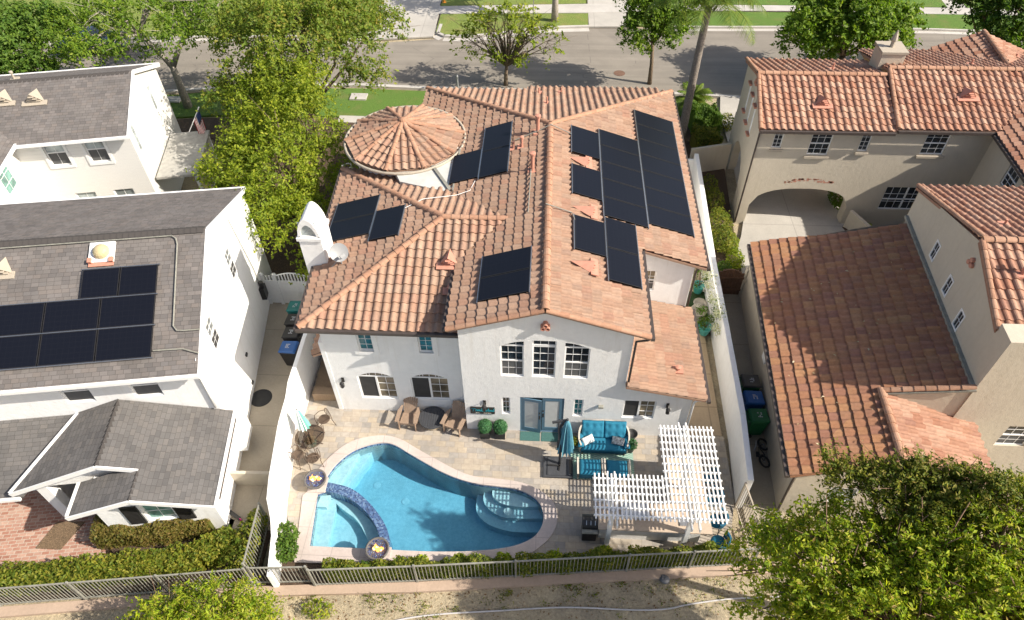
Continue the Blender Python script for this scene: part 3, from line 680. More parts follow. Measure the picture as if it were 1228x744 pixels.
# gutters and downspouts
mb=MB(); gutter(mb,(-8.1,14.93,4.93),(-2.70,14.93,4.93)); part('gutter',mb,M['gutter'],mh)
mb=MB(); gutter(mb,(-8.12,14.95,4.93),(-8.56,23.9,4.93)); part('gutter',mb,M['gutter'],mh)
mb=MB(); gutter(mb,(3.42,14.35,5.68),(3.42,18.42,5.68)); part('gutter',mb,M['gutter'],mh)
mb=MB(); gutter(mb,(5.84,18.45,4.88),(5.84,30.7,4.86)); part('gutter',mb,M['gutter'],mh)
mb=MB(); gutter(mb,(5.72,14.35,2.55),(5.72,18.7,2.55)); part('gutter',mb,M['gutter'],mh)
mb=MB(); gutter(mb,(-3.07,14.42,5.73),(-3.07,17.4,5.73)); part('gutter',mb,M['gutter'],mh)
downspout(mh,[(3.42,14.45,5.62),(3.30,14.50,5.45),(2.96,14.56,5.30),(2.94,14.56,3.15)],M['gutter'])
downspout(mh,[(5.84,18.6,4.82),(5.52,18.66,4.68),(5.47,18.69,4.5),(5.47,18.69,2.7)],M['gutter'])
downspout(mh,[(5.72,14.42,2.5),(5.4,14.55,2.35),(5.30,14.57,2.2),(5.30,14.57,.05)],M['white'])
# turret
tc=(-6.0,25.2)
tb=MB(); tb.lathe([(2.12,-.15),(2.12,5.6)],(*tc,0),48); tur=part('turret',tb,M['stucco'],mh,True)
tb=MB(); ap=V3(*tc,6.42); R_=2.46; N=10
pts=[V3(tc[0]+R_*math.cos(2*math.pi*(k+.25)/N),tc[1]+R_*math.sin(2*math.pi*(k+.25)/N),5.66) for k in range(N)]
for k in range(N):
    a,b=pts[k],pts[(k+1)%N]; m=(a+b)/2; m2=Vector((tc[0],tc[1],0))+ (m-Vector((tc[0],tc[1],m.z))).normalized()*R_; m2.z=5.66
    clay_tiles(tb,[ap,a,b],w=.28,ex=.36,seed=40+k)
tr_=part('turret_roof',tb,M['tile'],tur)
mb=MB()
for k in range(N): ridge_caps(mb,pts[k]+V3(0,0,.05),ap+(pts[k]-ap)*.05+V3(0,0,.05),r=.10,seed=60+k)
mb.ball(ap+V3(0,0,.08),.17,10,6,.6); part('ridge_cap',mb,M['ridge'],tur)
mb=MB(); mb.lathe([(2.16,5.50),(2.52,5.54),(2.56,5.57),(2.56,5.66),(2.48,5.66),(2.46,5.60)],(*tc,0),48,False); part('turret_gutter',mb,M['trimtan'],tur,True)
mb=MB(); mb.prism([(-3.62,21.62),(-3.62,24.9),(-5.0,25.0),(-6.2,23.2),(-5.75,22.25)],5.2,5.56); part('flat_roof_panel',mb,M['membrane'],mh)
mb=MB(); mb.bar((-3.72,21.75,5.60),(-4.6,23.3,5.60),.12,.06); mb.bar((-3.60,21.65,5.60),(-3.60,24.4,5.62),.06,.12); part('roof_flashing',mb,M['iron'],mh)  # diagonal bar stands for the valley gutter's shadow; the other bar is flashing
# chimney with pointed arch cap
x0,x1,y0,y1=-8.50,-7.72,17.95,18.95
cb=MB(); cb.box(x0,y0,-.15,x1,y1,6.16); ch=part('chimney',cb,M['stucco'],mh)
cb=MB(); cb.box(x0-.05,y0-.06,6.16,x1+.05,y1+.06,6.28)
arc=[]; xm=(x0+x1)/2; hw=(x1-x0)/2
for i in range(17):
    t=-1+2*i/16; z=6.28+.80*(1-abs(t)**1.9)**.66 if abs(t)<1 else 6.28
    arc.append((xm+t*hw,z))
ia=[(xm+(x-xm)*.70,6.33+(z-6.28)*.62) for x,z in arc]
for (p,q,ip,iq) in zip(arc[:-1],arc[1:],ia[:-1],ia[1:]):
    cb.poly([V3(p[0],y0,p[1]),V3(p[0],y1,p[1]),V3(q[0],y1,q[1]),V3(q[0],y0,q[1])])
    for y,rv in ((y0,False),(y1,True)):
        f=[V3(ip[0],y,ip[1]),V3(iq[0],y,iq[1]),V3(q[0],y,q[1]),V3(p[0],y,p[1])]; cb.poly(f[::-1] if rv else f)
    cb.poly([V3(ip[0],y0,ip[1]),V3(ip[0],y1,ip[1]),V3(iq[0],y1,iq[1]),V3(iq[0],y0,iq[1])])
cb.box(x0,y0,6.275,x1,y1,6.33)
part('chimney_cap',cb,M['stucco'],ch)
cb=MB(); cb.box(xm-.30,y0+.06,6.34,xm+.30,y0+.08,6.90); cb.bar((xm-.2,y0+.05,6.38),(xm+.15,y0+.05,6.7),.015,.015); part('spark_screen',cb,M['glasslight'],ch)
# tiled awning on the left wall, hearth below
mb=MB(); aw=plane_xy((-8.35,16.0,2.35),(-8.45,17.5,2.35),(-7.55,16.7,2.75)); clay_tiles(mb,slope_poly(aw,[(-8.40,15.98),(-7.56,15.98),(-7.62,17.4),(-8.45,17.4)]),seed=80)
part('awning_roof',mb,M['tile'],mh)
mb=MB(); mb.box(-7.66,15.28,0,-7.50,15.9,3.9); part('buttress',mb,M['stucco'],mh)

# ---------------- solar arrays, dish
eR=V3(0,1,0); sR=V3(-1,0,KR)
def arrR(x,y): return V3(x,y,zr(x))
k=math.sqrt(1+KR*KR)
O=arrR(5.42,16.35)      # e along Y, s up the slope
rl=[]
def rr(xa,xb,ya,yb,nn):
    for i in range(nn): rl.append((ya-16.35+(yb-ya)*i/nn,(5.42-xb)*k,(yb-ya)/nn,(xb-xa)*k))
rr(.87,2.0,23.0,24.85,1); rr(.88,2.0,20.42,22.22,1); rr(.93,2.03,17.42,19.2,1)
rr(2.02,3.66,19.62,25.2,5); rr(2.04,3.17,16.35,19.55,2); rr(3.68,5.42,19.88,27.65,7)
solar_array('solar_array','largest black solar array, stepped, on the right slope of the tile roof',O,eR,sR,rl,'solar arrays on the tile roof')
sL=V3(1,0,KR)
def L_arr(label,items):
    x0_=min(i[0] for i in items); y0_=min(i[2] for i in items); O=V3(x0_,y0_,zl(x0_)); rl=[]
    for (xa,xb,ya,yb,nn) in items:
        for i in range(nn): rl.append((ya-y0_+(yb-ya)*i/nn,(xa-x0_)*k,(yb-ya)/nn,(xb-xa)*k))
    solar_array('solar_array',label,O,V3(0,1,0),sL,rl,'solar arrays on the tile roof')
L_arr('three panel solar array beside the round turret',[(-2.58,-1.46,21.95,25.45,2),(-3.77,-2.60,22.05,23.95,1)])
L_arr('two panel solar array nearest the pool, just left of the ridge',[(-2.04,-.39,15.22,17.33,2)])
nlf=(Vector((-8.5,23.9,4.9))-Vector((-8.05,15,4.9))).cross(Vector((-3.62,19.2,6.3))-Vector((-8.05,15,4.9))).normalized()
if nlf.z<0: nlf=-nlf
ee=V3(0,1,0)-nlf*nlf.y; ee.normalize(); ss=nlf.cross(ee); ss=ss if ss.z>0 else -ss
O=V3(-8.02,18.75,lf(-8.02,18.75))
solar_array('solar_array','three panel solar array behind the white chimney',O,ee,ss,[(.30,0,1.12,1.80),(1.42,0,1.12,1.80),(-.12,1.84,1.66,1.18)],'solar arrays on the tile roof')
sd=thing('satellite_dish','grey oval satellite dish beside the white arched chimney','satellite dish',(-7.13,17.80,5.16))
mb=MB(); c=V3(0,0,.62); ax=V3(.42,-.62,.66).normalized(); s1=ax.orthogonal().normalized(); s2=ax.cross(s1)
rings=[]
for j in range(6):
    r=.33*j/5; rings.append([c+(s1*math.cos(t)*r+s2*math.sin(t)*r)+ax*(r*r*.45-.06) for t in [2*math.pi*q/24 for q in range(24)]])
for j in range(5):
    for q in range(24): mb.poly([rings[j][q],rings[j][(q+1)%24],rings[j+1][(q+1)%24],rings[j+1][q]])
part('reflector',mb,M['dish'],sd,True,world=False)
mb=MB(); mb.tube([(0,0,0),(0,0,.35),c-ax*.08],.025,8); mb.tube([(-.35,-.1,.0),(0,0,.4)],.015,6); mb.tube([(-.3,.35,.0),(0,0,.4)],.015,6); part('mast',mb,M['dish'],sd,world=False)
mb=MB(); mb.tube([c-s2*.0+V3(0,0,-.36),c+ax*.42+V3(.02,0,-.22)],.016,6); mb.obox(c+ax*.43+V3(.02,0,-.2),ax,s1,s2,.06,.09,.05); part('receiver_arm',mb,M['dish'],sd,world=False)
# ================================================================== near left house (its own frame: x along its ridge, y towards the street)
lh = thing('white_house','white house with grey shingle roof, solar panels and porch wing beside the brick paving','house',(-11.27,16.35,0),rad(8.9),None,True)
wb=MB()
Pw,_,_=wall(wb,(0,-3.05),(0,5.9),-.15,5.15,[(1.55,1.95,4.0,5.0),(1.1+3.9,1.1+4.4,3.85,5.1)] if False else [(1.40,2.05,3.9,5.1),(4.90,5.50,3.85,5.1)])
wb.poly([V3(0,-2.8,5.15),V3(0,5.66,5.15),V3(0,1.25,6.88)])
Pf,_,_=wall(wb,(-14,-3.05),(0,-3.05),-.15,5.05,[(9.45,10.35,3.55,4.62),(11.6,12.5,3.55,4.62)])
wall(wb,(0,5.9),(-14,5.9),-.15,5.05); wall(wb,(-14,5.9),(-14,-3.05),-.15,5.05)
# low garage and porch walls
wall(wb,(-14,-3.95),(-5.55,-3.95),-.15,2.60); wall(wb,(-5.55,-3.95),(-5.55,-5.2),-.15,2.4); 
wb.box(-5.55,-5.2,-.15,-5.2,-4.85,2.55)
Pq,_,_=wall(wb,(-3.55,-6.1),(0.0,-6.1),-.15,2.42,[(1.35,2.25,.95,1.95)]); wall(wb,(0,-6.1),(0,-3.05),-.15,2.45); wall(wb,(-3.55,-3.05),(-3.55,-6.1),-.15,2.5)
wb.poly([V3(-3.55,-6.1,2.42),V3(0,-6.1,2.42),V3(0,-6.1,2.5),V3(-1.9,-6.1,3.12),V3(-3.55,-6.1,2.55)])
# porch gable face with a wide arch
g=[(-5.55,2.5)]+[(-5.1+1.3*i/8-.0,1.55+.55*math.sin(math.pi*min(i,8)/16)) for i in range(9)]
wb.poly([V3(-5.55,-5.22,2.2),V3(-3.55,-5.22,2.2),V3(-3.55,-5.22,3.28),V3(-5.55,-5.22,2.62)])
wb.poly([V3(-3.55,-5.22,2.2),V3(-1.8,-5.22,2.2),V3(-1.8,-5.22,3.1),V3(-3.0,-5.22,3.48),V3(-3.55,-5.22,3.28)])
wb.box(-3.95,-5.22,-.15,-3.55,-4.9,2.25)
part('wall',wb,M['lwhite'],lh)
dk=MB(); dk.box(-5.2,-4.2,-.1,-3.6,-4.1,2.2); part('entry_door',dk,M['wood'],lh)
window(lh,Pw,1.40,2.05,3.9,5.1,2,4,rail=4.5,glass='greyglass',lower='screendark',depth=.02,fr=.035,mun=.012); window(lh,Pw,4.90,5.50,3.85,5.1,2,4,rail=4.47,glass='greyglass',lower='screendark',depth=.02,fr=.035,mun=.012)
window(lh,Pf,9.45,10.35,3.55,4.62,1,2,rail=4.1,lower='screen'); window(lh,Pf,11.6,12.5,3.55,4.62,1,2,rail=4.1,lower='screen')
window(lh,Pq,1.35,2.25,.95,1.95,2,2,glass='glassgreen')
for a in (.78,2.33):
    mb=MB(); mb.box(-3.55+a,-6.15,.92,-3.55+a+.5,-6.10,1.98)
    for i in range(14): mb.bar((-3.55+a+.05,-6.16,.98+i*.07),(-3.55+a+.45,-6.16,.98+i*.07),.02,.035)
    part('shutter',mb,M['blackmetal'],lh)
zf=lambda y: 4.93+.428*(y+3.42); zb=lambda y: 5.02+.41*(6.05-y)
rf=shingles('roof',[[(-14,-3.42,zf(-3.42)),(.07,-3.42,zf(-3.42)),(.07,1.22,zf(1.22)),(-14,1.22,zf(1.22))],[(-14,1.22,zf(1.22)),(.07,1.22,zf(1.22)),(.07,6.05,zb(6.05)),(-14,6.05,zb(6.05))]],M['shingle'],lh)
shingle_ridge('ridge_cap',(-14,1.22,6.93),(.05,1.22,6.93),M['shingle2'],rf)
mb=MB(); mb.bar((.10,-3.45,zf(-3.45)-.08),(.10,1.22,zf(1.22)-.06),.05,.16); mb.bar((.10,1.22,zf(1.22)-.06),(.10,6.1,zb(6.1)-.06),.05,.16); mb.bar((-14,-3.47,zf(-3.47)-.05),(.12,-3.47,zf(-3.47)-.05),.11,.12); mb.bar((-14,6.12,zb(6.12)-.05),(.12,6.12,zb(6.12)-.05),.10,.12)
part('trim_board',mb,M['white'],lh)
zp=3.6
pk=.355; zpr=lambda x: zp-pk*(x+2.95); zpl=lambda x: zp-pk*(-2.95-x)
rf2=shingles('porch_roof',[[(-2.95,-3.1,zp),(-2.95,-5.55,zp),(-1.85,-5.55,zpr(-1.85)),(-1.85,-6.62,zpr(-1.85)),(.38,-6.62,zpr(.38)),(.38,-3.06,zpr(.38)),(0,-3.06,zpr(0))],
  [(-2.95,-3.07,zp),(-4.42,-3.07,zpl(-4.42)),(-5.9,-5.55,zpl(-5.9)),(-2.95,-5.55,zp)],
  [(-1.85,-5.45,zpr(-1.85)),(-3.85,-5.45,2.60),(-3.85,-6.62,2.60),(-1.85,-6.62,zpr(-1.85))]],M['shingle2'],lh)
shingle_ridge('ridge_cap',(-2.95,-5.55,3.58),(-2.95,-3.1,3.58),M['shingle2'],rf2,.12); shingle_ridge('ridge_cap',(-1.85,-6.6,3.18),(-1.85,-5.5,3.18),M['shingle2'],rf2,.12)
mb=MB(); mb.bar((.44,-6.65,zpr(.44)),(.44,-3.1,zpr(.44)),.11,.12); mb.bar((-1.85,-6.66,zpr(-1.85)-.06),(.42,-6.66,zpr(.42)-.06),.05,.16); mb.bar((-3.9,-6.66,2.54),(-1.85,-6.66,zpr(-1.85)-.06),.05,.16); mb.bar((-3.9,-6.6,2.56),(-3.9,-5.45,2.56),.10,.12)
mb.bar((-5.95,-5.6,zpl(-5.95)-.06),(-2.95,-5.6,zp-.06),.05,.16); mb.bar((-2.95,-5.6,zp-.06),(-1.85,-5.6,zpr(-1.85)-.06),.05,.16); mb.bar((-4.45,-3.1,zpl(-4.45)-.02),(-5.95,-5.58,zpl(-5.95)-.02),.09,.14)
part('trim_board',mb,M['white'],lh)
mb=MB(); mb.tube([(.5,-6.4,zpr(.44)),(.5,-3.4,zpr(.44))],.03,6); part('gutter',mb,M['gutter'],lh)
shingles('garage_roof',[[(-14,-5.55,2.22),(-5.75,-5.55,2.22),(-4.3,-3.07,2.98),(-14,-3.07,2.98)]],M['shingle2'],lh)
mb=MB(); mb.bar((-14,-5.6,2.2),(-5.8,-5.6,2.2),.09,.12); part('garage_trim',mb,M['white'],lh)
downspout(lh,[(-.12,-3.45,4.8),(-.10,-3.12,4.6),(-.10,-3.12,2.75)],M['white'])
downspout(lh,[(.06,3.3,5.6),(.06,3.9,2.6),(.06,3.95,1.2)],M['iron'],.02)
mb=MB(); mb.box(0,3.75,.9,.2,4.15,1.5); mb.tube([(.1,3.95,1.5),(.1,3.95,1.75)],.1,10); part('electric_meter',mb,M['blackmetal'],lh)
mb=MB(); mb.box(0,-3.35,.35,.34,-2.35,1.15); part('utility_box',mb,M['white'],lh,bevel=.02)
mb=MB(); mb.box(-.01,.2,1.4,.06,.35,1.5); mb.box(-.01,-.3,.3,.06,-.15,.4); part('wall_outlet',mb,M['blackmetal'],lh)
mb=MB(); pz=lambda x,y: (x,y,zf(y)+.07)
mb.tube([pz(-9,1.0),pz(-1.0,1.0),pz(-.86,.9),pz(-.80,.7),pz(-.74,-1.95),pz(-.62,-2.1),pz(-.4,-2.12),pz(.1,-2.12)],.025,6)
mb.tube([pz(-1.3,-2.66),pz(-.4,-2.68),pz(-.2,-2.75),pz(.1,-2.85)],.025,6); part('roof_conduit',mb,M['iron'],rf)
nS=V3(0,-.428,1).normalized()
hood_vent(rf,(-6.3,.2,zf(.2)),(0,-1,-.428),nS,w=.6,L=.6,h=.45,mat='trimtan')
# skylight tube
sk=MB(); o=V3(-3.2,.62,zf(.62)+.03); sd_=V3(1,0,0); dn=V3(0,-1,-.428).normalized()
sk.obox(o+nS*.04,sd_,dn,nS,.40,.36,.04); s_=part('skylight',sk,M['white'],rf)
sk=MB(); N=16
for j in range(5):
    for q in range(N):
        def pp(j,q): r=.27*math.cos(j*math.pi/10); h=.08+.24*math.sin(j*math.pi/10); a=2*math.pi*q/N; return o+sd_*r*math.cos(a)+dn*r*math.sin(a)+nS*h
        sk.poly([pp(j,q),pp(j,q+1),pp(j+1,q+1),pp(j+1,q)])
part('skylight_dome',sk,M['skydome'],s_,True)
sk=MB(); sk.obox(o+dn*.42+nS*.02,sd_,dn,nS,.40,.07,.012); sk.obox(o+dn*.30+sd_*.34+nS*.1,sd_,dn,nS,.06,.08,.05); sk.obox(o+dn*.30-sd_*.34+nS*.1,sd_,dn,nS,.06,.08,.05); part('skylight_flashing',sk,M['clay'],s_)
# its solar array, in the world frame
c9,s9=math.cos(rad(8.9)),math.sin(rad(8.9)); ex9=V3(c9,s9,0); ey9=V3(-s9,c9,0); O9=V3(-11.27,16.35,0)
kk=math.sqrt(1+.428**2)
O=O9+ex9*-9.9+ey9*-2.85+V3(0,0,zf(-2.85)+.0)
rl=[]
for r_,(y0,y1) in enumerate(((-2.85,-1.85),(-1.85,-.87))):
    for i in range(5): rl.append((i*1.715,(y0+2.85)*kk,1.715,(y1-y0)*kk))
for i in range(2): rl.append((6.17+i*1.2,(-.87+2.85)*kk,1.2,.95*kk))
solar_array('solar_array','stepped black solar array on the grey shingle roof',O,ex9,ey9+V3(0,0,.428),rl,None,hgt=.12)

# ================================================================== far left house
fh = thing('white_house','white clapboard house with a brown shingle roof, further back on the left','house',(-18.5,25.7,0),rad(11.5),None,True)
wb=MB()
Pa,_,_=wall(wb,(-14,.3),(0,.3),-.15,5.2,[(10.25,11.1,3.75,5.0),(11.95,12.8,3.75,5.0),(10.5,11.4,1.1,2.2),(12.2,13.1,1.1,2.2)])
Pe,_,_=wall(wb,(0,.3),(0,6.4),-.15,5.2,[(.35,.55,3.8,5.3) if False else (.40,.85,3.75,5.1),(3.95,4.40,3.75,5.1)])
wb.poly([V3(0,.3,5.2),V3(0,6.4,5.2),V3(0,3.3,6.4)]); wall(wb,(0,6.4),(-14,6.4),-.15,5.2)
Pg,_,_=wall(wb,(-4.95,-5),(-4.95,.3),-.15,5.2,[(3.3,4.3,3.7,4.9)]); wall(wb,(-10,-5),(-4.95,-5),-.15,5.2)
part('wall',wb,M['siding'],fh)
window(fh,Pa,10.25,11.1,3.75,5.0,2,2,rail=4.4,glass='glasslight',lower='screen'); window(fh,Pa,11.95,12.8,3.75,5.0,2,2,rail=4.4,glass='glasslight',lower='screen')
window(fh,Pa,10.5,11.4,1.1,2.2,2,2,glass='glasslight'); window(fh,Pa,12.2,13.1,1.1,2.2,2,2,glass='glasslight')
window(fh,Pe,.40,.85,3.75,5.1,1,1,glass='glasslight',depth=.03); window(fh,Pe,3.95,4.40,3.75,5.1,1,1,glass='glasslight',depth=.03); window(fh,Pg,3.3,4.3,3.7,4.9,2,3,glass='glassgreen',depth=.03)
mb=MB()
for (a,b) in ((10.25,11.1),(11.95,12.8)):
    mb=MB()
    for x0,x1,z0,z1 in ((a-.12,a,3.63,5.02),(b,b+.12,3.63,5.02),(a,b,3.63,3.75)): mb.box(-14+x0,.26,z0,-14+x1,.31,z1)
    part('window_trim',mb,M['white'],fh)
for (a,b) in ((.40,.85),(3.95,4.40)):
    mb=MB()
    for y0,y1,z0,z1 in ((a-.08,a,3.65,5.2),(b,b+.08,3.65,5.2),(a,b,3.65,3.75),(a,b,5.1,5.2)): mb.box(-.005,.3+y0,z0,.05,.3+y1,z1)
    part('window_trim',mb,M['white'],fh)
zf2=lambda y: 5.18+.385*(y+.1); zb2=lambda y: 5.1+.40*(6.65-y)
rf=shingles('roof',[[(-14,-.1,zf2(-.1)),(.1,-.1,zf2(-.1)),(.1,3.27,zf2(3.27)),(-14,3.27,zf2(3.27))],[(-14,3.27,zf2(3.27)),(.1,3.27,zf2(3.27)),(.1,6.65,zb2(6.65)),(-14,6.65,zb2(6.65))],
 [(-4.6,-5.3,5.22),(-4.6,.05,5.22),(-7,2.55,6.2),(-7,-5.3,6.2)],[(-7,-5.3,6.2),(-7,2.55,6.2),(-9.4,.05,5.22),(-9.4,-5.3,5.22)]],M['shingle'],fh)
shingle_ridge('ridge_cap',(-14,3.27,6.45),(.1,3.27,6.45),M['shingle2'],rf)
mb=MB(); mb.bar((-4.6,-.16,5.14),(.14,-.16,5.14),.10,.12); mb.bar((-4.54,-5.3,5.16),(-4.54,0,5.16),.10,.12); mb.bar((.13,-.15,5.12),(.13,3.27,6.42),.05,.18); mb.bar((.13,3.27,6.42),(.13,6.7,5.02),.05,.18); mb.bar((-14,6.72,5.06),(.14,6.72,5.06),.1,.1)
part('trim_board',mb,M['white'],fh)
n2=V3(0,-.385,1).normalized()
hood_vent(rf,(-3.95,2.0,zf2(2.0)+.02),(0,-1,-.385),n2,w=.85,L=.75,h=.5,mat='trimtan'); hood_vent(rf,(-5.3,2.1,zf2(2.1)+.02),(0,-1,-.385),n2,w=.85,L=.75,h=.5,mat='trimtan'); pipe_vent(rf,(-5.3,3.9,zb2(3.9)),.35,.05,'trimtan')
mb=MB(); mb.box(.12,.75,2.22,2.05,4.6,2.36); pr_=part('porch_roof',mb,M['porchgrey'],fh,bevel=.02)
mb=MB()
for (x,y) in ((1.9,.9),(1.9,2.7),(1.9,4.45)): mb=MB(); mb.box(x-.07,y-.07,0,x+.07,y+.07,2.22); part('porch_post',mb,M['white'],fh)
mb=MB()
for i in range(18): mb.bar((.3+i*.09,.9,.25),(.3+i*.09,.9,.95),.03,.03)
mb.bar((.2,.9,.98),(1.9,.9,.98),.06,.06); mb.bar((.2,.9,.22),(1.9,.9,.22),.06,.05); part('porch_railing',mb,M['white'],fh)
# flag
fl=thing('flag','small stars and stripes flag on a pole beside the clapboard house','flag',(-17.7,30.2,2.3),rad(20))
mb=MB(); mb.tube([(-.5,.0,.3),(.0,0,1.0),(.35,0,1.5)],.02,8); mb.ball((.36,0,1.52),.04,8,5); part('pole',mb,M['white'],fl,world=False)
for nm,mt,rows in (('red_stripes','flagred',[i for i in range(13) if i%2==0]),('white_stripes','canvas',[i for i in range(13) if i%2==1])):
    mb=MB()
    for i in rows:
        for jx in range(6):
            def q(a,b): return V3(.3-.42*a+.02, .05*math.sin(a*7+b*3)+.015, 1.42-.62*a-1.15*b*.95) 
            a0,a1=i/13,(i+1)/13; b0,b1=jx/6,(jx+1)/6
            if i<7 and b0<.36: continue
            mb.poly([q(a0,b0),q(a0,b1),q(a1,b1),q(a1,b0)])
    part(nm,mb,M[mt],fl,world=False)
mb=MB(); 
for jx in range(2):
    b0,b1=jx/6,(jx+1)/6; mb.poly([q(0,b0),q(0,b1+.0),q(7/13,b1),q(7/13,b0)])
b0,b1=2/6,3/6; mb.poly([q(0,b0),q(0,.4),q(7/13,.4),q(7/13,b0)])
part('blue_canton',mb,M['navy'],fl,world=False)
# ================================================================== right house
rh=thing('tan_house','tan stucco house with a red tile roof and an arched drive-through beside the palm','house',(14,22,0))
wb=MB()
# upper block, street side
A=[(9.25,27.2),(15.0,27.2),(15.35,33.0),(9.72,33.0)]
def wl(p,q,z0,z1,ops=()): return wall(wb,p,q,z0,z1,ops)[0]
zt=5.25
# front face with the wide arch (opening built as three panels and an arched band)
PU=wl((9.25,27.2),(19.2,27.2),2.55,zt,[(.66,1.08,4.18,5.02),(2.28,3.20,3.86,5.02),(4.42,4.86,4.1,5.02),(7.15,8.15,4.0,5.12)])
ax0,ax1=9.68,14.25
wb.poly([V3(9.25,27.2,-.15),V3(ax0,27.2,-.15),V3(ax0,27.2,2.55),V3(9.25,27.2,2.55)])
PW=wl((14.25,27.2),(19.2,27.2),-.15,2.55,[(1.45,3.5,.92,2.22)])
N=16
for i in range(N):
    u0=ax0+(ax1-ax0)*i/N; u1=ax0+(ax1-ax0)*(i+1)/N; f=lambda u: 1.0+1.02*max(0,(1-abs(2*(u-ax0)/(ax1-ax0)-1)**2.6))**.5
    for y,rv in ((27.2,0),(32.98,1)):
        q=[V3(u0,y,f(u0)),V3(u1,y,f(u1)),V3(u1,y,2.55),V3(u0,y,2.55)]; wb.poly(q[::-1] if rv else q)
    for y0,y1 in ((27.2,27.75),(32.4,32.98)): wb.poly([V3(u0,y0,f(u0)),V3(u0,y1,f(u0)),V3(u1,y1,f(u1)),V3(u1,y0,f(u1))])
wb.poly([V3(9.6,27.75,2.5),V3(14.3,27.75,2.5),V3(14.6,32.4,2.5),V3(9.9,32.4,2.5)])
for (y0,y1) in ((27.2,27.75),(32.4,32.98)):
    dx=.08*(y0-27.2)
    wb.box(9.27+dx,y0+.004,-.15,9.68+dx*.5,y1,2.52); wb.box(14.25+dx*.5,y0+.004,-.15,14.7+dx,y1,2.52)
# left end wall with arch
P0,P1=(9.72,33.0),(9.25,27.2)
PL=wl(P0,P1,2.35,5.25,[(1.55,1.80,3.0,4.75) if False else (1.70,1.92,3.75,5.05),(2.75,2.97,3.75,5.05),(3.75,3.97,3.75,5.05)])
d=(V3(9.25,27.2,0)-V3(9.72,33,0)).normalized(); L=(V3(9.25,27.2,0)-V3(9.72,33,0)).length
PL2=lambda u,z: V3(9.72,33,0)+d*u+V3(0,0,z)
def band(u0,u1,z0,z1): wb.poly([PL2(u0,z0),PL2(u1,z0),PL2(u1,z1),PL2(u0,z1)])
band(0,1.3,-.15,2.35); band(4.3,L,-.15,2.35)
N=12
for i in range(N):
    u0=1.3+3.0*i/N; u1=1.3+3.0*(i+1)/N; f=lambda u: .9+1.35*max(0,1-abs(2*(u-1.3)/3-1)**2.2)**.5
    wb.poly([PL2(u0,f(u0)),PL2(u1,f(u1)),PL2(u1,2.35),PL2(u0,2.35)])
    wb.poly([PL2(u0,f(u0)),PL2(u0,f(u0))+V3(.4,0,0),PL2(u1,f(u1))+V3(.4,0,0),PL2(u1,f(u1))])
for u in (1.3,4.3): wb.poly([PL2(u,-.15),PL2(u,.95),PL2(u,.95)+V3(.4,0,0),PL2(u,-.15)+V3(.4,0,0)])
wb.poly([PL2(0,5.25),PL2(L,5.25),PL2(L/2-.05,6.2)])
wl((15.4,33),(9.72,33),2.5,5.25); wl((23.5,34.3),(15.4,34.3),-.15,5.2); wl((15.4,34.3),(15.4,33),-.15,5.25); wl((19.2,34.4),(19.2,30.5),4,5.2)
# wing towards the viewer
PG=wl((19.2,27.2),(18.9,21),-.15,5.25,[(1.9,2.85,3.95,5.1),(3.25,4.2,3.95,5.1)])
# middle gable block, its end wall over the garage
G0=V3(13.92,21.98,0); G1=V3(13.27,13.67,0)
PM=wl((13.92,21.98),(13.27,13.67),-.15,5.95,[(2.62,3.02,5.0-.0,5.75),(4.28,4.68,4.9,5.65),(5.72,6.12,4.75,5.5)])
dm=(G1-G0).normalized(); gp=lambda u,z: G0+dm*u+V3(0,0,z)
wb.poly([gp(0,5.95),gp(8.33,5.95),gp(7.6,6.45),gp(4.67,7.42)])
wl((13.27,13.67),(22,13.67),-.15,6.85,[]) if False else None
PFr=wl((13.27,13.67),(22,13.67),-.15,6.80,[(1.95,2.95,1.62,2.75)])
wb.poly([V3(13.27,13.67,6.8),V3(22,13.67,6.8),V3(22,14.4,6.8),V3(13.32,14.4,6.8)]); wb.poly([V3(13.32,14.4,5.9),V3(13.27,13.67,5.9),V3(13.27,13.67,6.8),V3(13.32,14.4,6.8)])
wl((22,22),(13.92,22),-.15,5.95)
# garage block
wl((8.62,22.1),(8.12,11.75),-.15,2.72); PGf=wl((8.12,11.75),(13.6,11.75),-.15,2.65,[(1.25,2.15,.85,1.75)]); wb.poly([V3(8.12,11.75,2.65),V3(13.6,11.75,2.65),V3(10.75,11.75,3.7)])
wl((13.6,11.75),(13.75,14.0),-.15,2.65); wb.poly([V3(10.9,13.98,3.0),V3(13.3,13.72,3.0),V3(13.3,13.72,4.55),V3(10.9,13.98,3.8)]); wl((13.9,22.1),(8.62,22.1),-.15,2.8)
wb.poly([V3(13.9,21.9,2.8),V3(8.62,22.1,2.8),V3(13.9,21.9,4.55)])
part('wall',wb,M['tan'],rh)
for a in ((.66,1.08,4.18,5.02,2,4),(4.42,4.86,4.1,5.02,2,4)): window(rh,PU,*a)
window(rh,PU,2.28,3.20,3.86,5.02,3,4,rail=4.44); window(rh,PU,7.15,8.15,4.0,5.12,3,4,rail=4.56); window(rh,PW,1.45,3.5,.92,2.22,6,3,slider=True,rail=1.5)
for a in ((1.70,1.92),(2.75,2.97),(3.75,3.97)): window(rh,PL,a[0],a[1],3.75,5.05,1,2,glass='glasslight',fr=.04,depth=.03)
window(rh,PG,1.9,2.85,3.95,5.1,3,4,rail=4.5); window(rh,PG,3.25,4.2,3.95,5.1,3,4,rail=4.5)
for a in ((2.62,3.02,5.0,5.75),(4.28,4.68,4.9,5.65),(5.72,6.12,4.75,5.5)): window(rh,PM,*a,2,2,depth=.03,fr=.06)
window(rh,PFr,1.95,2.95,1.62,2.75,3,4,rail=2.18,lower='screen')
window(rh,PGf,1.25,2.15,.85,1.75,2,2,glass='glasslight',depth=.05)
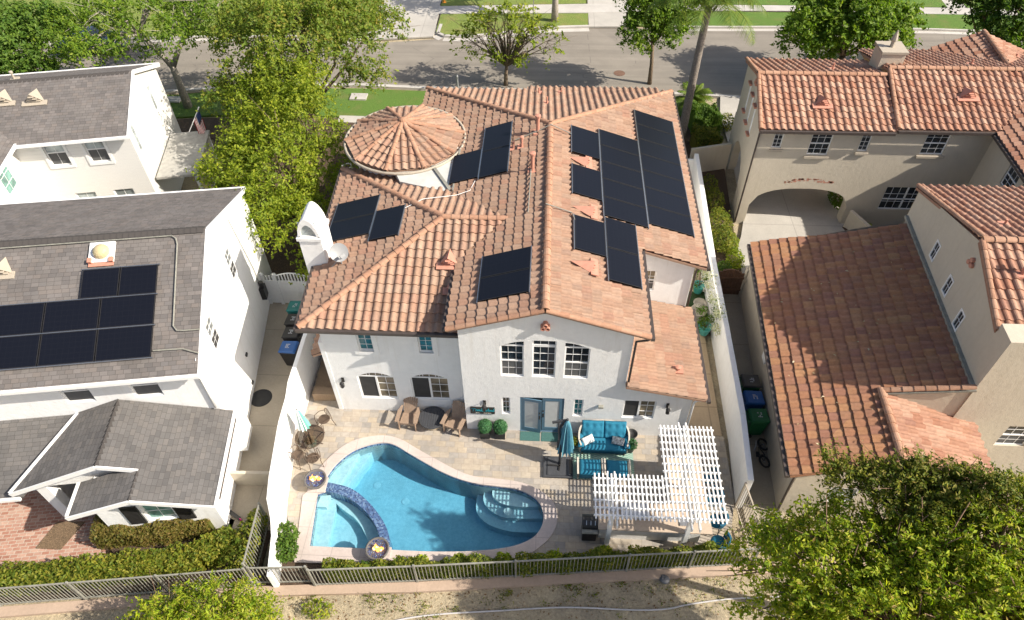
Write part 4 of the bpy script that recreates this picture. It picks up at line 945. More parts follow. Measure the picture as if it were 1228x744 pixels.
# sills and window ledges
mb=MB()
for (a,b,z) in ((.6,1.14,4.1),(2.2,3.28,3.78),(4.36,4.92,4.02),(7.05,8.25,3.92)): mb.box(9.25+a,27.1,z-.06,9.25+b,27.22,z+.05)
part('window_sill',mb,M['trimtan'],rh)
mb=MB()
for a in ((1.70,1.92),(2.75,2.97),(3.75,3.97)):
    for z in (3.62,5.08): c=PL((a[0]+a[1])/2,z+.03); mb=MB(); mb.box(c.x-.14,c.y-.2,z,c.x+.04,c.y+.2,z+.08); part('window_bracket',mb,M['clay'],rh)
for (c,ax) in ((PL(2.9,5.62)if False else PL2(2.85,5.68),V3(-1,0,0)),(gp(4.95,6.72),V3(-1,0,0))):
    mb=MB()
    for dy,dz in ((-.09,0),(.09,0),(0,.15)):
        q=c+V3(0,dy,dz); mb.tube([q+V3(.02,0,0),q+ax*.10],.085,10)
    part('gable_pipe_vent',mb,M['clay'],rh)
# painted scroll of roses over the arch
mb=MB(); rng=random.Random(5)
for i in range(46):
    u=11.0+2.15*rng.random(); z=2.36+.16*math.sin((u-11)/2.15*math.pi)+rng.uniform(-.07,.07); r=rng.uniform(.025,.06); a0=rng.random()*6
    mb.poly([V3(u+r*1.5*math.cos(a0+k*1.26),27.196,z+r*math.sin(a0+k*1.26)) for k in range(5)][::-1])
part('painted_flower_scroll',mb,M['clay'],rh)
# ---- roofs
rb=MB()
f1=plane_xy((9.15,26.88,5.30),(15.0,26.88,5.30),(12,29.93,6.27)); f2=plane_xy((9.5,33.2,5.28),(15.3,33.2,5.28),(12,29.93,6.27))
clay_tiles(rb,slope_poly(f1,[(9.08,26.88),(14.86,26.88),(15.1,29.93),(9.33,29.93)]),seed=101); clay_tiles(rb,slope_poly(f2,[(9.33,29.93),(15.1,29.93),(15.35,33.25),(9.62,33.25)]),seed=102)
g1=plane_xy((14.9,26.95,5.38),(23,26.95,5.38),(18,30.25,6.45)); g2=plane_xy((15,34.5,5.2),(23,34.5,5.2),(18,30.25,6.45))
clay_tiles(rb,slope_poly(g1,[(14.88,26.95),(23.5,26.95),(23.5,30.25),(15.12,30.25)]),seed=103)
clay_tiles(rb,slope_poly(g2,[(15.12,30.25),(23.5,30.25),(23.5,34.6),(15.45,34.6)]),seed=104)
h1=plane_xy((19.0,35,5.15),(19.0,31,5.15),(21.25,33,6.05)); h2=plane_xy((23.6,35,5.15),(23.6,31,5.15),(21.25,33,6.05))
clay_tiles(rb,slope_poly(h1,[(19.1,34.9),(21.3,34.9),(21.0,31.0),(19.1,31.0)]),seed=105); clay_tiles(rb,slope_poly(h2,[(21.3,34.9),(23.7,34.9),(23.7,31.0),(21.0,31.0)]),seed=106)
w1=plane_xy((18.95,27,5.33),(18.75,21,5.33),(21,24,6.1))
clay_tiles(rb,slope_poly(w1,[(18.97,27.0),(21.2,29.2),(21.2,21.0),(18.72,21.0)]),seed=107)
m1=plane_xy((13.88,21.98,5.98),(20,22.1,5.98),(13.5,17.3,7.44)); m2=plane_xy((13.3,14.4,6.5),(20,14.4,6.5),(13.5,17.3,7.44))
clay_tiles(rb,slope_poly(m1,[(13.66,17.3),(19.5,17.3),(19.8,22.2),(13.86,22.2)]),seed=108); clay_tiles(rb,slope_poly(m2,[(13.30,14.38),(19.5,14.38),(19.5,17.3),(13.54,17.3)]),seed=109)
roof2=part('roof',rb,M['rtile'],rh)
mb=MB(); ridge_caps(mb,(9.35,29.93,6.32),(15.05,29.93,6.32),seed=31); part('ridge_cap',mb,M['ridge'],roof2)
mb=MB(); ridge_caps(mb,(15.15,30.25,6.50),(23,30.25,6.50),seed=32); part('ridge_cap',mb,M['ridge'],roof2)
mb=MB(); ridge_caps(mb,(21.0,31.1,6.1),(21.3,34.9,6.1),seed=33); part('ridge_cap',mb,M['ridge'],roof2)
mb=MB(); ridge_caps(mb,(13.6,17.3,7.52),(19.5,17.3,7.52),seed=34); part('ridge_cap',mb,M['ridge'],roof2)
mb=MB(); rake_caps(mb,(9.12,26.9,5.36),(9.36,29.9,6.31),seed=35); part('rake_tile',mb,M['ridge'],roof2)
mb=MB(); rake_caps(mb,(9.64,33.2,5.34),(9.36,29.98,6.31),seed=36); part('rake_tile',mb,M['ridge'],roof2)
mb=MB(); rake_caps(mb,(13.90,22.15,5.98),(13.69,17.35,7.52),seed=37); part('rake_tile',mb,M['ridge'],roof2)
mb=MB(); rake_caps(mb,(13.34,14.42,6.53),(13.56,17.25,7.52),seed=38); part('rake_tile',mb,M['ridge'],roof2)
mb=MB(); rake_caps(mb,(14.93,27.0,5.45),(15.14,30.2,6.5),seed=39); part('rake_tile',mb,M['ridge'],roof2)
gb=MB(); go=plane_xy((8.43,22.2,2.86),(7.70,11.45,2.86),(13.27,13.67,4.62)); gx=plane_xy((10.85,14.1,3.83),(10.72,11.45,3.83),(13.95,12.2,2.85))
og=dict(w=.31,ex=.36,org=(7.70,11.45,2.86))
clay_tiles(gb,slope_poly(go,[(8.43,22.25),(7.70,11.45),(10.84,14.1),(10.84,21.9)]),seed=110,**og)
clay_tiles(gb,slope_poly(go,[(10.84,21.9),(10.84,14.1),(13.30,13.72),(13.90,21.5)]),seed=113,**og)
clay_tiles(gb,slope_poly(go,[(7.70,11.45),(10.70,11.45),(10.84,14.1)]),seed=111,**og)
part('garage_roof',gb,M['otile'],rh)
gb=MB(); clay_tiles(gb,slope_poly(gx,[(10.70,11.45),(13.85,11.45),(14.08,14.0),(10.84,14.1)]),seed=112,w=.31,ex=.36); gr=part('garage_side_roof',gb,M['rtile'],rh)
mb=MB(); ridge_caps(mb,(10.70,11.5,3.9),(10.84,14.1,3.9),seed=41); part('ridge_cap',mb,M['ridge'],gr)
mb=MB(); rake_caps(mb,(10.84,14.08,go(10.84,14.08)+.06),(13.25,13.70,go(13.25,13.7)+.08),seed=42); part('ridge_cap',mb,M['ridge'],gr)
mb=MB(); gutter(mb,(8.36,22.2,2.84),(7.63,11.45,2.84)); part('gutter',mb,M['gutter'],rh)
mb=MB(); gutter(mb,(9.1,26.80,5.3),(14.8,26.80,5.3)); part('gutter',mb,M['gutter'],rh)
mb=MB(); gutter(mb,(14.9,26.87,5.36),(19.0,26.87,5.36)); part('gutter',mb,M['gutter'],rh)
mb=MB(); gutter(mb,(18.9,27,5.3),(18.68,21,5.3)); part('gutter',mb,M['gutter'],rh)
mb=MB(); mb.bar((13.86,21.9,4.72),(13.22,13.75,4.66),.14,.10); mb.bar((13.30,13.62,4.6),(10.9,13.98,3.82),.06,.06); part('wall_flashing',mb,M['iron'],rh)
nF2=V3(0,-.32,1).normalized()
hood_vent(roof2,(11.9,28.15,f1(11.9,28.15)+.08),(0,-1,-.32),nF2,w=.7,L=.6,h=.42); hood_vent(roof2,(18.15,28.6,g1(18.15,28.6)+.08),(0,-1,-.32),nF2,w=.75,L=.65,h=.42)
pipe_vent(roof2,(14.5,16.2,m2(14.5,16.2)),.62,.07); pipe_vent(roof2,(15.0,18.6,m1(15,18.6)),.25,.04,cap=False); pipe_vent(roof2,(13.0,31,f2(13,31)),.35,.04,cap=False); pipe_vent(roof2,(19.2,31.2,g2(19.2,31.2)),.3,.04,cap=False); pipe_vent(roof2,(22.2,33,h2(22.2,33)),.2,.05,cap=False)
# chimney
cb=MB(); cb.box(15.0,31.0,4.5,16.05,32.0,6.75); ch2=part('chimney',cb,M['tan'],rh); cb=MB(); cb.box(14.94,30.94,6.755,16.11,32.06,6.86); cb.tube([(15.5,31.5,6.86),(15.5,31.5,7.2)],.1,8); cb.lathe([(.16,0),(.10,.2),(.02,.42)],(15.5,31.5,7.2),8); part('chimney_cap',cb,M['trimtan'],ch2)
downspout(rh,[(9.12,26.82,5.22),(9.2,27.1,5.0),(9.22,27.14,.0)],M['gutter']); downspout(rh,[(7.72,11.5,2.75),(8.0,11.68,2.5),(8.06,11.7,.2)],M['gutter']); downspout(rh,[(8.02,17.1,2.78),(8.28,16.9,2.35)],M['gutter'],.05)
mb=MB(); mb.box(8.29,16.95,1.5,8.36,17.35,2.3) ; part('utility_panel',mb,M['white'],rh)
# ================================================================== ground
def flat(name, pts, z, mat, holes=(), kind='structure', skirt=None, base=None):
    """a level sheet with holes; skirt = how far its edge goes down"""
    loops=[[Vector((p[0],p[1],0)) for p in pts]]+[[Vector((p[0],p[1],0)) for p in h] for h in holes]
    tri=tessellate_polygon(loops); vs=[(p.x,p.y,z) for l in loops for p in l]; mb=MB()
    fs=[]
    for t in tri:
        a,b,c=[Vector(vs[i]) for i in t]; fs.append(t if (b-a).cross(c-a).z>0 else t[::-1])
    mb.add(vs,fs)
    if skirt:
        k=0
        for l in loops:
            m=len(l)
            for i in range(m):
                p,q=l[i],l[(i+1)%m]; mb.poly([V3(p.x,p.y,z),V3(q.x,q.y,z),V3(q.x,q.y,z-skirt),V3(p.x,p.y,z-skirt)])
    return solo(name, mb, M[mat], kind=kind)
def smooth(pts, n=4, closed=True):
    out=[]; m=len(pts)
    for i in range(m if closed else m-1):
        p0,p1,p2,p3=[pts[(i+d)%m] if closed else pts[min(max(i+d,0),m-1)] for d in (-1,0,1,2)]
        for k in range(n):
            t=k/n; out.append(tuple(.5*((2*p1[j])+(-p0[j]+p2[j])*t+(2*p0[j]-5*p1[j]+4*p2[j]-p3[j])*t*t+(-p0[j]+3*p1[j]-3*p2[j]+p3[j])*t**3) for j in range(len(p1))))
    if not closed: out.append(tuple(pts[-1]))
    return out
pool_arc=smooth([(-7.48,12.30),(-7.26,12.85),(-6.85,13.37),(-6.35,13.68),(-5.73,13.85),(-5.25,13.76),(-4.74,13.47),(-4.14,13.13),(-3.45,12.76),(-2.8,12.50),(-2.16,12.34),(-1.45,12.27),(-.74,12.19),(-.21,11.97),(.11,11.65),(.23,11.19),(.13,10.74),(-.15,10.40),(-.64,10.15),(-1.29,9.99),(-2.11,9.88),(-2.93,9.82),(-3.75,9.80),(-4.67,9.80)],4,False)
pool=pool_arc
spa_band_out=smooth([(-7.42,12.14),(-6.51,11.94),(-5.80,11.46),(-5.26,10.91),(-4.91,10.38),(-4.74,9.80)],5,False)
spa_band_in=smooth([(-7.36,11.80),(-6.64,11.62),(-6.03,11.27),(-5.52,10.79),(-5.20,10.27),(-5.12,9.80)],5,False)
hole=pool_arc+[(-7.42,9.80),(-7.62,11.68),(-7.36,11.80)]     # pool and spa together
cop_out=smooth([(-4.72,9.44),(-3.85,9.42),(-2.72,9.48),(-1.51,9.58),(-.46,9.77),(.12,10.11),(.55,10.62),(.70,11.16),(.56,11.73),(.14,12.14),(-.57,12.45),(-1.46,12.56),(-2.25,12.62),(-2.9,12.84),(-3.68,13.24),(-4.48,13.68),(-5.09,14.02),(-5.76,14.16),(-6.58,13.99),(-7.15,13.64),(-7.64,13.0),(-7.95,12.3)],4,False)
cop_out+= [(-7.98,11.78),(-8.12,11.6),(-7.78,9.24),(-4.74,9.30)]
patio=[(-8.95,18.5),(-8.95,13.0),(-8.55,11.0),(-8.02,9.9),(-7.85,9.3),(-4.7,9.25),(-2.7,9.36),(0,9.6),(1.2,9.72),(6.3,10.35),(6.75,12.1),(6.78,14.70),(5.2,14.70),(5.2,14.9),(-2.6,14.9),(-2.6,15.5),(-7.4,15.5),(-7.6,18.5)]
flat('patio_paving',patio,0.0,'pav',[cop_out],skirt=.16)
cp=flat('pool_coping',cop_out,.035,'coping',[hole],skirt=.10)
# big ground sheet with a hole for the pool
flat('ground',[(-140,-40),(140,-40),(140,160),(-140,160)],-.15,'dirt',[[(-8.1,9.35),(.9,9.35),(.9,14.2),(-8.1,14.2)]])
flat('dirt_path',[(-40,-10),(40,-10),(40,13.2),(6.9,9.83),(2.9,9.45),(-.6,9.09),(-3.7,8.80),(-7,8.56),(-8.7,8.42),(-16.5,7.40),(-40,4.2)],-.10,'dirt')
flat('planting_bed',[(-8.9,10.9),(-8.1,9.3),(-4.7,9.25),(0,9.6),(6.3,10.3),(6.9,9.83),(2.9,9.45),(-.6,9.09),(-3.7,8.80),(-7,8.56),(-8.75,8.42),(-8.62,9.6)],-.03,'mulch',skirt=.1)
flat('side_concrete',[(6.80,31),(6.72,14.71),(5.2,14.71),(5.2,31)],.0,'conc2',skirt=.16)
flat('side_concrete',[(8.9,22.2),(8.3,11.2),(7.0,11.2),(7.0,14),(7.15,22.2)],.0,'conc',skirt=.16)
flat('side_concrete',[(-9.0,20.9),(-9.0,13.3),(-8.72,10.3),(-10.9,10.2),(-11.2,15.5),(-12.05,20.9)],.0,'conc',skirt=.16)
flat('artificial_turf',[(5.75,22.2),(7.1,22.2),(6.98,19.75),(5.75,19.75)],.02,'turf',skirt=.02)
flat('brick_paving',[(-30,11.5),(-15.2,12.4),(-10.2,10.6),(-10.2,9.9),(-11.1,9.55),(-13.2,9.15),(-17,8.6),(-30,6.8)],.0,'brick',skirt=.16)
flat('mulch_bed',[(-16.2,10.25),(-15.25,10.3),(-15.6,9.30),(-16.45,9.30)],.03,'mulch2',skirt=.05)
flat('planting_bed',[(-30,6.75),(-17,8.55),(-13.2,9.10),(-11.1,9.50),(-9.9,10.2),(-8.9,10.9),(-8.8,8.6),(-16.5,7.55),(-30,5.8)],-.02,'mulch',skirt=.1)
flat('planting_bed',[(-14.5,10.2),(-10.6,10.9),(-10.2,9.95),(-11.2,9.7),(-14.0,9.2)],.025,'mulch',skirt=.04)
flat('front_lawn',[(-34,37.2),(-22.9,38.2),(-18.6,39.0),(-11.9,39.3),(-7.7,39.1),(9.2,38.95),(9.0,36.9),(-6,36.2),(-20,35.9),(-34,34)],-.02,'grass',skirt=.12)
flat('side_garden_soil',[(-34,33.9),(-20,35.6),(-6,36.0),(9,36.7),(9,31.2),(-5.5,31.2),(-5.5,23),(-7.8,22.5),(-7.8,21),(-12.1,21),(-17,28),(-19,33.5)],-.02,'mulch',skirt=.1)
flat('front_path',[(-12.3,36.1),(-6.0,36.0),(-6.0,35.2),(-12.3,35.4)],.0,'kerb',skirt=.05)
flat('planting_bed',[(6.9,36.6),(9.2,36.7),(9.4,31.5),(8.8,22.4),(7.2,22.4),(6.9,31)],-.012,'mulch',skirt=.1)
flat('driveway',[(8.95,22.6),(8.97,25.0),(9.35,26.1),(9.75,27.6),(10.0,33),(9.95,36.8),(10.3,39.0),(15.6,39.0),(15.2,33),(14.5,27.6),(14.6,26),(15.5,24.8),(15.5,21.8)],.0,'drive',skirt=.15)
flat('driveway_bed',[(15.51,26.9),(15.51,24.8),(14.61,26.0),(14.3,26.9)],.03,'mulch',skirt=.1)
# street
road_near=[(-80,22),(-50,33.5),(-34,37.4),(-25.6,38.3),(-22.9,38.7),(-20.6,39.1),(-18.6,39.4),(-11.9,39.75),(-7.7,39.5),(9.1,39.3),(11.5,39.0),(30,39.1),(90,39.5)]
road_far=[(90,48.8),(30,48.2),(26.2,48.4),(16.7,48.5),(11.5,48.35),(6.9,48.3),(1.7,48.15),(-.7,47.9),(-2.6,47.3),(-4.3,46.75),(-6.2,46.45),(-8.1,46.2),(-11.4,45.6),(-18,46.1),(-25,45.8),(-34,44.9),(-50,41.5),(-80,30)]
flat('road',road_near+road_far,-.12,'asphalt')
def kerb(name,pts,w=.16,z=.02,off=1):
    mb=MB()
    for a,b in zip(pts[:-1],pts[1:]):
        d=V3(b[0]-a[0],b[1]-a[1],0).normalized(); n=V3(-d.y,d.x,0)*w*off
        mb.prism([(a[0],a[1]),(b[0],b[1]),(b[0]+n.x,b[1]+n.y),(a[0]+n.x,a[1]+n.y)] if off>0 else [(a[0],a[1]),(a[0]+n.x,a[1]+n.y),(b[0]+n.x,b[1]+n.y),(b[0],b[1])],-.14,z)
        g=-n*2.2; q=[(a[0],a[1]),(a[0]+g.x,a[1]+g.y),(b[0]+g.x,b[1]+g.y),(b[0],b[1])]
        mb.add([(x,y,-.115) for x,y in q],[(0,1,2,3)] if off>0 else [(3,2,1,0)])
    return solo(name,mb,M['kerb'],kind='structure')
kerb('kerb',road_near[1:-1],off=-1 if False else -1)
kerb('kerb',[(90,48.8),(30,48.2),(26.2,48.4),(16.7,48.5),(11.5,48.35),(6.9,48.3)][::-1],off=1)
kerb('kerb',[(-7.9,48.3),(-7.95,46.9),(-7.4,46.45),(-6.2,46.42),(-4.3,46.72),(-2.6,47.25),(-.7,47.88),(1.7,48.12),(2.6,48.2)],off=1,w=.22)
kerb('kerb',[(-50,41.5),(-34,44.9),(-25,45.8),(-18,46.1),(-13,45.75)],off=1)
flat('far_lawn',[(-60,42),(-34,45.1),(-25,46.0),(-18,46.3),(-12.5,45.9),(-12.6,60),(-60,60)],-.01,'grass2',skirt=.1)
flat('far_driveway',[(-12.7,45.75),(-8.1,46.4),(-8.15,48.4),(-8.3,60),(-12.7,60)],.0,'drive',skirt=.1)
flat('far_lawn',[(-8.0,49.9),(-8.0,47.1),(-7.4,46.6),(-6.2,46.58),(-4.3,46.9),(-2.6,47.45),(-.7,48.1),(1.7,48.32),(2.55,48.35),(2.6,50.3)],.01,'grass2',skirt=.1)
flat('far_lawn',[(5.3,48.5),(11.5,48.52),(16.7,48.67),(26.2,48.57),(30,48.4),(60,48.5),(60,50.7),(5.3,50.9)],.0,'grass',skirt=.1)
flat('far_driveway',[(2.6,48.2),(5.3,48.3),(6.2,60),(2.6,60)],.0,'drive',skirt=.1)
flat('sidewalk',[(-8.2,49.95),(2.6,50.4),(10,50.95),(17,51.1),(30,50.8),(60,50.6),(60,51.8),(30,51.9),(16,52),(2.6,51.9),(-3.8,51.5),(-8.3,51.2)],.012,'kerb',skirt=.05)
flat('far_lawn',[(-8.25,51.3),(-3.8,51.6),(2.5,51.98),(2.5,60),(-8.25,60)],.0,'grass2',skirt=.1); flat('far_lawn',[(5.6,52.1),(16,52.1),(28.4,52.0),(28.6,60),(5.6,60)],.0,'grass',skirt=.1); flat('far_lawn',[(29.8,52.0),(60,51.9),(60,60),(29.8,60)],.0,'grass',skirt=.1)
flat('garden_path',[(28.4,51.95),(29.7,51.95),(30.2,60),(28.6,60)],.004,'kerb',skirt=.05)
mb=MB(); mb.lathe([(.36,0),(.36,.012),(.30,.012)],(4.4,41.87,-.118),24); solo('manhole_cover',mb,M['rustiron'],'round rusty manhole cover set in the street','manhole cover')
mb=MB(); mb.lathe([(.42,.0),(.42,.012),(.38,.016)],(-10.82,15.66,.0),28); solo('rubber_mat',mb,M['rubber'],'round black mat lying on the concrete beside the white house','mat')

# ================================================================== pool
sp=thing('swimming_pool','free form blue swimming pool with a curved blue mosaic spa wall and round corner steps','swimming pool',(-3.5,11.5,0))
def ring_walls(mb, pts, z0, z1, closed=True):
    m=len(pts)
    for i in range(m if closed else m-1):
        a,b=pts[i],pts[(i+1)%m]; mb.poly([V3(a[0],a[1],z0),V3(b[0],b[1],z0),V3(b[0],b[1],z1),V3(a[0],a[1],z1)])
mb=MB(); ring_walls(mb,hole,-1.35,-.06)
mb.poly([V3(-8.2,9.3,-1.15),V3(1,9.3,-1.15),V3(1,14.3,-1.15),V3(-8.2,14.3,-1.15)])
part('basin',mb,M['plaster'],sp)
mb=MB(); ring_walls(mb,[(x*1,y*1) for x,y in [(p[0]+(-3.5-p[0])*.0008,p[1]+(11.5-p[1])*.0008) for p in hole]],-.13,-.03); part('waterline_tile',mb,M['mosaic'],sp)
# shallow shelf, corner steps
mb=MB(); mb.prism([(-7.62,12.1),(-7.0,11.9),(-6.55,12.9),(-6.15,13.85),(-7.2,13.6)],-1.2,-.50); mb.prism([(-7.62,12.1),(-7.15,11.95),(-6.78,12.9),(-6.5,13.9),(-7.2,13.6)],-1.2,-.28); part('tanning_ledge',mb,M['plaster'],sp)
for k,(pts,z) in enumerate((([(-2.12,12.45),(-2.16,12.05),(-2.08,11.62),(-1.64,11.22),(-.80,11.0),(.3,11.03),(.3,12.5)],-.78),([(-1.86,12.45),(-1.90,12.05),(-1.70,11.70),(-1.22,11.42),(-.6,11.38),(.3,11.42),(.3,12.5)],-.54),([(-1.56,12.45),(-1.58,12.12),(-1.40,11.88),(-1.06,11.74),(-.5,11.70),(.3,11.76),(.3,12.5)],-.30))):
    mb=MB(); mb.prism(smooth(pts[:-1],3,False)+[pts[-1]],-1.2,z); part('step',mb,M['plaster'],sp)
# spa wall
mb=MB(); band=spa_band_out+spa_band_in[::-1]; mb.prism(band,-1.3,.06); part('spa_wall',mb,M['mosaic'],sp)
# spa floor, bench
mb=MB(); mb.prism(spa_band_in+[(-7.42,9.80),(-7.62,11.68)],-1.3,-.72); part('spa_floor',mb,M['plaster'],sp)
bi=[(-7.20,11.72),(-6.72,11.34),(-6.2,11.0),(-5.85,10.6),(-5.62,10.2),(-5.55,9.80)]
mb=MB(); mb.prism(spa_band_in+smooth(bi,4,False)[::-1],-1.2,-.38); mb.prism([(-7.62,11.68),(-7.42,9.80),(-6.95,9.80),(-7.02,11.68)],-1.2,-.36); mb.prism([(-7.0,9.80),(-5.5,9.80),(-5.5,9.98),(-7.0,9.98)],-1.2,-.37); mb.prism([(-7.60,11.30),(-7.56,11.70),(-7.22,11.76),(-7.26,11.30)],-1.2,-.16); part('spa_bench',mb,M['plaster'],sp)
mb=MB(); 
for (x,y,z) in ((-5.9,12.75,-1.14),(-4.75,12.15,-1.14),(-6.9,10.6,-.71),(-6.2,10.3,-.71),(-1.0,11.5,-.29)): mb.lathe([(.14,0),(.14,.006),(.10,.010)],(x,y,z),20)
part('drain_cover',mb,M['plaster'],sp)
mb=MB()
loops=[[Vector((p[0],p[1],0)) for p in hole]]; vs=[(p[0],p[1],-.12) for p in hole]; fs=[]
for t in tessellate_polygon(loops):
    a,b,c=[Vector(vs[i]) for i in t]; fs.append(t if (b-a).cross(c-a).z>0 else t[::-1])
mb.add(vs,fs); low=[(x,y,-1.149) for x,y,z in vs]; b0=len(mb.v); m=len(hole)
mb.v+=low; mb.f+=[tuple(b0+i for i in f[::-1]) for f in fs]+[(i,b0+i,b0+(i+1)%m,(i+1)%m) for i in range(m)]
wt=solo('pool_water',mb,M['water'],kind='structure')
bm=bmesh.new(); bm.from_mesh(wt.data); bmesh.ops.recalc_face_normals(bm,faces=bm.faces[:]); bm.to_mesh(wt.data); bm.free()
# fire bowls
mb=MB(); mb.box(-7.98,11.72,.036,-7.36,12.30,.10); solo('fire_bowl_plinth',mb,M['coping'],'square stone plinth under the fire bowl by the patio table','plinth',bevel=.01)
mb=MB(); mb.box(-5.42,9.32,.036,-4.70,9.86,.10); solo('fire_bowl_plinth',mb,M['coping'],'square stone plinth under the fire bowl nearest the iron fence','plinth',bevel=.01)
def fire_bowl(loc,label,seed):
    t=thing('fire_bowl',label,'fire bowl',loc,0,'fire bowls on the spa wall'); rng=random.Random(seed)
    mb=MB(); mb.lathe([(.18,0),(.20,.06),(.36,.30),(.385,.36),(.385,.40),(.33,.40),(.32,.35),(.0001,.345)],(0,0,0),32,False); part('bowl',mb,M['firestone'],t,True,world=False)
    mb=MB()
    for i in range(520):
        r=.315*math.sqrt(rng.random()); a=rng.random()*6.283; s=rng.uniform(.012,.024); c=V3(r*math.cos(a),r*math.sin(a),.36+rng.uniform(0,.02))
        p=[c+V3(rng.uniform(-s,s),rng.uniform(-s,s),rng.uniform(0,s)) for _ in range(4)]; mb.add(p,[(0,1,2),(0,2,3),(0,3,1),(1,3,2)])
    part('fire_glass',mb,M['fglass'],t,world=False)
    for nm,mt,nn,hh,ww in (('flame','flame',9,.26,.045),('flame_core','flame2',6,.17,.03)):
        mb=MB()
        for i in range(nn):
            x=rng.uniform(-.17,.17); y=rng.uniform(-.07,.07); h=hh*rng.uniform(.5,1.1)*(1-abs(x)*2.6); w=ww*rng.uniform(.7,1.3); ln=rng.uniform(-.05,.05)
            mb.lathe([(w*.5,0),(w,h*.25),(w*.7,h*.5),(w*.35,h*.75),(.002,h)],(0,0,0),7,False)
            k=5*7
            for j in range(len(mb.v)-k,len(mb.v)):
                v=mb.v[j]; f=v[2]/max(h,.01); mb.v[j]=(v[0]+x+ln*f*f+.02*math.sin(f*5+i),v[1]+y+.02*math.sin(f*4+i*2),v[2]+.365)
        part(nm,mb,M[mt],t,True,world=False)
t=NT('blue_fire_glass'); gi=t.n('NewGeometry').outputs['Random Per Island']; t.bsdf(t.ramp(gi,[(0,(.01,.03,.16)),(.4,(.03,.08,.34)),(.7,(.06,.16,.48)),(.86,(.30,.42,.62)),(1,(.65,.72,.8))],True),.12,None); M['fglass']=t.m
fire_bowl((-7.68,12.0,.10),'lit fire bowl with blue glass at the spa corner nearest the patio table',1)
fire_bowl((-5.07,9.62,.10),'lit fire bowl with blue glass at the spa corner nearest the iron fence',2)

# ================================================================== walls, gates, fences
def poly_wall(name,pts,th,mat,label,cat='wall',cap=None):
    """pts (x,y,height): a freestanding wall along a line, th to the left of its direction"""
    mb=MB()
    for a,b in zip(pts[:-1],pts[1:]):
        d=V3(b[0]-a[0],b[1]-a[1],0).normalized(); n=V3(-d.y,d.x,0)*th
        q=[(a[0],a[1]),(b[0],b[1]),(b[0]+n.x,b[1]+n.y),(a[0]+n.x,a[1]+n.y)]
        mb.prism(q,-.15,[a[2],b[2],b[2],a[2]])
    return solo(name,mb,M[mat],label,cat,bevel=.012)
poly_wall('garden_wall',[(-8.95,20.8,2.05),(-8.95,17.0,2.05),(-8.93,15.0,2.03),(-8.90,14.4,1.85),(-8.86,13.3,1.83),(-8.60,11.4,1.83),(-8.42,10.5,1.83),(-8.36,10.15,1.2),(-8.28,9.7,.9),(-8.05,8.42,.88)],-.16,'lwhite','white stucco garden wall between the pool patio and the side yard of the white house')
poly_wall('garden_wall',[(6.76,11.9,1.75),(6.95,14.5,1.75),(7.03,18.5,1.75),(7.08,22.4,1.75),(7.25,27.0,1.75),(7.36,30.3,1.75)],-.20,'lwhite','white garden wall along the kitchen side of the tile roof house')
poly_wall('garden_wall',[(7.40,31.0,1.5),(9.5,31.6,1.5)],.16,'tan','short tan stucco wall joining the arched house, behind the palm','wall')
poly_wall('garden_wall',[(7.36,30.2,1.5),(6.9,30.2,1.5)],.12,'lwhite','narrow white wall return at the far end of the side yard','wall')
poly_wall('planter_wall',[(-10.75,11.9,.78),(-8.95,11.95,.78)],.12,'tan','low pale wall across the narrow side yard beside the porch wing','wall')
poly_wall('garden_wall',[(14.35,26.95,1.0),(15.0,25.9,.85)],.16,'tan','short tan pier wall with a clay cap near the drive-through arch','wall')
# white picket gate
g=thing('picket_gate','white vinyl gate with an arched picket top closing the side yard','gate',(-11.2,20.75,0))
mb=MB(); mb.box(-11.75,20.72,.05,-10.0,20.77,1.35); part('gate_panel',mb,M['plastic'],g); mb=MB()
for i in range(22):
    x=-11.85+i*.135; u=(x+10.6)/.75; top=1.66+(.16*(1-u*u) if abs(u)<1 else 0); mb.box(x-.03,20.73,1.35,x+.03,20.76,top)
part('picket',mb,M['plastic'],g)
for x in (-11.9,-11.35,-9.85,-9.05):
    mb=MB(); mb.box(x-.07,20.68,0,x+.07,20.82,1.72); mb.lathe([(.09,1.72),(.1,1.76),(.005,1.84)],(x,20.75,0),4); part('post',mb,M['plastic'],g)
mb=MB(); arc=[(-11.3+1.4*i/12,20.74,1.68+.17*math.sin(math.pi*i/12)) for i in range(13)]; mb.tube(arc,.03,6); mb.bar((-11.9,20.745,1.36),(-9.05,20.745,1.36),.06,.06); part('rail',mb,M['plastic'],g)
mb=MB(); mb.box(-11.9,20.73,.05,-11.75,20.76,1.35); mb.box(-10.0,20.73,.05,-9.05,20.76,1.35); part('side_panel',mb,M['plastic'],g)
# brown arched gate
g=thing('wooden_gate','dark brown arched timber gate between the garden wall and the tan house','gate',(7.9,22.1,0))
mb=MB()
for i in range(9):
    x=7.32+i*.135; mb.box(x,22.06,.05,x+.127,22.11,1.25+.28*math.sin(math.pi*(i+.5)/9))
part('gate_boards',mb,M['wood'],g); mb=MB(); mb.bar((7.3,22.04,.35),(8.55,22.04,.35),.04,.1); mb.bar((7.3,22.04,1.05),(8.55,22.04,1.05),.04,.1); part('gate_brace',mb,M['wood'],g)
mb=MB(); mb.box(8.56,21.95,-.1,8.80,22.2,1.62); solo('gate_pier',mb,M['tan'],'tan stucco pier holding the brown timber gate','pier',bevel=.01)
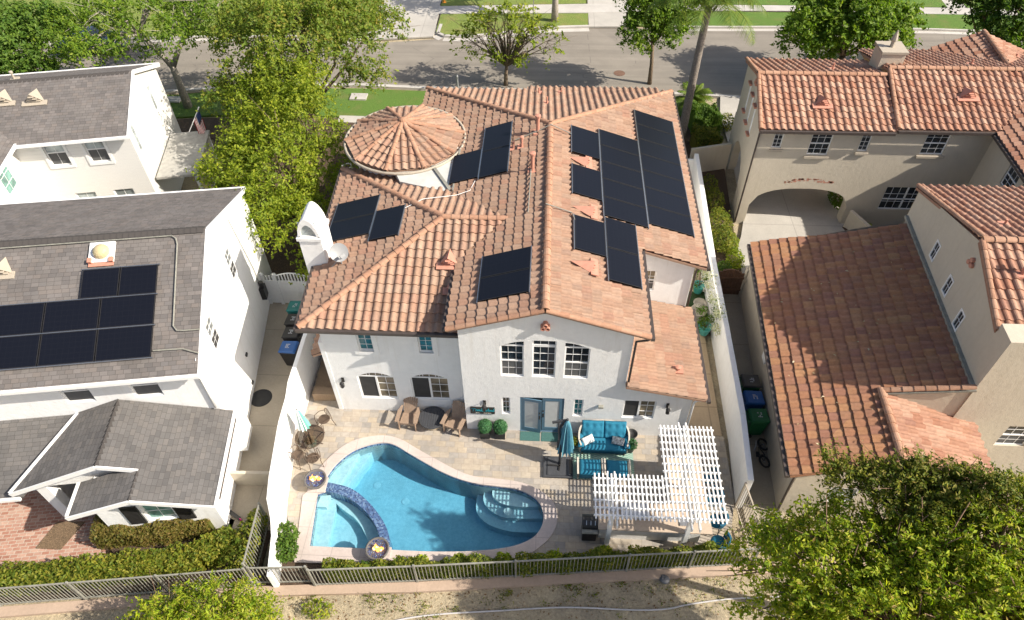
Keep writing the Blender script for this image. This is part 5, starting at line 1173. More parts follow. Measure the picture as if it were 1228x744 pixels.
# iron fence
def iron_fence(label, pts, h, posts_every=2.4, z0=0.0, mat='iron', lean=0):
    t=thing('iron_fence',label,'fence',(pts[0][0],pts[0][1],z0),0,'iron picket fences')
    for a,b in zip(pts[:-1],pts[1:]):
        A=V3(a[0],a[1],z0); B=V3(b[0],b[1],z0); L=(B-A).length; n=max(1,round(L/posts_every)); up=V3(0,0,1)
        for zz,ww in ((h-.02,.045),(.12,.04)): rails=MB(); rails.bar(A+up*zz,B+up*zz,ww,.04); part('rail',rails,M[mat],t)
        for i in range(n):
            p=A.lerp(B,i/n); q=A.lerp(B,(i+1)/n); pk=MB(); m=max(2,round((q-p).length/.115))
            for k in range(1,m): c=p.lerp(q,k/m); pk.bar(c+up*.05,c+up*(h-.03),.02,.02,(1,0,0))
            part('picket_panel',pk,M[mat],t)
            po=MB(); po.box(p.x-.03,p.y-.03,z0-.1,p.x+.03,p.y+.03,z0+h+.05); part('post',po,M[mat],t)
    po=MB(); po.box(B.x-.03,B.y-.03,z0-.1,B.x+.03,B.y+.03,z0+h+.05); part('post',po,M[mat],t)
iron_fence('iron picket fence running below the pool, past the bar, to the tree',[(-8.75,8.50),(-7.0,8.62),(-6.9,8.52),(-3.7,8.80),(-.6,9.10),(2.9,9.46),(6.9,9.86)],1.2)
iron_fence('iron picket fence below the brick paving of the white house',[(-22.8,6.55),(-16.6,7.43),(-8.85,8.44)],1.25)
iron_fence('short iron fence standing over the low white wall left of the spa',[(-8.98,10.55),(-8.86,8.55)],1.35)
M['palemetal']=m_plain('pale_fence_paint',(.40,.35,.28),.6,.1)
iron_fence('short pale iron fence panel where the garden wall ends near the bar stools',[(6.72,11.85),(6.98,10.1)],1.6,3,mat='palemetal')
mb=MB(); pts=[(-30,5.55),(-16.5,7.33),(-8.7,8.34),(-7,8.48),(-3.7,8.72),(-.56,9.05),(2.87,9.41),(6.9,9.80),(30,12.1)]
for a,b in zip(pts[:-1],pts[1:]):
    d=V3(b[0]-a[0],b[1]-a[1],0).normalized(); n=V3(-d.y,d.x,0)*.24; mb.prism([(a[0]-n.x,a[1]-n.y),(b[0]-n.x,b[1]-n.y),(b[0]+n.x*.3,b[1]+n.y*.3),(a[0]+n.x*.3,a[1]+n.y*.3)],-.2,.03)
solo('kerb',mb,M['redkerb'],kind='structure')
mb=MB(); pth=smooth([(-5.2,7.2,-.06),(-4.31,7.58,-.06),(-3.06,7.84,-.06),(-1.03,8.06,-.06),(1.02,8.26,-.06),(3.06,8.28,-.06),(4.08,8.36,-.06),(4.87,8.55,-.06),(6.4,8.8,-.06),(9,9.0,-.06)],5,False); mb.tube(pth,.028,6); solo('irrigation_pipe',mb,M['pipe'],'long pale irrigation pipe snaking along the dirt path','pipe',smooth=True)
mb=MB(); mb.ball((0,0,0),.15,9,6,.6); rng=random.Random(4); mb.v=[(x*rng.uniform(.8,1.2)*1.2,y*rng.uniform(.8,1.2),z*rng.uniform(.8,1.2)) for x,y,z in mb.v]; solo('rock',mb,M['rock'],'grey rock lying on the dirt path below the iron fence','rock',loc=(4.1,9.26,0))
# random leaf litter on the dirt
rng=random.Random(9); mb=MB()
for i in range(1100):
    x=rng.uniform(-9,8); y=8.3+.115*(x+8)-abs(rng.gauss(0,1.0))+.05; s=rng.uniform(.015,.05); a=rng.random()*6.28; z=-.095+rng.random()*.02
    mb.poly([(x+s*math.cos(a),y+s*math.sin(a),z),(x+s*.5*math.cos(a+1.6),y+s*.5*math.sin(a+1.6),z+.015),(x-s*math.cos(a),y-s*math.sin(a),z),(x+s*.5*math.cos(a-1.6),y+s*.5*math.sin(a-1.6),z+.01)])
M['litter']=m_leaf('dry_leaves',[(.20,.11,.05),(.28,.17,.09),(.12,.07,.04),(.34,.24,.14)],.1)
solo('leaf_litter',mb,M['litter'],kind='stuff')

mb=MB(); rng=random.Random(31)
for i in range(46):
    x=rng.uniform(8.2,12.9); y=rng.uniform(12.2,21.0); s=rng.uniform(.03,.075); a=rng.random()*6.28; z=go(x,y)+.11
    if y<14.2 and x>10.4: continue
    mb.poly([(x+s*math.cos(a),y+s*math.sin(a),z),(x+s*.5*math.cos(a+1.6),y+s*.5*math.sin(a+1.6),z+.02),(x-s*math.cos(a),y-s*math.sin(a),z),(x+s*.5*math.cos(a-1.6),y+s*.5*math.sin(a-1.6),z+.015)])
M['paleleaf']=m_leaf('pale_dry_leaves',[(.50,.42,.30),(.36,.26,.15),(.60,.54,.42)],.1)
solo('fallen_leaves',mb,M['paleleaf'],kind='stuff')
# ================================================================== pergola and outdoor kitchen
pg=thing('pergola','white L shaped lattice pergola over the outdoor bar','pergola',(3.7,11.5,0))
def slats_x(mb,x0,x1,y0,y1,z,st,w,h):      # bars running along y, spaced in x
    n=round((x1-x0)/st)
    for i in range(n+1):
        x=x0+(x1-x0)*i/n; mb.box(x-w/2,y0,z,x+w/2,y1,z+h)
def slats_y(mb,x0,x1,y0,y1,z,st,w,h):
    n=round((y1-y0)/st)
    for i in range(n+1):
        y=y0+(y1-y0)*i/n; mb.box(x0,y-w/2,z,x1,y+w/2,z+h)
mb=MB(); slats_x(mb,1.78,3.88,9.98,11.52,2.436,.128,.048,.020); slats_x(mb,4.0,5.66,9.98,13.42,2.436,.128,.048,.020); part('lattice_slats',mb,M['white'],pg)
mb=MB(); slats_y(mb,1.72,3.93,10.12,11.36,2.36,.25,.045,.075); slats_y(mb,3.932,5.74,10.12,13.30,2.36,.265,.045,.075); part('lattice_purlins',mb,M['white'],pg)
for x in (2.20,2.42): mb=MB(); mb.box(x-.022,9.82,2.18,x+.022,11.66,2.355); part('beam',mb,M['white'],pg)
for x in (4.64,4.88): mb=MB(); mb.box(x-.022,9.80,2.18,x+.022,13.62,2.355); part('beam',mb,M['white'],pg)
for (x,y) in ((2.31,10.35),(2.31,11.25),(4.76,10.35),(4.76,11.9),(4.76,13.1)): mb=MB(); mb.box(x-.07,y-.07,0,x+.07,y+.07,2.40); part('post',mb,M['white'],pg)
for (x,y) in ((2.31,10.35),(4.76,10.35),(4.76,13.1)): 
    mb=MB(); s=1 if y<12 else -1; mb.bar((x,y,1.75),(x,y+s*.45,2.2),.06,.06); part('brace',mb,M['white'],pg)
bar_=thing('outdoor_bar','L shaped stucco outdoor bar with a tan counter under the pergola','bar counter',(3.7,10.6,0))
mb=MB(); mb.prism([(2.05,10.55),(5.30,10.55),(5.30,13.1),(4.45,13.1),(4.45,11.25),(2.05,11.25)],0,1.0); part('base',mb,M['stucco'],bar_)
mb=MB(); mb.prism([(1.97,10.33),(5.55,10.33),(5.55,13.2),(4.36,13.2),(4.36,11.32),(1.97,11.32)],1.0,1.06); part('countertop',mb,M['counter'],bar_,bevel=.008)
mb=MB(); mb.box(2.75,10.72,1.062,3.55,11.22,1.10); mb.prism([(2.75,10.78),(3.55,10.78),(3.55,11.2),(2.75,11.2)],1.10,[1.22,1.22,1.36,1.36]); bg=part('built_in_grill',mb,M['steel'],bar_,bevel=.02); mb=MB(); mb.tube([(2.85,10.74,1.2),(3.45,10.74,1.2)],.018,8); part('handle',mb,M['alu'],bg)
mb=MB(); mb.box(4.55,10.55,1.062,4.85,10.85,1.10); part('sink',mb,M['steel'],bar_)
# free standing grill
gr=thing('grill','black lidded barbecue grill at the left end of the outdoor bar','grill',(1.72,10.6,0))
mb=MB(); mb.box(1.50,10.42,.0,1.96,10.92,.80); part('cabinet',mb,M['blackmetal'],gr,bevel=.015)
mb=MB(); L=[]
for i in range(9):
    a=math.pi*i/8; L.append((10.68-.25*math.cos(a),.82+.24*math.sin(a)))
for (p,q) in zip(L[:-1],L[1:]): mb.poly([V3(1.48,p[0],p[1]),V3(1.98,p[0],p[1]),V3(1.98,q[0],q[1]),V3(1.48,q[0],q[1])])
mb.poly([V3(1.48,*p) for p in L]); mb.poly([V3(1.98,*p) for p in L[::-1]]); part('lid',mb,M['blackmetal'],gr)
mb=MB()
for x in (1.60,1.74,1.88): mb.bar((x,10.49,.98),(x,10.60,1.06),.02,.05)
part('lid_hinge',mb,M['alu'],gr); mb=MB(); mb.box(1.46,10.28,.78,1.98,10.42,.82); mb.box(1.55,10.30,.822,1.9,10.38,.85); part('side_shelf',mb,M['iron'],gr)
# bar stools
st=thing('bar_stool','teal bar stool furthest from the fence, beside the garden wall','bar stool',(0,0,0),0,'teal bar stools along the bar',True)
mb=MB(); mb.lathe([(.02,.66),(.22,.66),(.25,.70),(.24,.76),(.02,.775)],(0,0,0),24); part('seat',mb,M['teal'],st,True)
mb=MB(); 
for k in range(25):
    a0=-1.35+2.7*k/24; a1=-1.35+2.7*(k+1)/24
    if k<24:
        for r0,r1,rev in ((.25,.29,0),(.30,.34,1)):
            q=[V3(r0*math.cos(a0),r0*math.sin(a0),.76),V3(r0*math.cos(a1),r0*math.sin(a1),.76),V3(r1*math.cos(a1),r1*math.sin(a1),1.08),V3(r1*math.cos(a0),r1*math.sin(a0),1.08)]; mb.poly(q if rev else q[::-1])
        mb.poly([V3(.29*math.cos(a0),.29*math.sin(a0),1.08),V3(.34*math.cos(a0),.34*math.sin(a0),1.08),V3(.34*math.cos(a1),.34*math.sin(a1),1.08),V3(.29*math.cos(a1),.29*math.sin(a1),1.08)])
part('backrest',mb,M['tealdark'],st,True)
for k in range(4):
    a=math.pi/4+k*math.pi/2; mb=MB(); mb.tube([(.17*math.cos(a),.17*math.sin(a),.66),(.26*math.cos(a),.26*math.sin(a),0)],.017,8); part('leg',mb,M['blackmetal'],st)
mb=MB(); mb.tube([(.225*math.cos(t),.225*math.sin(t),.25) for t in [2*math.pi*i/20 for i in range(21)]],.012,6); part('footrest',mb,M['blackmetal'],st)
st.location=(5.78,12.55,0)
dup(st,(5.80,11.72,0),.15,'second teal bar stool from the house end of the bar'); dup(st,(5.82,10.95,0),-.2,'third teal bar stool from the house end of the bar'); dup(st,(5.78,10.22,0),-.5,'teal bar stool at the outer corner of the bar, nearest the iron fence')
# ================================================================== lounge
rug=NT('green_rug'); co=rug.coord(); x=rug.n('SeparateXYZ',None,Vector=co)
zz=rug.math('ABSOLUTE',rug.math('SUBTRACT',rug.math('FRACT',rug.math('DIVIDE',x.outputs[0],.22)),.5)); st_=rug.math('FRACT',rug.math('ADD',rug.math('DIVIDE',x.outputs[1],.085),rug.math('MULTIPLY',zz,1.6)))
rug.bsdf(rug.ramp(st_,[(.0,(.42,.52,.44)),(.5,(.10,.26,.21))],True),.95); M['rug']=rug.m
mb=MB(); mb.box(1.14,12.70,.004,3.40,14.18,.018); solo('rug',mb,M['rug'],'green chevron patio rug under the blue loveseat','rug')
for x0,x1,lab in ((-.70,.03,'dark green doormat under the open door leaf'),(.08,.70,'dark green doormat before the closed door leaf')):
    mb=MB(); mb.box(x0,14.18,.004,x1,14.58,.016); M.setdefault('doormat',m_plain('green_mat',(.05,.13,.12),.95,.2,40)); solo('doormat',mb,M['doormat'],lab,'doormat')
def cushion(mb,x0,x1,y0,y1,z0,z1,tuft=None,tilt=0,ny=10,nx=12):
    """a soft pillow block; tuft=(cols,rows) sinks buttons in its top"""
    def top(i,j):
        u=i/nx; v=j/ny; e=min(1,(4*u*(1-u))**.3*(4*v*(1-v))**.3); z=z1-(1-e)*.07
        if tuft:
            d=min((u-(a+.5)/tuft[0])**2*tuft[0]**2+(v-(b+.5)/tuft[1])**2*tuft[1]**2 for a in range(tuft[0]) for b in range(tuft[1])); z-=.045*math.exp(-d*16)
        return (x0+(x1-x0)*u,y0+(y1-y0)*v+tilt*(z-z0),z)
    b=len(mb.v)
    for j in range(ny+1):
        for i in range(nx+1): mb.v.append(top(i,j))
    for j in range(ny):
        for i in range(nx): mb.f.append((b+j*(nx+1)+i,b+j*(nx+1)+i+1,b+(j+1)*(nx+1)+i+1,b+(j+1)*(nx+1)+i))
    rim=[(i,0) for i in range(nx+1)]+[(nx,j) for j in range(1,ny+1)]+[(i,ny) for i in range(nx-1,-1,-1)]+[(0,j) for j in range(ny-1,0,-1)]
    lo=[]
    for (i,j) in rim: lo.append(len(mb.v)); p=top(i,j); mb.v.append((x0+(x1-x0)*i/nx,y0+(y1-y0)*j/ny,z0))
    m=len(rim)
    for k in range(m):
        a=b+rim[k][1]*(nx+1)+rim[k][0]; c=b+rim[(k+1)%m][1]*(nx+1)+rim[(k+1)%m][0]; mb.f.append((lo[k],lo[(k+1)%m],c,a))
    mb.f.append(tuple(reversed(lo)))
def xform(mb,b,mat):
    for k in range(b,len(mb.v)): mb.v[k]=tuple(mat@Vector(mb.v[k]))
sf=thing('loveseat','blue cushioned wicker loveseat against the house wall by the doors','loveseat',(2.32,14.05,0),0,None,True)
mb=MB()
arcp=[(-.84,-.34),(-.92,-.05),(-.88,.25),(-.70,.43),(-.35,.52),(0,.545),(.35,.52),(.70,.43),(.88,.25),(.92,-.05),(.84,-.34)]; arcp=smooth(arcp,4,False)
for i,(a,b) in enumerate(zip(arcp[:-1],arcp[1:])):
    f=lambda p: .60+.34*max(0,min(1,(p[1]+.15)/.6))
    o=lambda p,k:(p[0]*k,p[1]*k)
    ha,hb=f(a),f(b); mb.prism([a,b,o(b,.94),o(a,.94)],.12,[ha,hb,hb,ha])
part('frame',mb,M['wicker'],sf); mb=MB(); mb.box(-.82,-.34,.10,.82,.40,.30); part('seat_base',mb,M['tealdark'],sf)
mb=MB(); cushion(mb,-.80,.80,-.40,.36,.28,.47,None,0,12,18); part('seat_cushion',mb,M['teal'],sf,True)
for s in (-1,1):
    mb=MB(); cushion(mb,-.39,.39,0,.62,0,.17,(3,2),0,14,18); xform(mb,0,Matrix.Translation((s*.40,.14,.45))@Matrix.Rotation(rad(56),4,'X')); part('back_cushion',mb,M['teal'],sf,True)
    mb=MB(); cushion(mb,-.10,.10,-.36,.26,0,.12); xform(mb,0,Matrix.Translation((s*.82,0,.48))); part('arm_cushion',mb,M['teal'],sf,True)
for x in (-.75,.75):
    for y in (-.33,.33): mb=MB(); mb.tube([(x,y,0),(x,y,.14)],.03,8); part('leg',mb,M['bronze'],sf)
M['print1']=m_plain('black_white_print',(.42,.43,.43),.85,.75,16)
for (x,ang,lab,mt) in ((-.56,.55,'white throw pillow with dark print at the left end of the loveseat','canvas'),(.50,-.22,'grey and white patterned throw pillow at the right end of the loveseat','print1')):
    mb=MB(); cushion(mb,-.22,.22,-.14,.14,-.05,.06); p_=solo('throw_pillow',mb,M[mt],lab,'pillow',smooth=True,loc=(2.32+x,13.93,.60),rz=ang); p_.rotation_euler=(rad(42),rad(0),ang)
ot=thing('ottoman','blue cushioned ottoman with slatted sides, left of the pair and nearer the umbrella base','ottoman',(1.82,12.97,0),0,'pair of blue ottomans on the rug',True)
mb=MB(); cushion(mb,-.37,.37,-.30,.30,.26,.46,None,0,10,12); part('cushion',mb,M['teal'],ot,True)
mb=MB(); mb.box(-.36,-.30,.12,.36,.30,.25); part('frame',mb,M['tealdark'],ot)
for s in (-1,1):
    mb=MB()
    for k in range(9): mb.box(s*.43-.012,-.28+.07*k-.018,.16,s*.43+.012,-.28+.07*k+.018,.42)
    mb.box(s*.43-.03,-.33,.42,s*.43+.03,.33,.45); mb.box(s*.43-.02,-.33,.10,s*.43+.02,.33,.16); part('slatted_side',mb,M['wicker'],ot)
    for y in (-.30,.30): mb=MB(); mb.tube([(s*.43,y,0),(s*.43,y,.42)],.02,6); part('leg',mb,M['bronze'],ot)
dup(ot,(2.76,12.97,0),0,'blue cushioned ottoman with slatted sides, right of the pair and further from the umbrella base')
# cantilever umbrella with base
um=thing('cantilever_umbrella','closed blue grey cantilever umbrella standing on a square grey base','umbrella',(.68,13.1,0),0,None,True)
mb=MB(); mb.box(-.50,-.42,.0,.55,.42,.10); mb.box(-.36,-.36,.10,.48,.36,.13); part('base_plate',mb,M['charcoal'],um,bevel=.02)
mb=MB(); mb.box(.42,-.3,.101,.52,.3,.14); part('base_grip',mb,M['blackmetal'],um); mb=MB(); mb.bar((-.33,.02,.15),(.10,.0,.15),.05,.04); mb.bar((.05,-.18,.15),(.12,.30,.15),.05,.04); part('foot_cross',mb,M['blackmetal'],um)
mb=MB(); mb.tube([(.08,.10,.1),(.06,.18,1.2),(-.02,.30,2.1),(.0,.36,2.45)],.045,10); part('mast',mb,M['charcoal'],um,True)
mb=MB(); mb.bar((-.02,.30,2.05),(.22,.34,2.50),.06,.06); mb.bar((-.25,.30,2.38),(.25,.34,2.50),.06,.08); mb.box(-.05,.20,1.0,.10,.32,1.3); part('arm',mb,M['charcoal'],um)
mb=MB(); N=22; prof=[(.03,2.52),(.08,2.38),(.13,2.0),(.17,1.55),(.21,1.15),(.24,.82)]
vs=[]
for j,(r,z) in enumerate(prof):
    for k in range(N):
        a=2*math.pi*k/N; f=1+(.30 if k%2 else -.30)*min(1,j/2); vs.append((.25+r*f*math.cos(a)+.02*j/5*math.sin(3*a),.30+r*f*math.sin(a)-.03*j/5,z-(.10 if k%2 and j==5 else 0)))
mb.add(vs,[(i*N+k,i*N+(k+1)%N,(i+1)*N+(k+1)%N,(i+1)*N+k) for i in range(len(prof)-1) for k in range(N)]); part('canopy',mb,M['tealumb'],um)
mb=MB(); mb.tube([(.25,.30,.7),(.25,.30,2.55)],.02,6); mb.ball((.25,.30,2.58),.05); part('canopy_pole',mb,M['charcoal'],um)
# planters near the sofa
def leaf_ball(mb,c,r,n,s,seed,sq=1,shell=.25):
    rng=random.Random(seed)
    for i in range(n):
        d=V3(rng.gauss(0,1),rng.gauss(0,1),rng.gauss(0,1)).normalized(); q=V3(*c)+V3(d.x,d.y,d.z*sq)*r*(1-shell*rng.random()**2); t=(d+V3(rng.gauss(0,.6),rng.gauss(0,.6),rng.gauss(0,.6))).normalized(); a=t.orthogonal().normalized(); b=t.cross(a); w=rng.random()*6.28; a2=a*math.cos(w)+b*math.sin(w); b2=t.cross(a2); l=s*rng.uniform(.7,1.3)
        mb.poly([q-a2*l,q+b2*l*.45,q+a2*l,q-b2*l*.45])
pl=thing('potted_shrub','small green shrub in a dark pot at the right arm of the loveseat','potted plant',(3.30,13.92,0),0,None,True)
mb=MB(); mb.lathe([(.11,0),(.16,.28),(.17,.30),(.14,.29)],(0,0,0),18); part('pot',mb,M['pot'],pl,True); mb=MB(); leaf_ball(mb,(0,0,.46),.23,700,.035,3,.8,.6); part('foliage',mb,M['lf_box'],pl)
pl=thing('potted_shrub','small dark green shrub tucked between the umbrella and the loveseat','potted plant',(1.20,13.95,0),0,None,True)
mb=MB(); mb.lathe([(.11,0),(.16,.28),(.17,.30),(.14,.29)],(0,0,0),18); part('pot',mb,M['pot'],pl,True); mb=MB(); leaf_ball(mb,(0,0,.46),.22,600,.035,4,.8,.6); part('foliage',mb,M['lf_dark'],pl)
mb=MB(); mb.lathe([(.10,0),(.13,.3),(.20,.52),(.21,.56),(.18,.55),(.16,.48),(.001,.46)],(3.34,14.30,0),22,False); solo('urn',mb,M['pot'],'dark empty urn by the wall behind the right arm of the loveseat','urn',smooth=True)
for x,lab in ((-1.98,'round boxwood ball in a black square planter, nearer the fire table'),(-1.42,'round boxwood ball in a black square planter, nearer the doors')):
    pl=thing('boxwood_planter',lab,'planter',(x,14.36,0),0,'boxwood planters below the sign',True)
    mb=MB(); mb.add([(-.17,-.17,0),(.17,-.17,0),(.17,.17,0),(-.17,.17,0),(-.19,-.19,.36),(.19,-.19,.36),(.19,.19,.36),(-.19,.19,.36)],[(0,3,2,1),(0,1,5,4),(1,2,6,5),(2,3,7,6),(3,0,4,7),(4,5,6,7)]); part('planter_box',mb,M['pot'],pl)
    mb=MB(); leaf_ball(mb,(0,0,.58),.27,1500,.03,int(x*100)); mb2=MB(); mb2.ball((0,0,.58),.225,14,10); mb.add(mb2.v,mb2.f); part('foliage',mb,M['lf_box'],pl)
# sign
sg=thing('wall_sign','black sign with turquoise script lettering under the wall lantern','sign',(-2.06,14.60,1.03))
mb=MB(); mb.box(-2.50,14.585,1.03,-1.62,14.612,1.42); part('board',mb,M['blackmetal'],sg)
M['signteal']=m_plain('turquoise_paint',(.02,.34,.42),.6,.15); M['signwhite']=m_plain('cream_lettering',(.55,.52,.46),.6,.1)
mb=MB(); y=14.578
def stroke(pts,w=.026): 
    P_=[V3(-2.46+a,y,1.15+b) for a,b in pts]
    for p,q in zip(P_[:-1],P_[1:]): mb.bar(p,q,.006,w,(0,0,1)) if abs((q-p).normalized().z)<.9 else mb.bar(p,q,w,.006,(0,1,0))
stroke([(.0,.19),(.16,.20)]); stroke([(.08,.20),(.07,.06),(.05,.03)])
x=.16
for ch in ('n','o','u','l','a','o','n','b','a','d'):
    if ch=='n': stroke([(x,.04),(x,.13),(x+.04,.14),(x+.055,.04)])
    elif ch=='u': stroke([(x,.14),(x+.01,.05),(x+.045,.045),(x+.055,.14)])
    elif ch=='l': stroke([(x+.02,.22),(x+.015,.05),(x+.05,.04)])
    elif ch in 'oa': stroke([(x+.03,.14),(x,.09),(x+.03,.045),(x+.055,.09),(x+.03,.14)])
    elif ch=='b': stroke([(x,.22),(x,.045),(x+.05,.06),(x+.04,.12),(x,.12)])
    else: stroke([(x+.06,.22),(x+.06,.045),(x+.005,.06),(x+.015,.13),(x+.06,.12)])
    x+=.066
part('script_lettering',mb,M['signteal'],sg)
mb=MB()
for (a,b) in ((.15,.22),(.24,.28),(.44,.48),(.50,.56),(.58,.66),(.67,.71)): mb.box(-2.46+a,14.574,1.075,-2.46+b,14.58,1.105)
part('small_lettering',mb,M['signwhite'],sg)
# adirondack chairs and barrel table
ad=thing('adirondack_chair','tan adirondack chair in the sun, left of the round fire table','chair',(0,0,0),0,'adirondack chairs by the house wall',True)
mb=MB()
for i in range(7):
    x=-.24+.08*i; h=.95-.05*abs(i-3)**1.3*.5; mb.bar((x*.8,.18,.32),(x,.52,h),.068,.018,(0,1,0))
part('backrest',mb,M['adir'],ad); mb=MB()
for i in range(7): mb.bar((-.27,-.30+.075*i,.40-.014*i),(.27,-.30+.075*i,.40-.014*i),.066,.02)
mb.bar((-.29,-.34,.37),(.29,-.34,.37),.02,.1); part('seat',mb,M['adir'],ad)
for s in (-1,1):
    mb=MB(); mb.prism([(s*.27,-.42),(s*.42,-.42),(s*.42,.10),(s*.33,.34),(s*.27,.34)] if s>0 else [(s*.27,.34),(s*.33,.34),(s*.42,.10),(s*.42,-.42),(s*.27,-.42)],.56,.585); part('armrest',mb,M['adir'],ad)
    mb=MB(); mb.bar((s*.31,-.34,0),(s*.31,-.34,.56),.09,.025,(1,0,0)); part('leg',mb,M['adir'],ad); mb=MB(); mb.bar((s*.30,-.36,.36),(s*.30,.50,.04),.025,.11); part('leg',mb,M['adir'],ad)
mb=MB(); mb.bar((-.28,.44,.72),(.28,.44,.72),.05,.03); mb.bar((-.29,.28,.28),(.29,.28,.28),.05,.03); part('back_rail',mb,M['adir'],ad)
ad.location=(-4.86,14.80,0); ad.rotation_euler=(0,0,-.08)
dup(ad,(-3.12,14.68,0),-.30,'tan adirondack chair in shade, between the round fire table and the bay wall')
tb=thing('fire_table','round beige barrel table with a charcoal slatted top between the adirondack chairs','table',(-3.98,14.78,0),0,None,True)
mb=MB(); mb.lathe([(.30,0),(.34,.05),(.37,.22),(.36,.34),(.40,.36)],(0,0,0),32); part('barrel',mb,M['barrel'],tb,True)
mb=MB()
for i in range(11):
    x=-.45+.09*i; w=math.sqrt(max(.02,.49**2-x*x)); mb.box(x-.041,-w,.36,x+.041,w,.40)
mb.lathe([(.46,.34),(.50,.36),(.50,.405),(.46,.405)],(0,0,0),32,False); part('slatted_top',mb,M['charcoal'],tb)
# bistro set by the garden wall
bt=thing('bistro_table','round smoked glass patio table with iron legs by the white garden wall','table',(-8.22,13.55,0),0,None,True)
tg=NT('smoked_glass'); a_=tg.n('BsdfTransparent',None,Color=(.55,.50,.44,1)); b_=tg.n('BsdfGlossy',None,Roughness=.05); mx=tg.n('MixShader',None,Fac=.08); tg.t.links.new(a_.outputs[0],mx.inputs[1]); tg.t.links.new(b_.outputs[0],mx.inputs[2]); tg.t.links.new(mx.outputs[0],tg.out.inputs[0]); M['smoke']=tg.m
mb=MB(); mb.lathe([(.50,.70),(.50,.71)],(0,0,0),36); part('glass_top',mb,M['smoke'],bt)
mb=MB(); mb.tube([(.51*math.cos(t),.51*math.sin(t),.70) for t in [2*math.pi*i/36 for i in range(37)]],.016,6); part('rim',mb,M['bronze'],bt)
for k in range(4):
    a=k*math.pi/2+.5; mb=MB(); mb.tube([(.44*math.cos(a),.44*math.sin(a),.69),(.12*math.cos(a),.12*math.sin(a),.40),(.34*math.cos(a),.34*math.sin(a),0)],.016,6); part('leg',mb,M['bronze'],bt)
bc=thing('patio_chair','dark wrought iron patio chair on the house side of the glass table','chair',(0,0,0),0,'wrought iron chairs at the glass table',True)
mb=MB(); mb.lathe([(.21,.42),(.22,.435),(.21,.45)],(0,0,0),20); part('seat',mb,M['bronze'],bc)
mb=MB(); arc=[(.23*math.cos(t),.20+.02*math.sin(t),.45+.42*math.sin(t)) for t in [math.pi*i/12 for i in range(13)]]; mb.tube(arc,.014,6)
for x in (-.1,0,.1): mb.tube([(x,.2,.45),(x*.8,.215,.45+.42*math.sqrt(1-(x/.23)**2))],.009,5)
part('backrest',mb,M['bronze'],bc)
for s in (-1,1):
    mb=MB(); mb.tube([(s*.24,.20,.58),(s*.28,.02,.64),(s*.26,-.2,.62),(s*.20,-.26,.5),(s*.22,-.22,.0)],.013,6); part('armrest',mb,M['bronze'],bc)
    mb=MB(); mb.tube([(s*.2,.2,.45),(s*.24,.28,0)],.013,6); part('leg',mb,M['bronze'],bc); mb=MB(); mb.tube([(s*.19,-.18,.42),(s*.23,-.25,0)],.013,6); part('leg',mb,M['bronze'],bc)
bc.location=(-7.98,14.50,0); bc.rotation_euler=(0,0,-.75)
dup(bc,(-7.98,12.85,0),-2.6,'dark wrought iron patio chair on the pool side of the glass table'); dup(bc,(-8.55,12.95,0),2.7,'dark wrought iron patio chair pushed against the wall by the glass table')
mu=thing('table_umbrella','small closed mint and white striped umbrella standing in the glass table','umbrella',(-8.28,13.62,0),0,None,True)
mb=MB(); mb.tube([(0,0,0),(-.12,.10,2.15)],.02,8); part('pole',mb,M['bronze'],mu)
for nm,mt,par in (('canopy','mint',0),('canopy_stripe','canvas',1)):
    mb=MB(); N=20; prof=[(.02,2.12),(.07,1.95),(.14,1.5),(.20,1.15)]
    for j in range(3):
        for k in range(N):
            if k%2!=par: continue
            q=[]
            for (jj,kk) in ((j,k),(j,k+1),(j+1,k+1),(j+1,k)):
                r,z=prof[jj]; a=2*math.pi*kk/N; f=1+(.22 if kk%2 else -.22)*min(1,jj); q.append((-.12*z/2.15+r*f*math.cos(a),.10*z/2.15+r*f*math.sin(a),z))
            mb.poly(q[::-1])
    part(nm,mb,M[mt],mu)
# hearth and iron table at the side of the house
hb=thing('hearth','sandstone outdoor hearth ledge at the left corner of the house','hearth',(-8.2,16.2,0))
mb=MB(); mb.prism([(-8.72,15.62),(-7.78,15.66),(-7.78,16.0),(-8.72,15.98)],0,.42); mb.prism([(-8.75,15.98),(-7.78,16.0),(-7.72,18.0),(-8.8,18.0)],0,.30); part('ledge',mb,M['hearth'],hb,bevel=.015)
it=thing('iron_table','black wrought iron side table in the shade below the tiled awning','table',(-8.15,16.75,.30),0,None,True)
mb=MB(); mb.lathe([(.30,.52),(.30,.54)],(0,.25,0),24); part('top',mb,M['blackmetal'],it)
for k in range(3):
    a=k*2.09-.5; mb=MB(); mb.tube([(0,.25,.5),(.06*math.cos(a),.25+.06*math.sin(a),.25),(.28*math.cos(a),.25+.28*math.sin(a),0)],.022,6); part('leg',mb,M['blackmetal'],it)
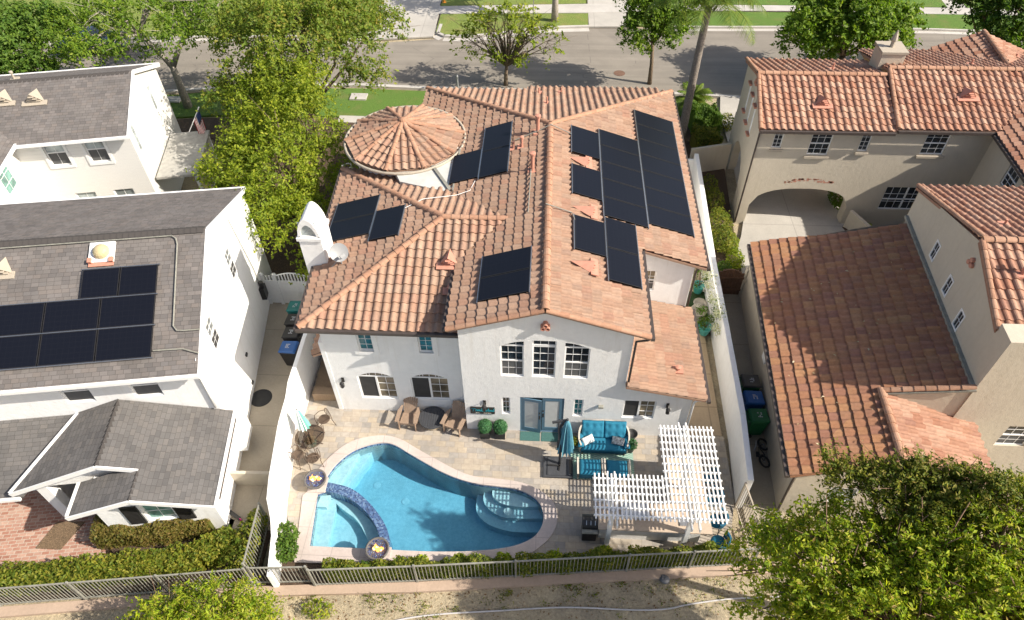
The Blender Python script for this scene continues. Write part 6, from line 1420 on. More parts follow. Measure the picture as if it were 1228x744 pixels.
# ================================================================== bins
def bin_(loc,rz,body,lid,label,group,emblem=True):
    t=thing('wheeled_bin',label,'bin',loc,rz,group,True)
    mb=MB(); a,b=(.22,.25),(.29,.33); mb.add([(-a[0],-a[1],.06),(a[0],-a[1],.06),(a[0],a[1],.06),(-a[0],a[1],.06),(-b[0],-b[1],.95),(b[0],-b[1],.95),(b[0],b[1],.95),(-b[0],b[1],.95)],[(0,3,2,1),(0,1,5,4),(1,2,6,5),(2,3,7,6),(3,0,4,7),(4,5,6,7)]); part('body',mb,M[body],t,bevel=.03)
    mb=MB(); mb.add([(-.31,-.37,.95),(.31,-.37,.95),(.31,.34,.95),(-.31,.34,.95),(-.27,-.33,1.02),(.27,-.33,1.02),(.28,.28,1.07),(-.28,.28,1.07)],[(0,3,2,1),(0,1,5,4),(1,2,6,5),(2,3,7,6),(3,0,4,7),(4,5,6,7)]); l=part('lid',mb,M[lid],t,bevel=.025)
    if emblem:
        mb=MB(); rng=random.Random(len(label)); f=lambda y:1.02+.05*(y+.33)/.61+.004
        for i in range(4):
            for j in range(3):
                if rng.random()<.75: x=-.11+.055*i; y=-.12+.06*j; mb.poly([(x,y,f(y)),(x+.045,y,f(y)),(x+.045,y+.045,f(y+.045)),(x,y+.045,f(y+.045))])
        part('print',mb,M['emblem'],l)
    mb=MB(); mb.tube([(-.26,.40,.93),(.26,.40,.93)],.018,8); mb.bar((-.22,.32,.93),(-.22,.41,.93),.03,.03); mb.bar((.22,.32,.93),(.22,.41,.93),.03,.03); part('handle',mb,M[body],t)
    for s in (-1,1):
        mb=MB(); mb.tube([(s*.27,.24,.11),(s*.32,.24,.11)],.11,14); part('wheel',mb,M['rubber'],t)
G1='bins in the side yard of the white house'
bin_((-9.98,17.45,0),-1.62,'binblack','binblue','black wheeled bin with a blue lid, nearest the pool end of its row',G1); bin_((-10.06,18.20,0),-1.62,'binblack','binblack','plain black wheeled bin next to the blue lidded bin',G1); bin_((-10.16,18.92,0),-1.62,'binblack','binblack','plain black wheeled bin next to the teal lidded bin',G1); bin_((-10.28,19.66,0),-1.62,'binteal','binteal','teal wheeled bin nearest the white picket gate',G1)
G2='bins against the tan garage wall'
bin_((7.86,16.55,0),1.62,'bingreen','bingrey','wheeled bin with a grey brown lid by the tan garage wall',G2); bin_((7.84,15.78,0),1.62,'binblue','binblue','blue wheeled bin between the grey lidded and green bins',G2); bin_((7.86,14.98,0),1.65,'bingreen','bingreen','green wheeled bin at the front of the row by the tan garage wall',G2)
G3='bins behind the garden wall beside the kitchen'
bin_((6.72,26.2,0),1.6,'bingreen','bingreen','green wheeled bin inside the white garden wall by the large solar array',G3,False); bin_((6.68,25.4,0),1.6,'binblue','binblue','blue wheeled bin inside the white garden wall by the large solar array',G3,False)
# small bicycle
bk_=thing('bicycle','small black bicycle lying beside the green bin','bicycle',(8.05,13.95,0),rad(83),None,True)
for x,lab in ((-.36,0),(.36,0)):
    mb=MB(); c=V3(x,0,.10); q=[]; tl=rad(62)
    ring=[(c.x+.21*math.cos(t),c.y+.21*math.sin(t)*math.cos(rad(25)),c.z+.07+.21*math.sin(t)*math.sin(rad(25))) for t in [2*math.pi*i/24 for i in range(25)]]; mb.tube(ring,.038,8); w=part('wheel',mb,M['rubber'],bk_,True)
    mb=MB()
    for k in range(0,24,3): mb.bar(ring[k],(c.x,c.y,c.z+.07),.006,.006)
    mb.tube([(c.x,c.y-.03,c.z+.06),(c.x,c.y+.03,c.z+.08)],.03,8); part('spokes',mb,M['alu'],w)
mb=MB(); mb.tube([(-.36,0,.17),(-.05,-.03,.15),(.18,.20,.26),(.36,0,.17)],.018,6); mb.tube([(-.05,-.03,.15),(-.16,.18,.25),(.18,.20,.26)],.016,6); mb.tube([(-.16,.18,.25),(-.36,0,.17)],.014,6); part('frame',mb,M['blackmetal'],bk_)
mb=MB(); mb.tube([(.18,.20,.26),(.16,.30,.30)],.016,6); mb.tube([(.0,.36,.25),(.16,.30,.32),(.32,.30,.40)],.014,6); part('handlebar',mb,M['alu'],bk_); mb=MB(); mb.obox((-.18,.26,.29),(1,0,0),(0,1,0),(0,0,1),.11,.05,.03); part('saddle',mb,M['rubber'],bk_,bevel=.015)
# red handled garden cart / scooter by the porch wing
sc_=thing('kick_scooter','red and pink kick scooter propped at the corner of the porch wing','scooter',(-10.25,10.75,0),rad(150),None,True)
mb=MB(); mb.box(-.30,-.06,.09,.28,.06,.12); part('deck',mb,M['blackmetal'],sc_)
mb=MB(); mb.tube([(.28,0,.10),(.42,0,.85)],.018,8); mb.tube([(.42,-.22,.86),(.42,.22,.86)],.016,8); part('handlebar',mb,M['red'],sc_)
for x in (-.33,.34): mb=MB(); mb.tube([(x,-.02,.07),(x,.02,.07)],.07,14); part('wheel',mb,M['pink'],sc_)
for y in (-.2,.2): mb=MB(); mb.tube([(.42,y*.7,.86),(.42,y*1.25,.86)],.024,8); part('grip',mb,M['pink'],sc_)
# turquoise pots, bird bath, trellis in the side yard
def pot_plant(loc,label,h,n,seed):
    t=thing('potted_plant',label,'potted plant',loc,0,'turquoise pots along the garden wall',True)
    mb=MB(); mb.lathe([(.16,0),(.22,.20),(.27,.42),(.28,.46),(.24,.45),(.22,.38),(.001,.36)],(0,0,0),24,False); part('pot',mb,M['potteal'],t,True)
    rng=random.Random(seed); mb=MB(); st_=MB()
    for i in range(9):
        a=rng.random()*6.28; r=rng.uniform(.1,.45); e=V3(r*math.cos(a),r*math.sin(a)*1.3,rng.uniform(.6,h)); st_.tube([(0,0,.36),e*.6+V3(0,0,.2),e],[.012,.009,.005],5); leaf_ball(mb,e,.22,n//9,.05,seed+i,1,.9)
    part('stems',st_,M['bark'],t); part('foliage',mb,M['lf_mid'],t)
pot_plant((6.72,19.75,0),'leafy plant in a turquoise pot, nearer the pool along the garden wall',1.5,700,2); pot_plant((6.78,22.2,0),'leafy plant in a turquoise pot, nearer the bins along the garden wall',1.4,420,3)
mb=MB(); mb.lathe([(.20,0),(.20,.04),(.09,.10),(.07,.35),(.13,.42),(.34,.50),(.36,.55),(.32,.54),(.001,.48)],(6.55,20.55,0.02),28,False); mb.lathe([(.06,.5),(.05,.7),(.20,.76),(.21,.79),(.001,.77)],(6.55,20.55,.02),24,False); solo('fountain',mb,M['stone'],'two tier grey stone fountain between the turquoise pots','fountain',smooth=True)
mb=MB(); mb.lathe([(.28,0),(.24,.30),(.27,.40),(.29,.44),(.22,.42),(.001,.30)],(6.68,21.1,0.02),24,False); solo('stone_urn',mb,M['stone'],'pale stone urn next to the two tier fountain','urn',smooth=True)
tl=thing('trellis','white lattice trellis with climbing white blossom on the garden wall','trellis',(7.0,20.6,0))
mb=MB()
for i in range(12): mb.bar((6.965,18.9+.33*i,.5),(6.965,18.9+.33*i,2.0),.02,.03)
for z in (.7,1.1,1.5,1.9): mb.bar((6.95,18.9,z),(6.95,22.5,z),.02,.03)
part('lattice',mb,M['white'],tl); mb=MB(); rng=random.Random(8)
for i in range(26): leaf_ball(mb,(6.9+rng.uniform(-.06,.12),rng.uniform(18.8,22.6),rng.uniform(.9,2.0)),.22,40,.05,100+i,1,.9)
part('climber',mb,M['lf_bougain'],tl)
# street furniture and cars across the road
def car(loc,rz,paint,label):
    t=thing('parked_car',label,'car',loc,rz,None,True)
    mb=MB(); prof=[(-2.2,.45),(-2.15,.85),(-1.3,.95),(1.1,.95),(2.1,.80),(2.25,.55),(2.25,.32),(-2.2,.32)]
    for s in (1,): 
        v0=[(x,-.88,z) for x,z in prof]; v1=[(x,.88,z) for x,z in prof]; m=len(prof); mb.add(v0+v1,[tuple(range(m)),tuple(range(2*m-1,m-1,-1))]+[(i,m+i,m+(i+1)%m,(i+1)%m) for i in range(m)])
    part('body',mb,M[paint],t,bevel=.10)
    mb=MB(); a=[(-1.5,.94),(-.95,1.42),(.25,1.44),(1.05,.94)]; v0=[(x,-.78+(.14 if z>1 else 0),z) for x,z in a]; v1=[(x,.78-(.14 if z>1 else 0),z) for x,z in a]; mb.add(v0+v1,[(0,1,2,3),(7,6,5,4),(0,4,5,1),(2,6,7,3)]); part('windows',mb,M['glass'],t)
    mb=MB(); mb.box(-.98,-.62,1.41,.28,.62,1.46); part('roof_panel',mb,M[paint],t,bevel=.04)
    for x in (-1.35,1.4):
        for s in (-1,1):
            mb=MB(); mb.tube([(x,s*.72,.32),(x,s*.90,.32)],.32,20); w=part('wheel',mb,M['rubber'],t); mb=MB(); mb.tube([(x,s*.89,.32),(x,s*.915,.32)],.19,14); part('hubcap',mb,M['alu'],w)
    for s in (-1,1): mb=MB(); mb.box(2.14,s*.55-.18,.62,2.25,s*.55+.18,.74); part('headlight',mb,M['dish'],t)
car((-30.8,43.9,-.12),rad(10),'carpaint','dark blue car parked at the far kerb behind the left trees')
car((15.5,58.5,0),rad(95),'carpaint2','black car on the drive across the street behind the palm')
po=thing('street_sign','thin grey sign post on the far lawn left of the pale trunk','sign post',(-1.3,48.9,0),0,None,True)
mb=MB(); mb.tube([(0,0,0),(0,0,2.6)],.03,8); part('post',mb,M['alu'],po); mb=MB(); mb.box(-.2,-.04,2.2,.2,-.032,2.7); part('plate',mb,M['dish'],po)
mb=MB(); mb.tube([(0,0,0),(0,0,1.0)],.06,10); mb.lathe([(.07,1.0),(.08,1.1),(.02,1.2)],(0,0,0),10); solo('bollard',mb,M['dish'],'small white marker post at the near kerb behind the tile roof','marker post',loc=(-5.6,39.0,-.05))
mb=MB(); mb.box(-.5,-.35,0,.5,.35,.12); solo('utility_lid',mb,M['kerb'],'pale concrete utility lid set in the front lawn','utility lid',loc=(-11.6,38.2,-.05))
mb=MB(); mb.box(-.5,-.3,0,.5,.3,.12); solo('utility_lid',mb,M['kerb'],'pale concrete utility lid under the forked street tree','utility lid',loc=(-22.9,37.5,-.05))
M['orange']=m_plain('orange_plastic',(.7,.28,.03),.5,.1)
mb=MB(); mb.lathe([(.16,0),(.16,.03),(.11,.04),(.03,.45)],(0,0,0),14); solo('marker_cone',mb,M['orange'],'small orange marker on the lawn across the street','marker cone',loc=(-8.0,51.9,0))
lc=thing('lawn_chair','white metal lawn chair in the garden beside the round turret','chair',(-10.2,29.6,0),.6,None,True)
mb=MB(); mb.box(-.25,-.25,.40,.25,.25,.43); part('seat',mb,M['plastic'],lc); mb=MB(); mb.bar((-.24,.25,.4),(-.24,.36,.95),.04,.04); mb.bar((.24,.25,.4),(.24,.36,.95),.04,.04); mb.bar((-.24,.36,.93),(.24,.36,.93),.04,.06); mb.bar((-.24,.31,.7),(.24,.31,.7),.03,.06); part('backrest',mb,M['plastic'],lc)
for x in (-.23,.23):
    for y in (-.23,.23): mb=MB(); mb.bar((x,y,0),(x,y,.4),.035,.035); part('leg',mb,M['plastic'],lc)
# ================================================================== trees and plants (numpy leaf clouds)
def leaves_mesh(name, C, Nn, size, rng, aspect=.5, fold=.25):
    """one rhombic folded leaf (two triangles) at every centre C with normal Nn"""
    n=len(C); Nn=Nn/np.linalg.norm(Nn,axis=1,keepdims=True); r=rng.normal(size=(n,3)); A=np.cross(Nn,r); A/=np.linalg.norm(A,axis=1,keepdims=True)+1e-9; B=np.cross(Nn,A); s=(size*rng.uniform(.42,1.5,n))[:,None]
    V=np.empty((n,4,3)); V[:,0]=C-A*s; V[:,1]=C+B*s*aspect+Nn*s*fold; V[:,2]=C+A*s; V[:,3]=C-B*s*aspect+Nn*s*fold
    me=bpy.data.meshes.new(name); me.vertices.add(n*4); me.vertices.foreach_set('co',V.reshape(-1).astype(np.float32))
    idx=np.arange(n)[:,None]*4; F=np.concatenate([idx+np.array([0,1,2]),idx+np.array([0,2,3])],1).reshape(-1,3)
    me.loops.add(len(F)*3); me.loops.foreach_set('vertex_index',F.reshape(-1).astype(np.int32)); me.polygons.add(len(F)); me.polygons.foreach_set('loop_start',np.arange(len(F),dtype=np.int32)*3); me.polygons.foreach_set('loop_total',np.full(len(F),3,np.int32)); me.update(calc_edges=True); return me
def crown_points(lobes, nclump, per, cr, rng, hollow=.45):
    """clump centres inside ellipsoid lobes, leaves gathered round each"""
    w=np.array([l[3]*l[4]*l[5] for l in lobes])**.75; w/=w.sum(); P=[]; D=[]; cen=[]
    for i in range(nclump):
        l=lobes[rng.choice(len(lobes),p=w)]; d=rng.normal(size=3); d/=np.linalg.norm(d); d[2]=abs(d[2])*.95 if rng.random()<.62 else d[2]
        rr=(hollow+(1-hollow)*rng.random()**.55)*(1+.10*rng.normal()); c=np.array(l[:3])+d*np.array(l[3:6])*rr; cen.append((c,np.array(l[:3])))
        k=int(per*rng.uniform(.35,1.6)); m=rng.integers(3,7); tw=rng.normal(size=(m,3))*.75+d*1.0+np.array([0,0,.15]); tw/=np.linalg.norm(tw,axis=1,keepdims=True)
        ti=rng.integers(0,m,k); f=rng.random(k)**.8; g=c+tw[ti]*(f*cr*2.3*rng.uniform(.7,1.3,m)[ti])[:,None]-np.array([0,0,1])*(f**2*cr*.5)[:,None]+rng.normal(size=(k,3))*cr*.22
        P.append(g); D.append(np.tile(d*.40+np.array([.30,-.08,.60]),(k,1))+rng.normal(size=(k,3))*.6)
    return np.concatenate(P),np.concatenate(D),cen
def tree(name,label,cat,base,trunk_h,tr,lobes,nclump,per,leaf,mat,seed,cr=.38,bark='bark',limbs=16,fork=None,group=None,hollow=.45,twigs=None,aspect=.5):
    rng=np.random.default_rng(seed); t=thing(name,label,cat,base,0,group,True); b=np.array(base,float)
    lobes=[tuple(np.array(l[:3])-b)+tuple(l[3:]) for l in lobes]
    P,D,cen=crown_points(lobes,nclump,per,cr,rng,hollow)
    me=leaves_mesh('crown',P,D,leaf,rng,aspect); _link('crown',me,M[mat],t,False)
    mb=MB(); top=np.array([rng.normal()*.1,rng.normal()*.1,trunk_h]); mb.tube([(0,0,-.2),(top[0]*.3,top[1]*.3,trunk_h*.5),tuple(top)],[tr*1.25,tr*.95,tr*.8],9)
    order=rng.permutation(len(cen))[:limbs]
    starts=[top]
    if fork: 
        starts=[]
        for f in fork: e=np.array(f)-b; mb.tube([tuple(top*.96),tuple(top+(e-top)*.5+np.array([0,0,.15])),tuple(e)],[tr*.75,tr*.6,tr*.5],8); starts.append(e)
    for i in order:
        c,lc=cen[i]; s=min(starts,key=lambda q:np.linalg.norm(q-c)); L=np.linalg.norm(c-s); m1=s+(c-s)*.4+np.array([0,0,.10*L])+rng.normal(size=3)*.06*L; m2=s+(c-s)*.75+np.array([0,0,.07*L])+rng.normal(size=3)*.05*L
        mb.tube([tuple(s),tuple(m1),tuple(m2),tuple(c)],[tr*.45,tr*.28,tr*.16,tr*.06],6)
        for j in range(twigs or 2):
            e=c+rng.normal(size=3)*cr*2.2; mb.tube([tuple(m2),tuple((m2+e)/2+rng.normal(size=3)*.08),tuple(e)],[tr*.12,tr*.07,tr*.03],4)
    part('trunk',mb,M[bark],t,True); return t
def bush(name,label,lobes,n,leaf,mat,seed,group=None,core=True,aspect=.5,cat='shrub'):
    """a shrub: leaves over ellipsoid lobes (cx,cy,cz,rx,ry,rz) with a dim heart of leaves"""
    rng=np.random.default_rng(seed); base=(np.mean([l[0] for l in lobes]),np.mean([l[1] for l in lobes]),0); t=thing(name,label,cat,base,0,group,True); b=np.array(base)
    w=np.array([l[3]*l[4]+l[3]*l[5]+l[4]*l[5] for l in lobes]); w/=w.sum(); P=[];D=[]
    for l,k in zip(lobes,(w*n).astype(int)):
        d=rng.normal(size=(k,3)); d/=np.linalg.norm(d,axis=1,keepdims=True); r=(.62+.42*rng.random(k)**.6)*(1+.12*np.sin(d[:,0]*9+l[0]*3)*np.cos(d[:,1]*8+l[1])); p=np.array(l[:3])-b+d*np.array(l[3:6])*r[:,None]; p[:,2]=np.abs(p[:,2])*.999+.02; P.append(p); D.append(d+np.array([0,0,.4])+rng.normal(size=(k,3))*.7)
    P=np.concatenate(P); D=np.concatenate(D); _link('foliage',leaves_mesh('foliage',P,D,leaf,rng,aspect),M[mat],t,False)
    if core:
        mb=MB(); r2=random.Random(seed)
        for l in lobes:
            for k in range(5): a=r2.random()*6.28; mb.tube([(l[0]-b[0],l[1]-b[1],-.05),(l[0]-b[0]+.3*l[3]*math.cos(a),l[1]-b[1]+.3*l[4]*math.sin(a),l[2]*.7),(l[0]-b[0]+.75*l[3]*math.cos(a),l[1]-b[1]+.75*l[4]*math.sin(a),l[2]+.45*l[5])],[.03,.02,.008],5)
        part('stems',mb,M['bark'],t)
    return t
def hedge(name,label,line,w,h,n,leaf,mat,seed,cat='hedge',rough=.12):
    rng=np.random.default_rng(seed); L=[np.array(p,float) for p in line]; seg=[np.linalg.norm(b-a) for a,b in zip(L[:-1],L[1:])]; P=[];D=[]
    for (a,b),s in zip(zip(L[:-1],L[1:]),seg):
        k=int(n*s/sum(seg)); t=rng.random(k); d=(b-a)/s; nn=np.array([-d[1],d[0]]); face=rng.random(k); u=rng.uniform(-1,1,k); v=rng.random(k)
        top=face<.5; off=np.where(top,u*w/2,np.where(face<.75,-1,1)*w/2*(1-.25*rng.random(k)**2)); z=np.where(top,h*(1-.22*rng.random(k)**2),h*v)
        wob=1+rough*np.sin(t*s*3.1+off*2)+rough*np.sin(t*s*7.7+1)*.6; z=z*wob; xy=a+np.outer(t,(b-a))+np.outer(off*(1+rough*np.sin(t*s*5)),nn)
        P.append(np.column_stack([xy,np.maximum(z,.02)])); nrm=np.column_stack([np.outer(np.where(top,0,np.sign(off)),nn),np.where(top,1.,.25)]); D.append(nrm+rng.normal(size=(k,3))*.6)
    P=np.concatenate(P);D=np.concatenate(D); c=P.mean(0); c[2]=0; me=leaves_mesh(name,P-c,D,leaf,rng); bm=bmesh.new(); bm.from_mesh(me)
    for a,b in zip(L[:-1],L[1:]):
        d=(b-a)/np.linalg.norm(b-a); nn=np.array([-d[1],d[0]])*w*.36; q=[a-nn,b-nn,b+nn,a+nn]; vs=[bm.verts.new((p[0]-c[0],p[1]-c[1],z)) for z in (0.0,h*.74) for p in q]
        for f in ((0,3,2,1),(4,5,6,7),(0,1,5,4),(1,2,6,5),(2,3,7,6),(3,0,4,7)): bm.faces.new([vs[i] for i in f])
    bm.to_mesh(me); bm.free(); o=_link(name,me,M[mat],None,False); o.location=tuple(c); o['label']=label; o['category']=cat; return o
tree('street_tree','broad olive green tree with rusty tints behind the round turret','tree',(-12.4,32.4,0),2.6,.26,[(-12.6,31.6,6.4,2.8,2.4,2.2),(-10.2,33.4,6.2,1.8,1.8,1.5),(-14.9,33.4,6.0,1.9,1.9,1.6),(-10.6,35.6,6.2,2.0,1.8,1.5),(-12.9,36.6,7.0,2.2,2.0,1.6),(-12.8,29.8,4.6,1.6,1.3,1.4),(-9.2,31.8,4.8,1.0,1.0,.8),(-8.6,35.6,5.6,.9,.9,.7),(-15.6,30.6,4.2,1.0,1.0,.9)],740,56,.082,'lf_olive',21,.36,twigs=3)
tree('garden_tree','bright yellow green tree between the white house and the chimney','tree',(-11.6,24.6,0),1.6,.18,[(-12.1,24.8,4.1,2.0,1.9,1.8),(-14.0,25.0,3.6,1.3,1.3,1.2),(-13.0,26.8,4.4,1.4,1.2,1.2),(-10.6,22.4,3.0,1.2,1.2,1.2),(-11.0,26.8,5.4,1.6,1.4,1.5),(-9.9,24.4,3.2,1.0,1.2,1.2),(-10.7,27.8,6.6,.9,.9,.9),(-11.6,22.6,4.0,1.2,1.1,1.0),(-9.6,20.9,2.2,.6,.5,.6),(-14.3,23.4,2.9,1.0,1.0,.9),(-13.2,28.2,5.4,1.2,1.1,1.1),(-9.5,26.4,4.0,1.0,1.0,1.1),(-13.6,22.6,2.2,.7,.7,.8),(-12.0,28.8,6.2,1.1,1.0,1.0)],800,54,.066,'lf_lime',22,.32,twigs=2)
tree('street_tree','forked street tree with a bare pale trunk beyond the far white house','tree',(-21.7,36.8,0),2.6,.22,[(-24.6,36.2,5.0,2.0,1.3,.9),(-21.0,39.0,5.6,2.0,1.6,1.1),(-23.2,40.6,6.0,2.2,1.6,1.1),(-18.6,38.2,6.0,1.6,1.5,1.1),(-27.0,37.0,4.8,1.4,1.2,.8),(-23.0,34.9,4.4,1.3,.9,.6),(-19.4,36.2,5.2,.9,.9,.6),(-25.4,38.6,5.4,1.4,1.2,.8),(-20.6,41.6,6.4,1.6,1.2,.9),(-24.6,33.8,4.7,1.5,.9,.7),(-22.6,36.6,5.8,1.6,1.3,.9),(-26.4,35.2,4.7,1.2,.9,.7),(-19.8,34.6,5.4,1.2,1.0,.8),(-17.6,35.4,5.6,1.2,1.1,.9),(-22.0,42.6,6.0,1.8,1.4,.9)],540,40,.085,'lf_green',23,.36,'palebark',30,[(-23.2,37.3,4.2),(-20.3,37.4,4.4)],None,.3,3)
tree('street_tree','dense dark green tree in the top left corner of the street','tree',(-29.6,35.4,0),2.2,.22,[(-30.0,35.2,4.4,2.2,1.9,1.9),(-27.6,33.6,3.4,1.1,1.1,1.2),(-32.4,36.6,4.6,2.2,2.0,2.0),(-28.4,36.6,4.8,1.4,1.3,1.2),(-29.2,33.4,3.2,1.3,1.1,1.2)],520,60,.095,'lf_mid',24,.36)
tree('street_tree','sparse thin leaved street tree rising behind the tile roof ridge','tree',(-2.75,40.15,0),1.1,.12,[(-2.7,39.9,3.6,2.3,1.6,1.9),(-.6,39.6,3.1,1.5,1.1,1.2),(-4.4,40.2,2.8,1.2,1.1,1.2)],120,26,.095,'lf_lime',25,.24,'bark',60,None,None,.35,4)
tree('street_tree','upright street tree with a slim trunk left of the palm','tree',(6.2,40.6,0),2.4,.12,[(5.9,40.2,4.6,1.5,1.2,1.3),(5.0,41.0,5.6,1.2,1.1,1.0),(7.1,40.4,4.8,1.0,.9,1.0),(5.0,39.6,3.6,1.0,.8,.7),(6.8,39.4,3.6,.8,.7,.6)],330,46,.09,'lf_green',26,.28)
tree('street_tree','round glossy street tree beyond the roof of the arched house','tree',(17.0,40.2,0),2.0,.2,[(16.9,40.2,3.9,2.1,1.8,1.6),(19.3,40.6,3.6,1.5,1.4,1.3),(14.8,40.0,3.4,1.2,1.2,1.3),(17.6,42.4,4.8,1.8,1.4,1.2),(15.6,41.8,4.6,1.2,1.1,1.0)],520,58,.115,'lf_green',27,.36)
tree('street_tree','dark green tree in the top right corner of the street','tree',(25.8,40.4,0),2.0,.2,[(26.0,40.3,4.4,2.0,1.8,1.7),(28.6,41.2,4.6,2.2,2.0,1.8),(24.7,41.8,5.0,1.3,1.3,1.2),(25.2,39.2,3.2,1.0,.9,1.0)],420,58,.115,'lf_mid',28,.36)
tree('large_tree','largest leafy tree, sunlit yellow green, filling the lower right corner over the path','tree',(9.4,6.6,-.1),3.2,.24,[(7.95,7.3,6.3,1.35,.9,1.2),(9.75,7.3,7.2,1.4,.85,1.3),(6.3,7.2,5.9,1.0,.9,1.1),(6.0,8.1,5.4,.75,.55,.7),(7.15,8.0,6.4,.85,.55,.8),(9.5,6.1,6.8,1.4,1.0,1.4),(7.5,5.9,6.3,1.3,.9,1.2),(5.8,6.5,5.2,.8,.8,.9),(10.7,7.6,8.0,1.0,.6,1.0),(11.6,6.6,7.0,1.4,1.1,1.4),(8.8,7.6,6.8,.9,.5,.9),(6.4,5.7,5.4,1.0,.8,1.0),(11.2,5.4,6.8,1.3,.9,1.3),(5.7,8.3,4.2,.5,.45,.6),(8.7,6.8,7.2,1.0,.8,.8)],1150,62,.056,'lf_near',29,.23,'redbark',160,None,None,.38,3,.40)
tree('large_tree','darker small leaved tree rising behind the sunlit tree, over the garage roof corner','tree',(9.0,8.2,-.1),4.6,.14,[(7.95,8.5,7.75,.75,.40,.5),(8.75,8.3,7.95,.8,.40,.5),(7.2,8.75,7.55,.5,.3,.4),(9.25,8.05,8.25,.7,.38,.45),(9.7,7.75,8.6,.5,.32,.38),(6.85,8.9,7.75,.3,.2,.25),(8.3,8.55,8.15,.4,.25,.3),(8.6,7.9,7.7,.8,.4,.5)],420,52,.044,'lf_dark',30,.15,'redbark',40,None,None,.4,3,.42)
tree('small_tree','bushy young tree at the bottom left below the iron fence','tree',(-9.2,6.3,-.1),.6,.09,[(-9.0,6.7,1.9,1.4,.9,1.0),(-10.6,6.4,1.5,1.0,.9,.9),(-7.9,6.6,1.4,.8,.8,.7),(-9.2,5.7,2.5,1.4,.9,.9),(-8.3,7.2,1.5,.6,.6,.6),(-10.0,7.1,1.4,.6,.5,.6)],460,46,.055,'lf_near',31,.20,'redbark',40,None,None,.4,3,.36)
# pale trunk across the street
tree('street_tree','pale trunked tree across the street by the driveway','tree',(.2,49.0,0),3.0,.22,[(.3,50.5,7.5,2.5,2.5,1.6)],120,40,.11,'lf_green',33,.42,'palebark')
def palm(name,label,base,h,tr,nf,fl,mat,seed,droop=.9,bulge=True,leaf_w=.045):
    rng=random.Random(seed); t=thing(name,label,'palm',base,0,None,True); mb=MB(); n=26; pts=[];rs=[]
    for i in range(n+1): f=i/n; pts.append((.12*f*f,-.10*f,h*f)); rs.append(tr*(1.18-.35*f)*(1.03 if i%2 else .97))
    mb.tube(pts,rs,12); part('trunk',mb,M['palmbark'],t,True); top=V3(*pts[-1])
    if bulge:
        mb=MB(); 
        for k in range(26):
            a=k*2.4; z=h-.55+.75*k/26; r=tr*1.1+.03; mb.bar(top+V3(r*.8*math.cos(a),r*.8*math.sin(a),z-h),top+V3((r+.14)*math.cos(a),(r+.14)*math.sin(a),z-h+.28),.10,.03)
        part('leaf_boots',mb,M['palmbark'],t)
    for k in range(nf):
        a=k*2.39996+rng.uniform(-.15,.15); el=1.40-1.25*(k/nf)+rng.uniform(-.1,.1); L=fl*rng.uniform(.85,1.1); d=V3(math.cos(a),math.sin(a),0); m=16; p=top+V3(0,0,.15); rach=[p]; ang=el
        for i in range(m): ang-=droop*1.6/m*(.4+1.2*i/m); p=p+(d*math.cos(ang)+V3(0,0,math.sin(ang)))*(L/m); rach.append(p)
        mb=MB(); mb.tube(rach,[.028*(1-.85*i/m) for i in range(m+1)],4)
        sd=d.cross(V3(0,0,1)).normalized()
        for i in range(2,m*3):
            f=i/(m*3); q=rach[int(f*m)].lerp(rach[min(int(f*m)+1,m)],f*m-int(f*m)); tg=(rach[min(int(f*m)+1,m)]-rach[int(f*m)]).normalized(); ll=L*.26*math.sin(math.pi*min(1,.12+f*.9))**.6
            for s in (-1,1):
                dirv=(sd*s+tg*.55+V3(0,0,-.25-rng.random()*.35)).normalized(); e=q+dirv*ll*rng.uniform(.85,1.1); w=tg*leaf_w*.5; mid=q.lerp(e,.5)+V3(0,0,.05*ll); e=e+V3(0,0,-.12*ll)
                mb.add([q-w,q+w,mid+w*.8,mid-w*.8,e],[(0,1,2,3),(3,2,4)])
        part('frond',mb,M[mat],t)
    return t
palm('palm_tree','tall grey trunked palm rising between the two tile roofed houses',(7.35,34.0,-.05),7.9,.20,34,3.3,'lf_palm',41,.95)
palm('palm_shrub','short feathery palm at the foot of the tall palm trunk',(8.15,37.2,-.05),.7,.12,26,1.35,'lf_palm',42,.9,False,.04)
# hedges and shrubs
hedge('clipped_hedge','olive green clipped hedge in front of the porch wing window',[(-14.35,9.72),(-12.4,9.95),(-10.75,10.35)],.72,.85,9000,.045,'lf_rust',51)
hedge('leafy_hedge','yellow green hedge between the brick paving and the iron fence',[(-24,7.0),(-16.5,8.05),(-13.0,8.62),(-10.6,9.1),(-9.75,9.8)],.72,.85,15000,.055,'lf_hedge',52)
hedge('low_hedge','low green hedge just inside the iron fence below the pool and bar',[(-6.6,8.82),(-4.4,8.98),(-.6,9.28),(2.9,9.66),(6.4,10.04)],.34,.80,13000,.05,'lf_hedge',53,rough=.22)
bush('shrub','bushy green shrub beside the spa and the low white wall, nearer the spa',[(-8.15,9.95,.42,.38,.40,.42),(-8.05,9.45,.45,.40,.40,.45)],1500,.06,'lf_mid',54); bush('shrub','bushy shrub outside the low white wall by its slanted iron fence',[(-9.35,9.7,.5,.45,.6,.55),(-9.45,9.0,.5,.5,.5,.5),(-9.2,10.35,.5,.3,.35,.5)],2400,.06,'lf_hedge',55)
bush('shrub','small shrub below the spa coping, left of the two small ones',[(-6.2,9.05,.2,.30,.2,.24)],380,.05,'lf_mid',56); bush('shrub','small shrub below the spa coping, near the fire bowl',[(-5.35,9.08,.25,.32,.2,.28)],420,.05,'lf_mid',57)
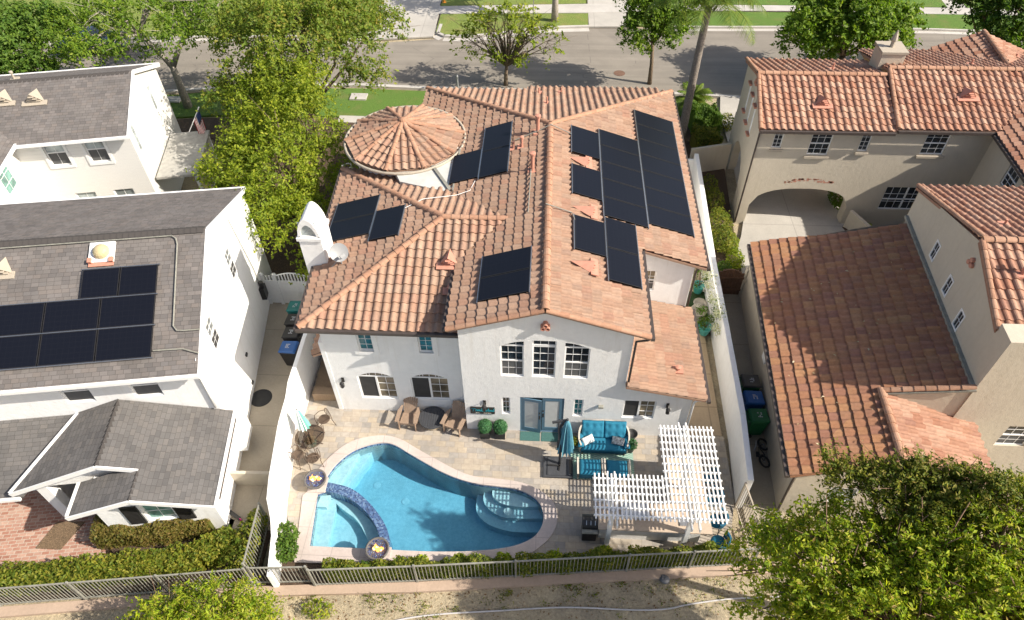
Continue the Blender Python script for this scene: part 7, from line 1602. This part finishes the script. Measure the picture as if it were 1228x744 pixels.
for i,(x,y,r) in enumerate(((-3.6,9.25,.26),(-2.4,9.38,.24),(-1.0,9.45,.28),(.6,9.6,.28),(2.2,9.85,.26))): bush('fence_plant',['spiky plant below the pool coping, leftmost of five by the fence','spiky plant by the fence, second of five from the spa','spiky plant by the fence below the middle of the pool','spiky plant by the fence below the right end of the pool','spiky plant by the fence under the left end of the bar'][i],[(x,y,.36,r,r*.8,.36)],420,.07,'lf_near',60+i,'plants inside the iron fence',aspect=.3,cat='plant')
hedge('boxy_hedge','boxy green hedge beside the tall palm, between the houses',[(8.0,35.3),(9.5,35.5)],1.5,1.25,5000,.06,'lf_mid',71)
hedge('boxy_hedge','dark tall hedge in the shade below the palm trunk',[(7.9,33.4),(9.3,33.6)],1.2,1.0,3500,.06,'lf_dark',72)
bush('shrub','rounded green shrub against the garden wall near the drive, the largest there',[(8.15,26.0,.75,.55,.8,.7),(8.2,25.0,.7,.5,.7,.6)],2600,.055,'lf_hedge',73); bush('shrub','fresh green flowering shrub on the drive side of the garden wall',[(8.65,25.2,.3,.35,.7,.35),(8.65,24.0,.35,.4,.6,.35)],1600,.055,'lf_lime',74); bush('shrub','dark rounded shrub beside the brown timber gate',[(7.85,22.9,.55,.42,.45,.55)],1100,.05,'lf_mid',75); bush('shrub','shaded shrubs along the wall beside the drive-through arch',[(8.2,29.2,.5,.4,.8,.5),(8.3,28.0,.6,.4,.6,.5)],1500,.05,'lf_hedge',76)
bush('shrub','spiky plants in the bed at the right foot of the arch',[(15.1,26.3,.3,.35,.3,.4)],450,.09,'lf_near',77,aspect=.25); bush('shrub','low shrub inside the arch passage beside the drive',[(14.4,28.8,.35,.35,.8,.35)],800,.06,'lf_mid',78)
bush('shrub','rusty leaved shrub on the left edge of the front lawn',[(-15.2,35.6,.9,1.1,.9,.9)],1300,.08,'lf_rust',79); bush('shrub','low garden shrubs beside the round turret',[(-9.6,28.6,.6,.9,1.1,.6),(-9.3,26.6,.6,.7,1.1,.6),(-9.4,30.4,.5,.9,.9,.5)],2600,.07,'lf_olive',80); bush('shrub','green shrubs in the shade behind the white picket gate',[(-9.7,22.6,.7,.8,.8,.8),(-9.4,24.3,.7,.6,.9,.7)],1800,.065,'lf_mid',81)
bush('shrub','green shrub growing at the bottom edge of the dirt path',[(.2,7.05,.2,.8,.35,.35)],900,.055,'lf_near',82,aspect=.35); bush('shrub','weedy shrub on the dirt below the corner of the garden wall',[(-6.6,7.75,.15,.5,.3,.28)],420,.05,'lf_near',83,aspect=.35); bush('shrub','dark green shrub at the end of the tan garage',[(8.9,10.7,.6,.9,.6,.7)],1400,.06,'lf_dark',84)
bush('shrub','green shrubs at the foot of the arched house, street side',[(8.6,36.9,.3,.6,.4,.4),(10.0,35.4,.4,.5,.5,.5)],900,.06,'lf_hedge',85)

rng=np.random.default_rng(91); C=[];D=[]
for i in range(90):
    x=rng.uniform(-9,8); y=8.3+.105*(x+8)-abs(rng.normal())*.9-.15; k=rng.integers(8,40); r=rng.uniform(.05,.22)
    C.append(np.column_stack([x+rng.normal(size=k)*r,y+rng.normal(size=k)*r*.7,-.09+np.abs(rng.normal(size=k))*.05])); D.append(rng.normal(size=(k,3))*.7+np.array([0,0,.8]))
o=_link('weeds',leaves_mesh('weeds',np.concatenate(C),np.concatenate(D),.035,rng,.35),M['lf_hedge'],None,False); o['kind']='stuff'
# ================================================================== light, sky, camera
w=bpy.data.worlds.new('World'); scene.world=w; w.use_nodes=True; nt=w.node_tree; nt.nodes.clear()
sky=nt.nodes.new('ShaderNodeTexSky'); sky.sky_type='NISHITA'; sky.sun_disc=False
toSun=-SUN; elev=math.asin(toSun.z); azim=math.atan2(toSun.x,toSun.y)
sky.sun_elevation=elev; sky.sun_rotation=azim; sky.air_density=1.0; sky.dust_density=3.0; sky.ozone_density=.6
bg=nt.nodes.new('ShaderNodeBackground'); bg.inputs[1].default_value=.10; ow=nt.nodes.new('ShaderNodeOutputWorld'); nt.links.new(sky.outputs[0],bg.inputs[0]); nt.links.new(bg.outputs[0],ow.inputs[0])
ld=bpy.data.lights.new('sun','SUN'); ld.energy=4.8; ld.angle=rad(.5); ld.color=(1.0,.92,.80); lo=bpy.data.objects.new('sun',ld); COL.objects.link(lo)
lo.rotation_mode='QUATERNION'; lo.rotation_quaternion=SUN.to_track_quat('-Z','Y'); lo.location=(40,-10,50)
cd=bpy.data.cameras.new('camera'); cam=bpy.data.objects.new('camera',cd); COL.objects.link(cam); scene.camera=cam
cd.sensor_width=36; cd.lens=840/1228*36; cd.clip_end=600; cd.clip_start=.2
th,yw,rl_=rad(46.6),rad(-3.68),rad(-.93)
fwd=V3(math.sin(yw)*math.cos(th),math.cos(yw)*math.cos(th),-math.sin(th)); r0=V3(math.cos(yw),-math.sin(yw),0); u0=r0.cross(fwd)
R_=r0*math.cos(rl_)+u0*math.sin(rl_); U_=-r0*math.sin(rl_)+u0*math.cos(rl_)
m=Matrix((R_,U_,-fwd)).transposed().to_4x4(); m.translation=(0,0,22); cam.matrix_world=m
vs=scene.view_settings; vs.view_transform='Standard'; vs.look='None'; vs.gamma=1; vs.use_curve_mapping=False; vs.exposure=.64
scene.cycles.max_bounces=6; scene.cycles.transparent_max_bounces=12
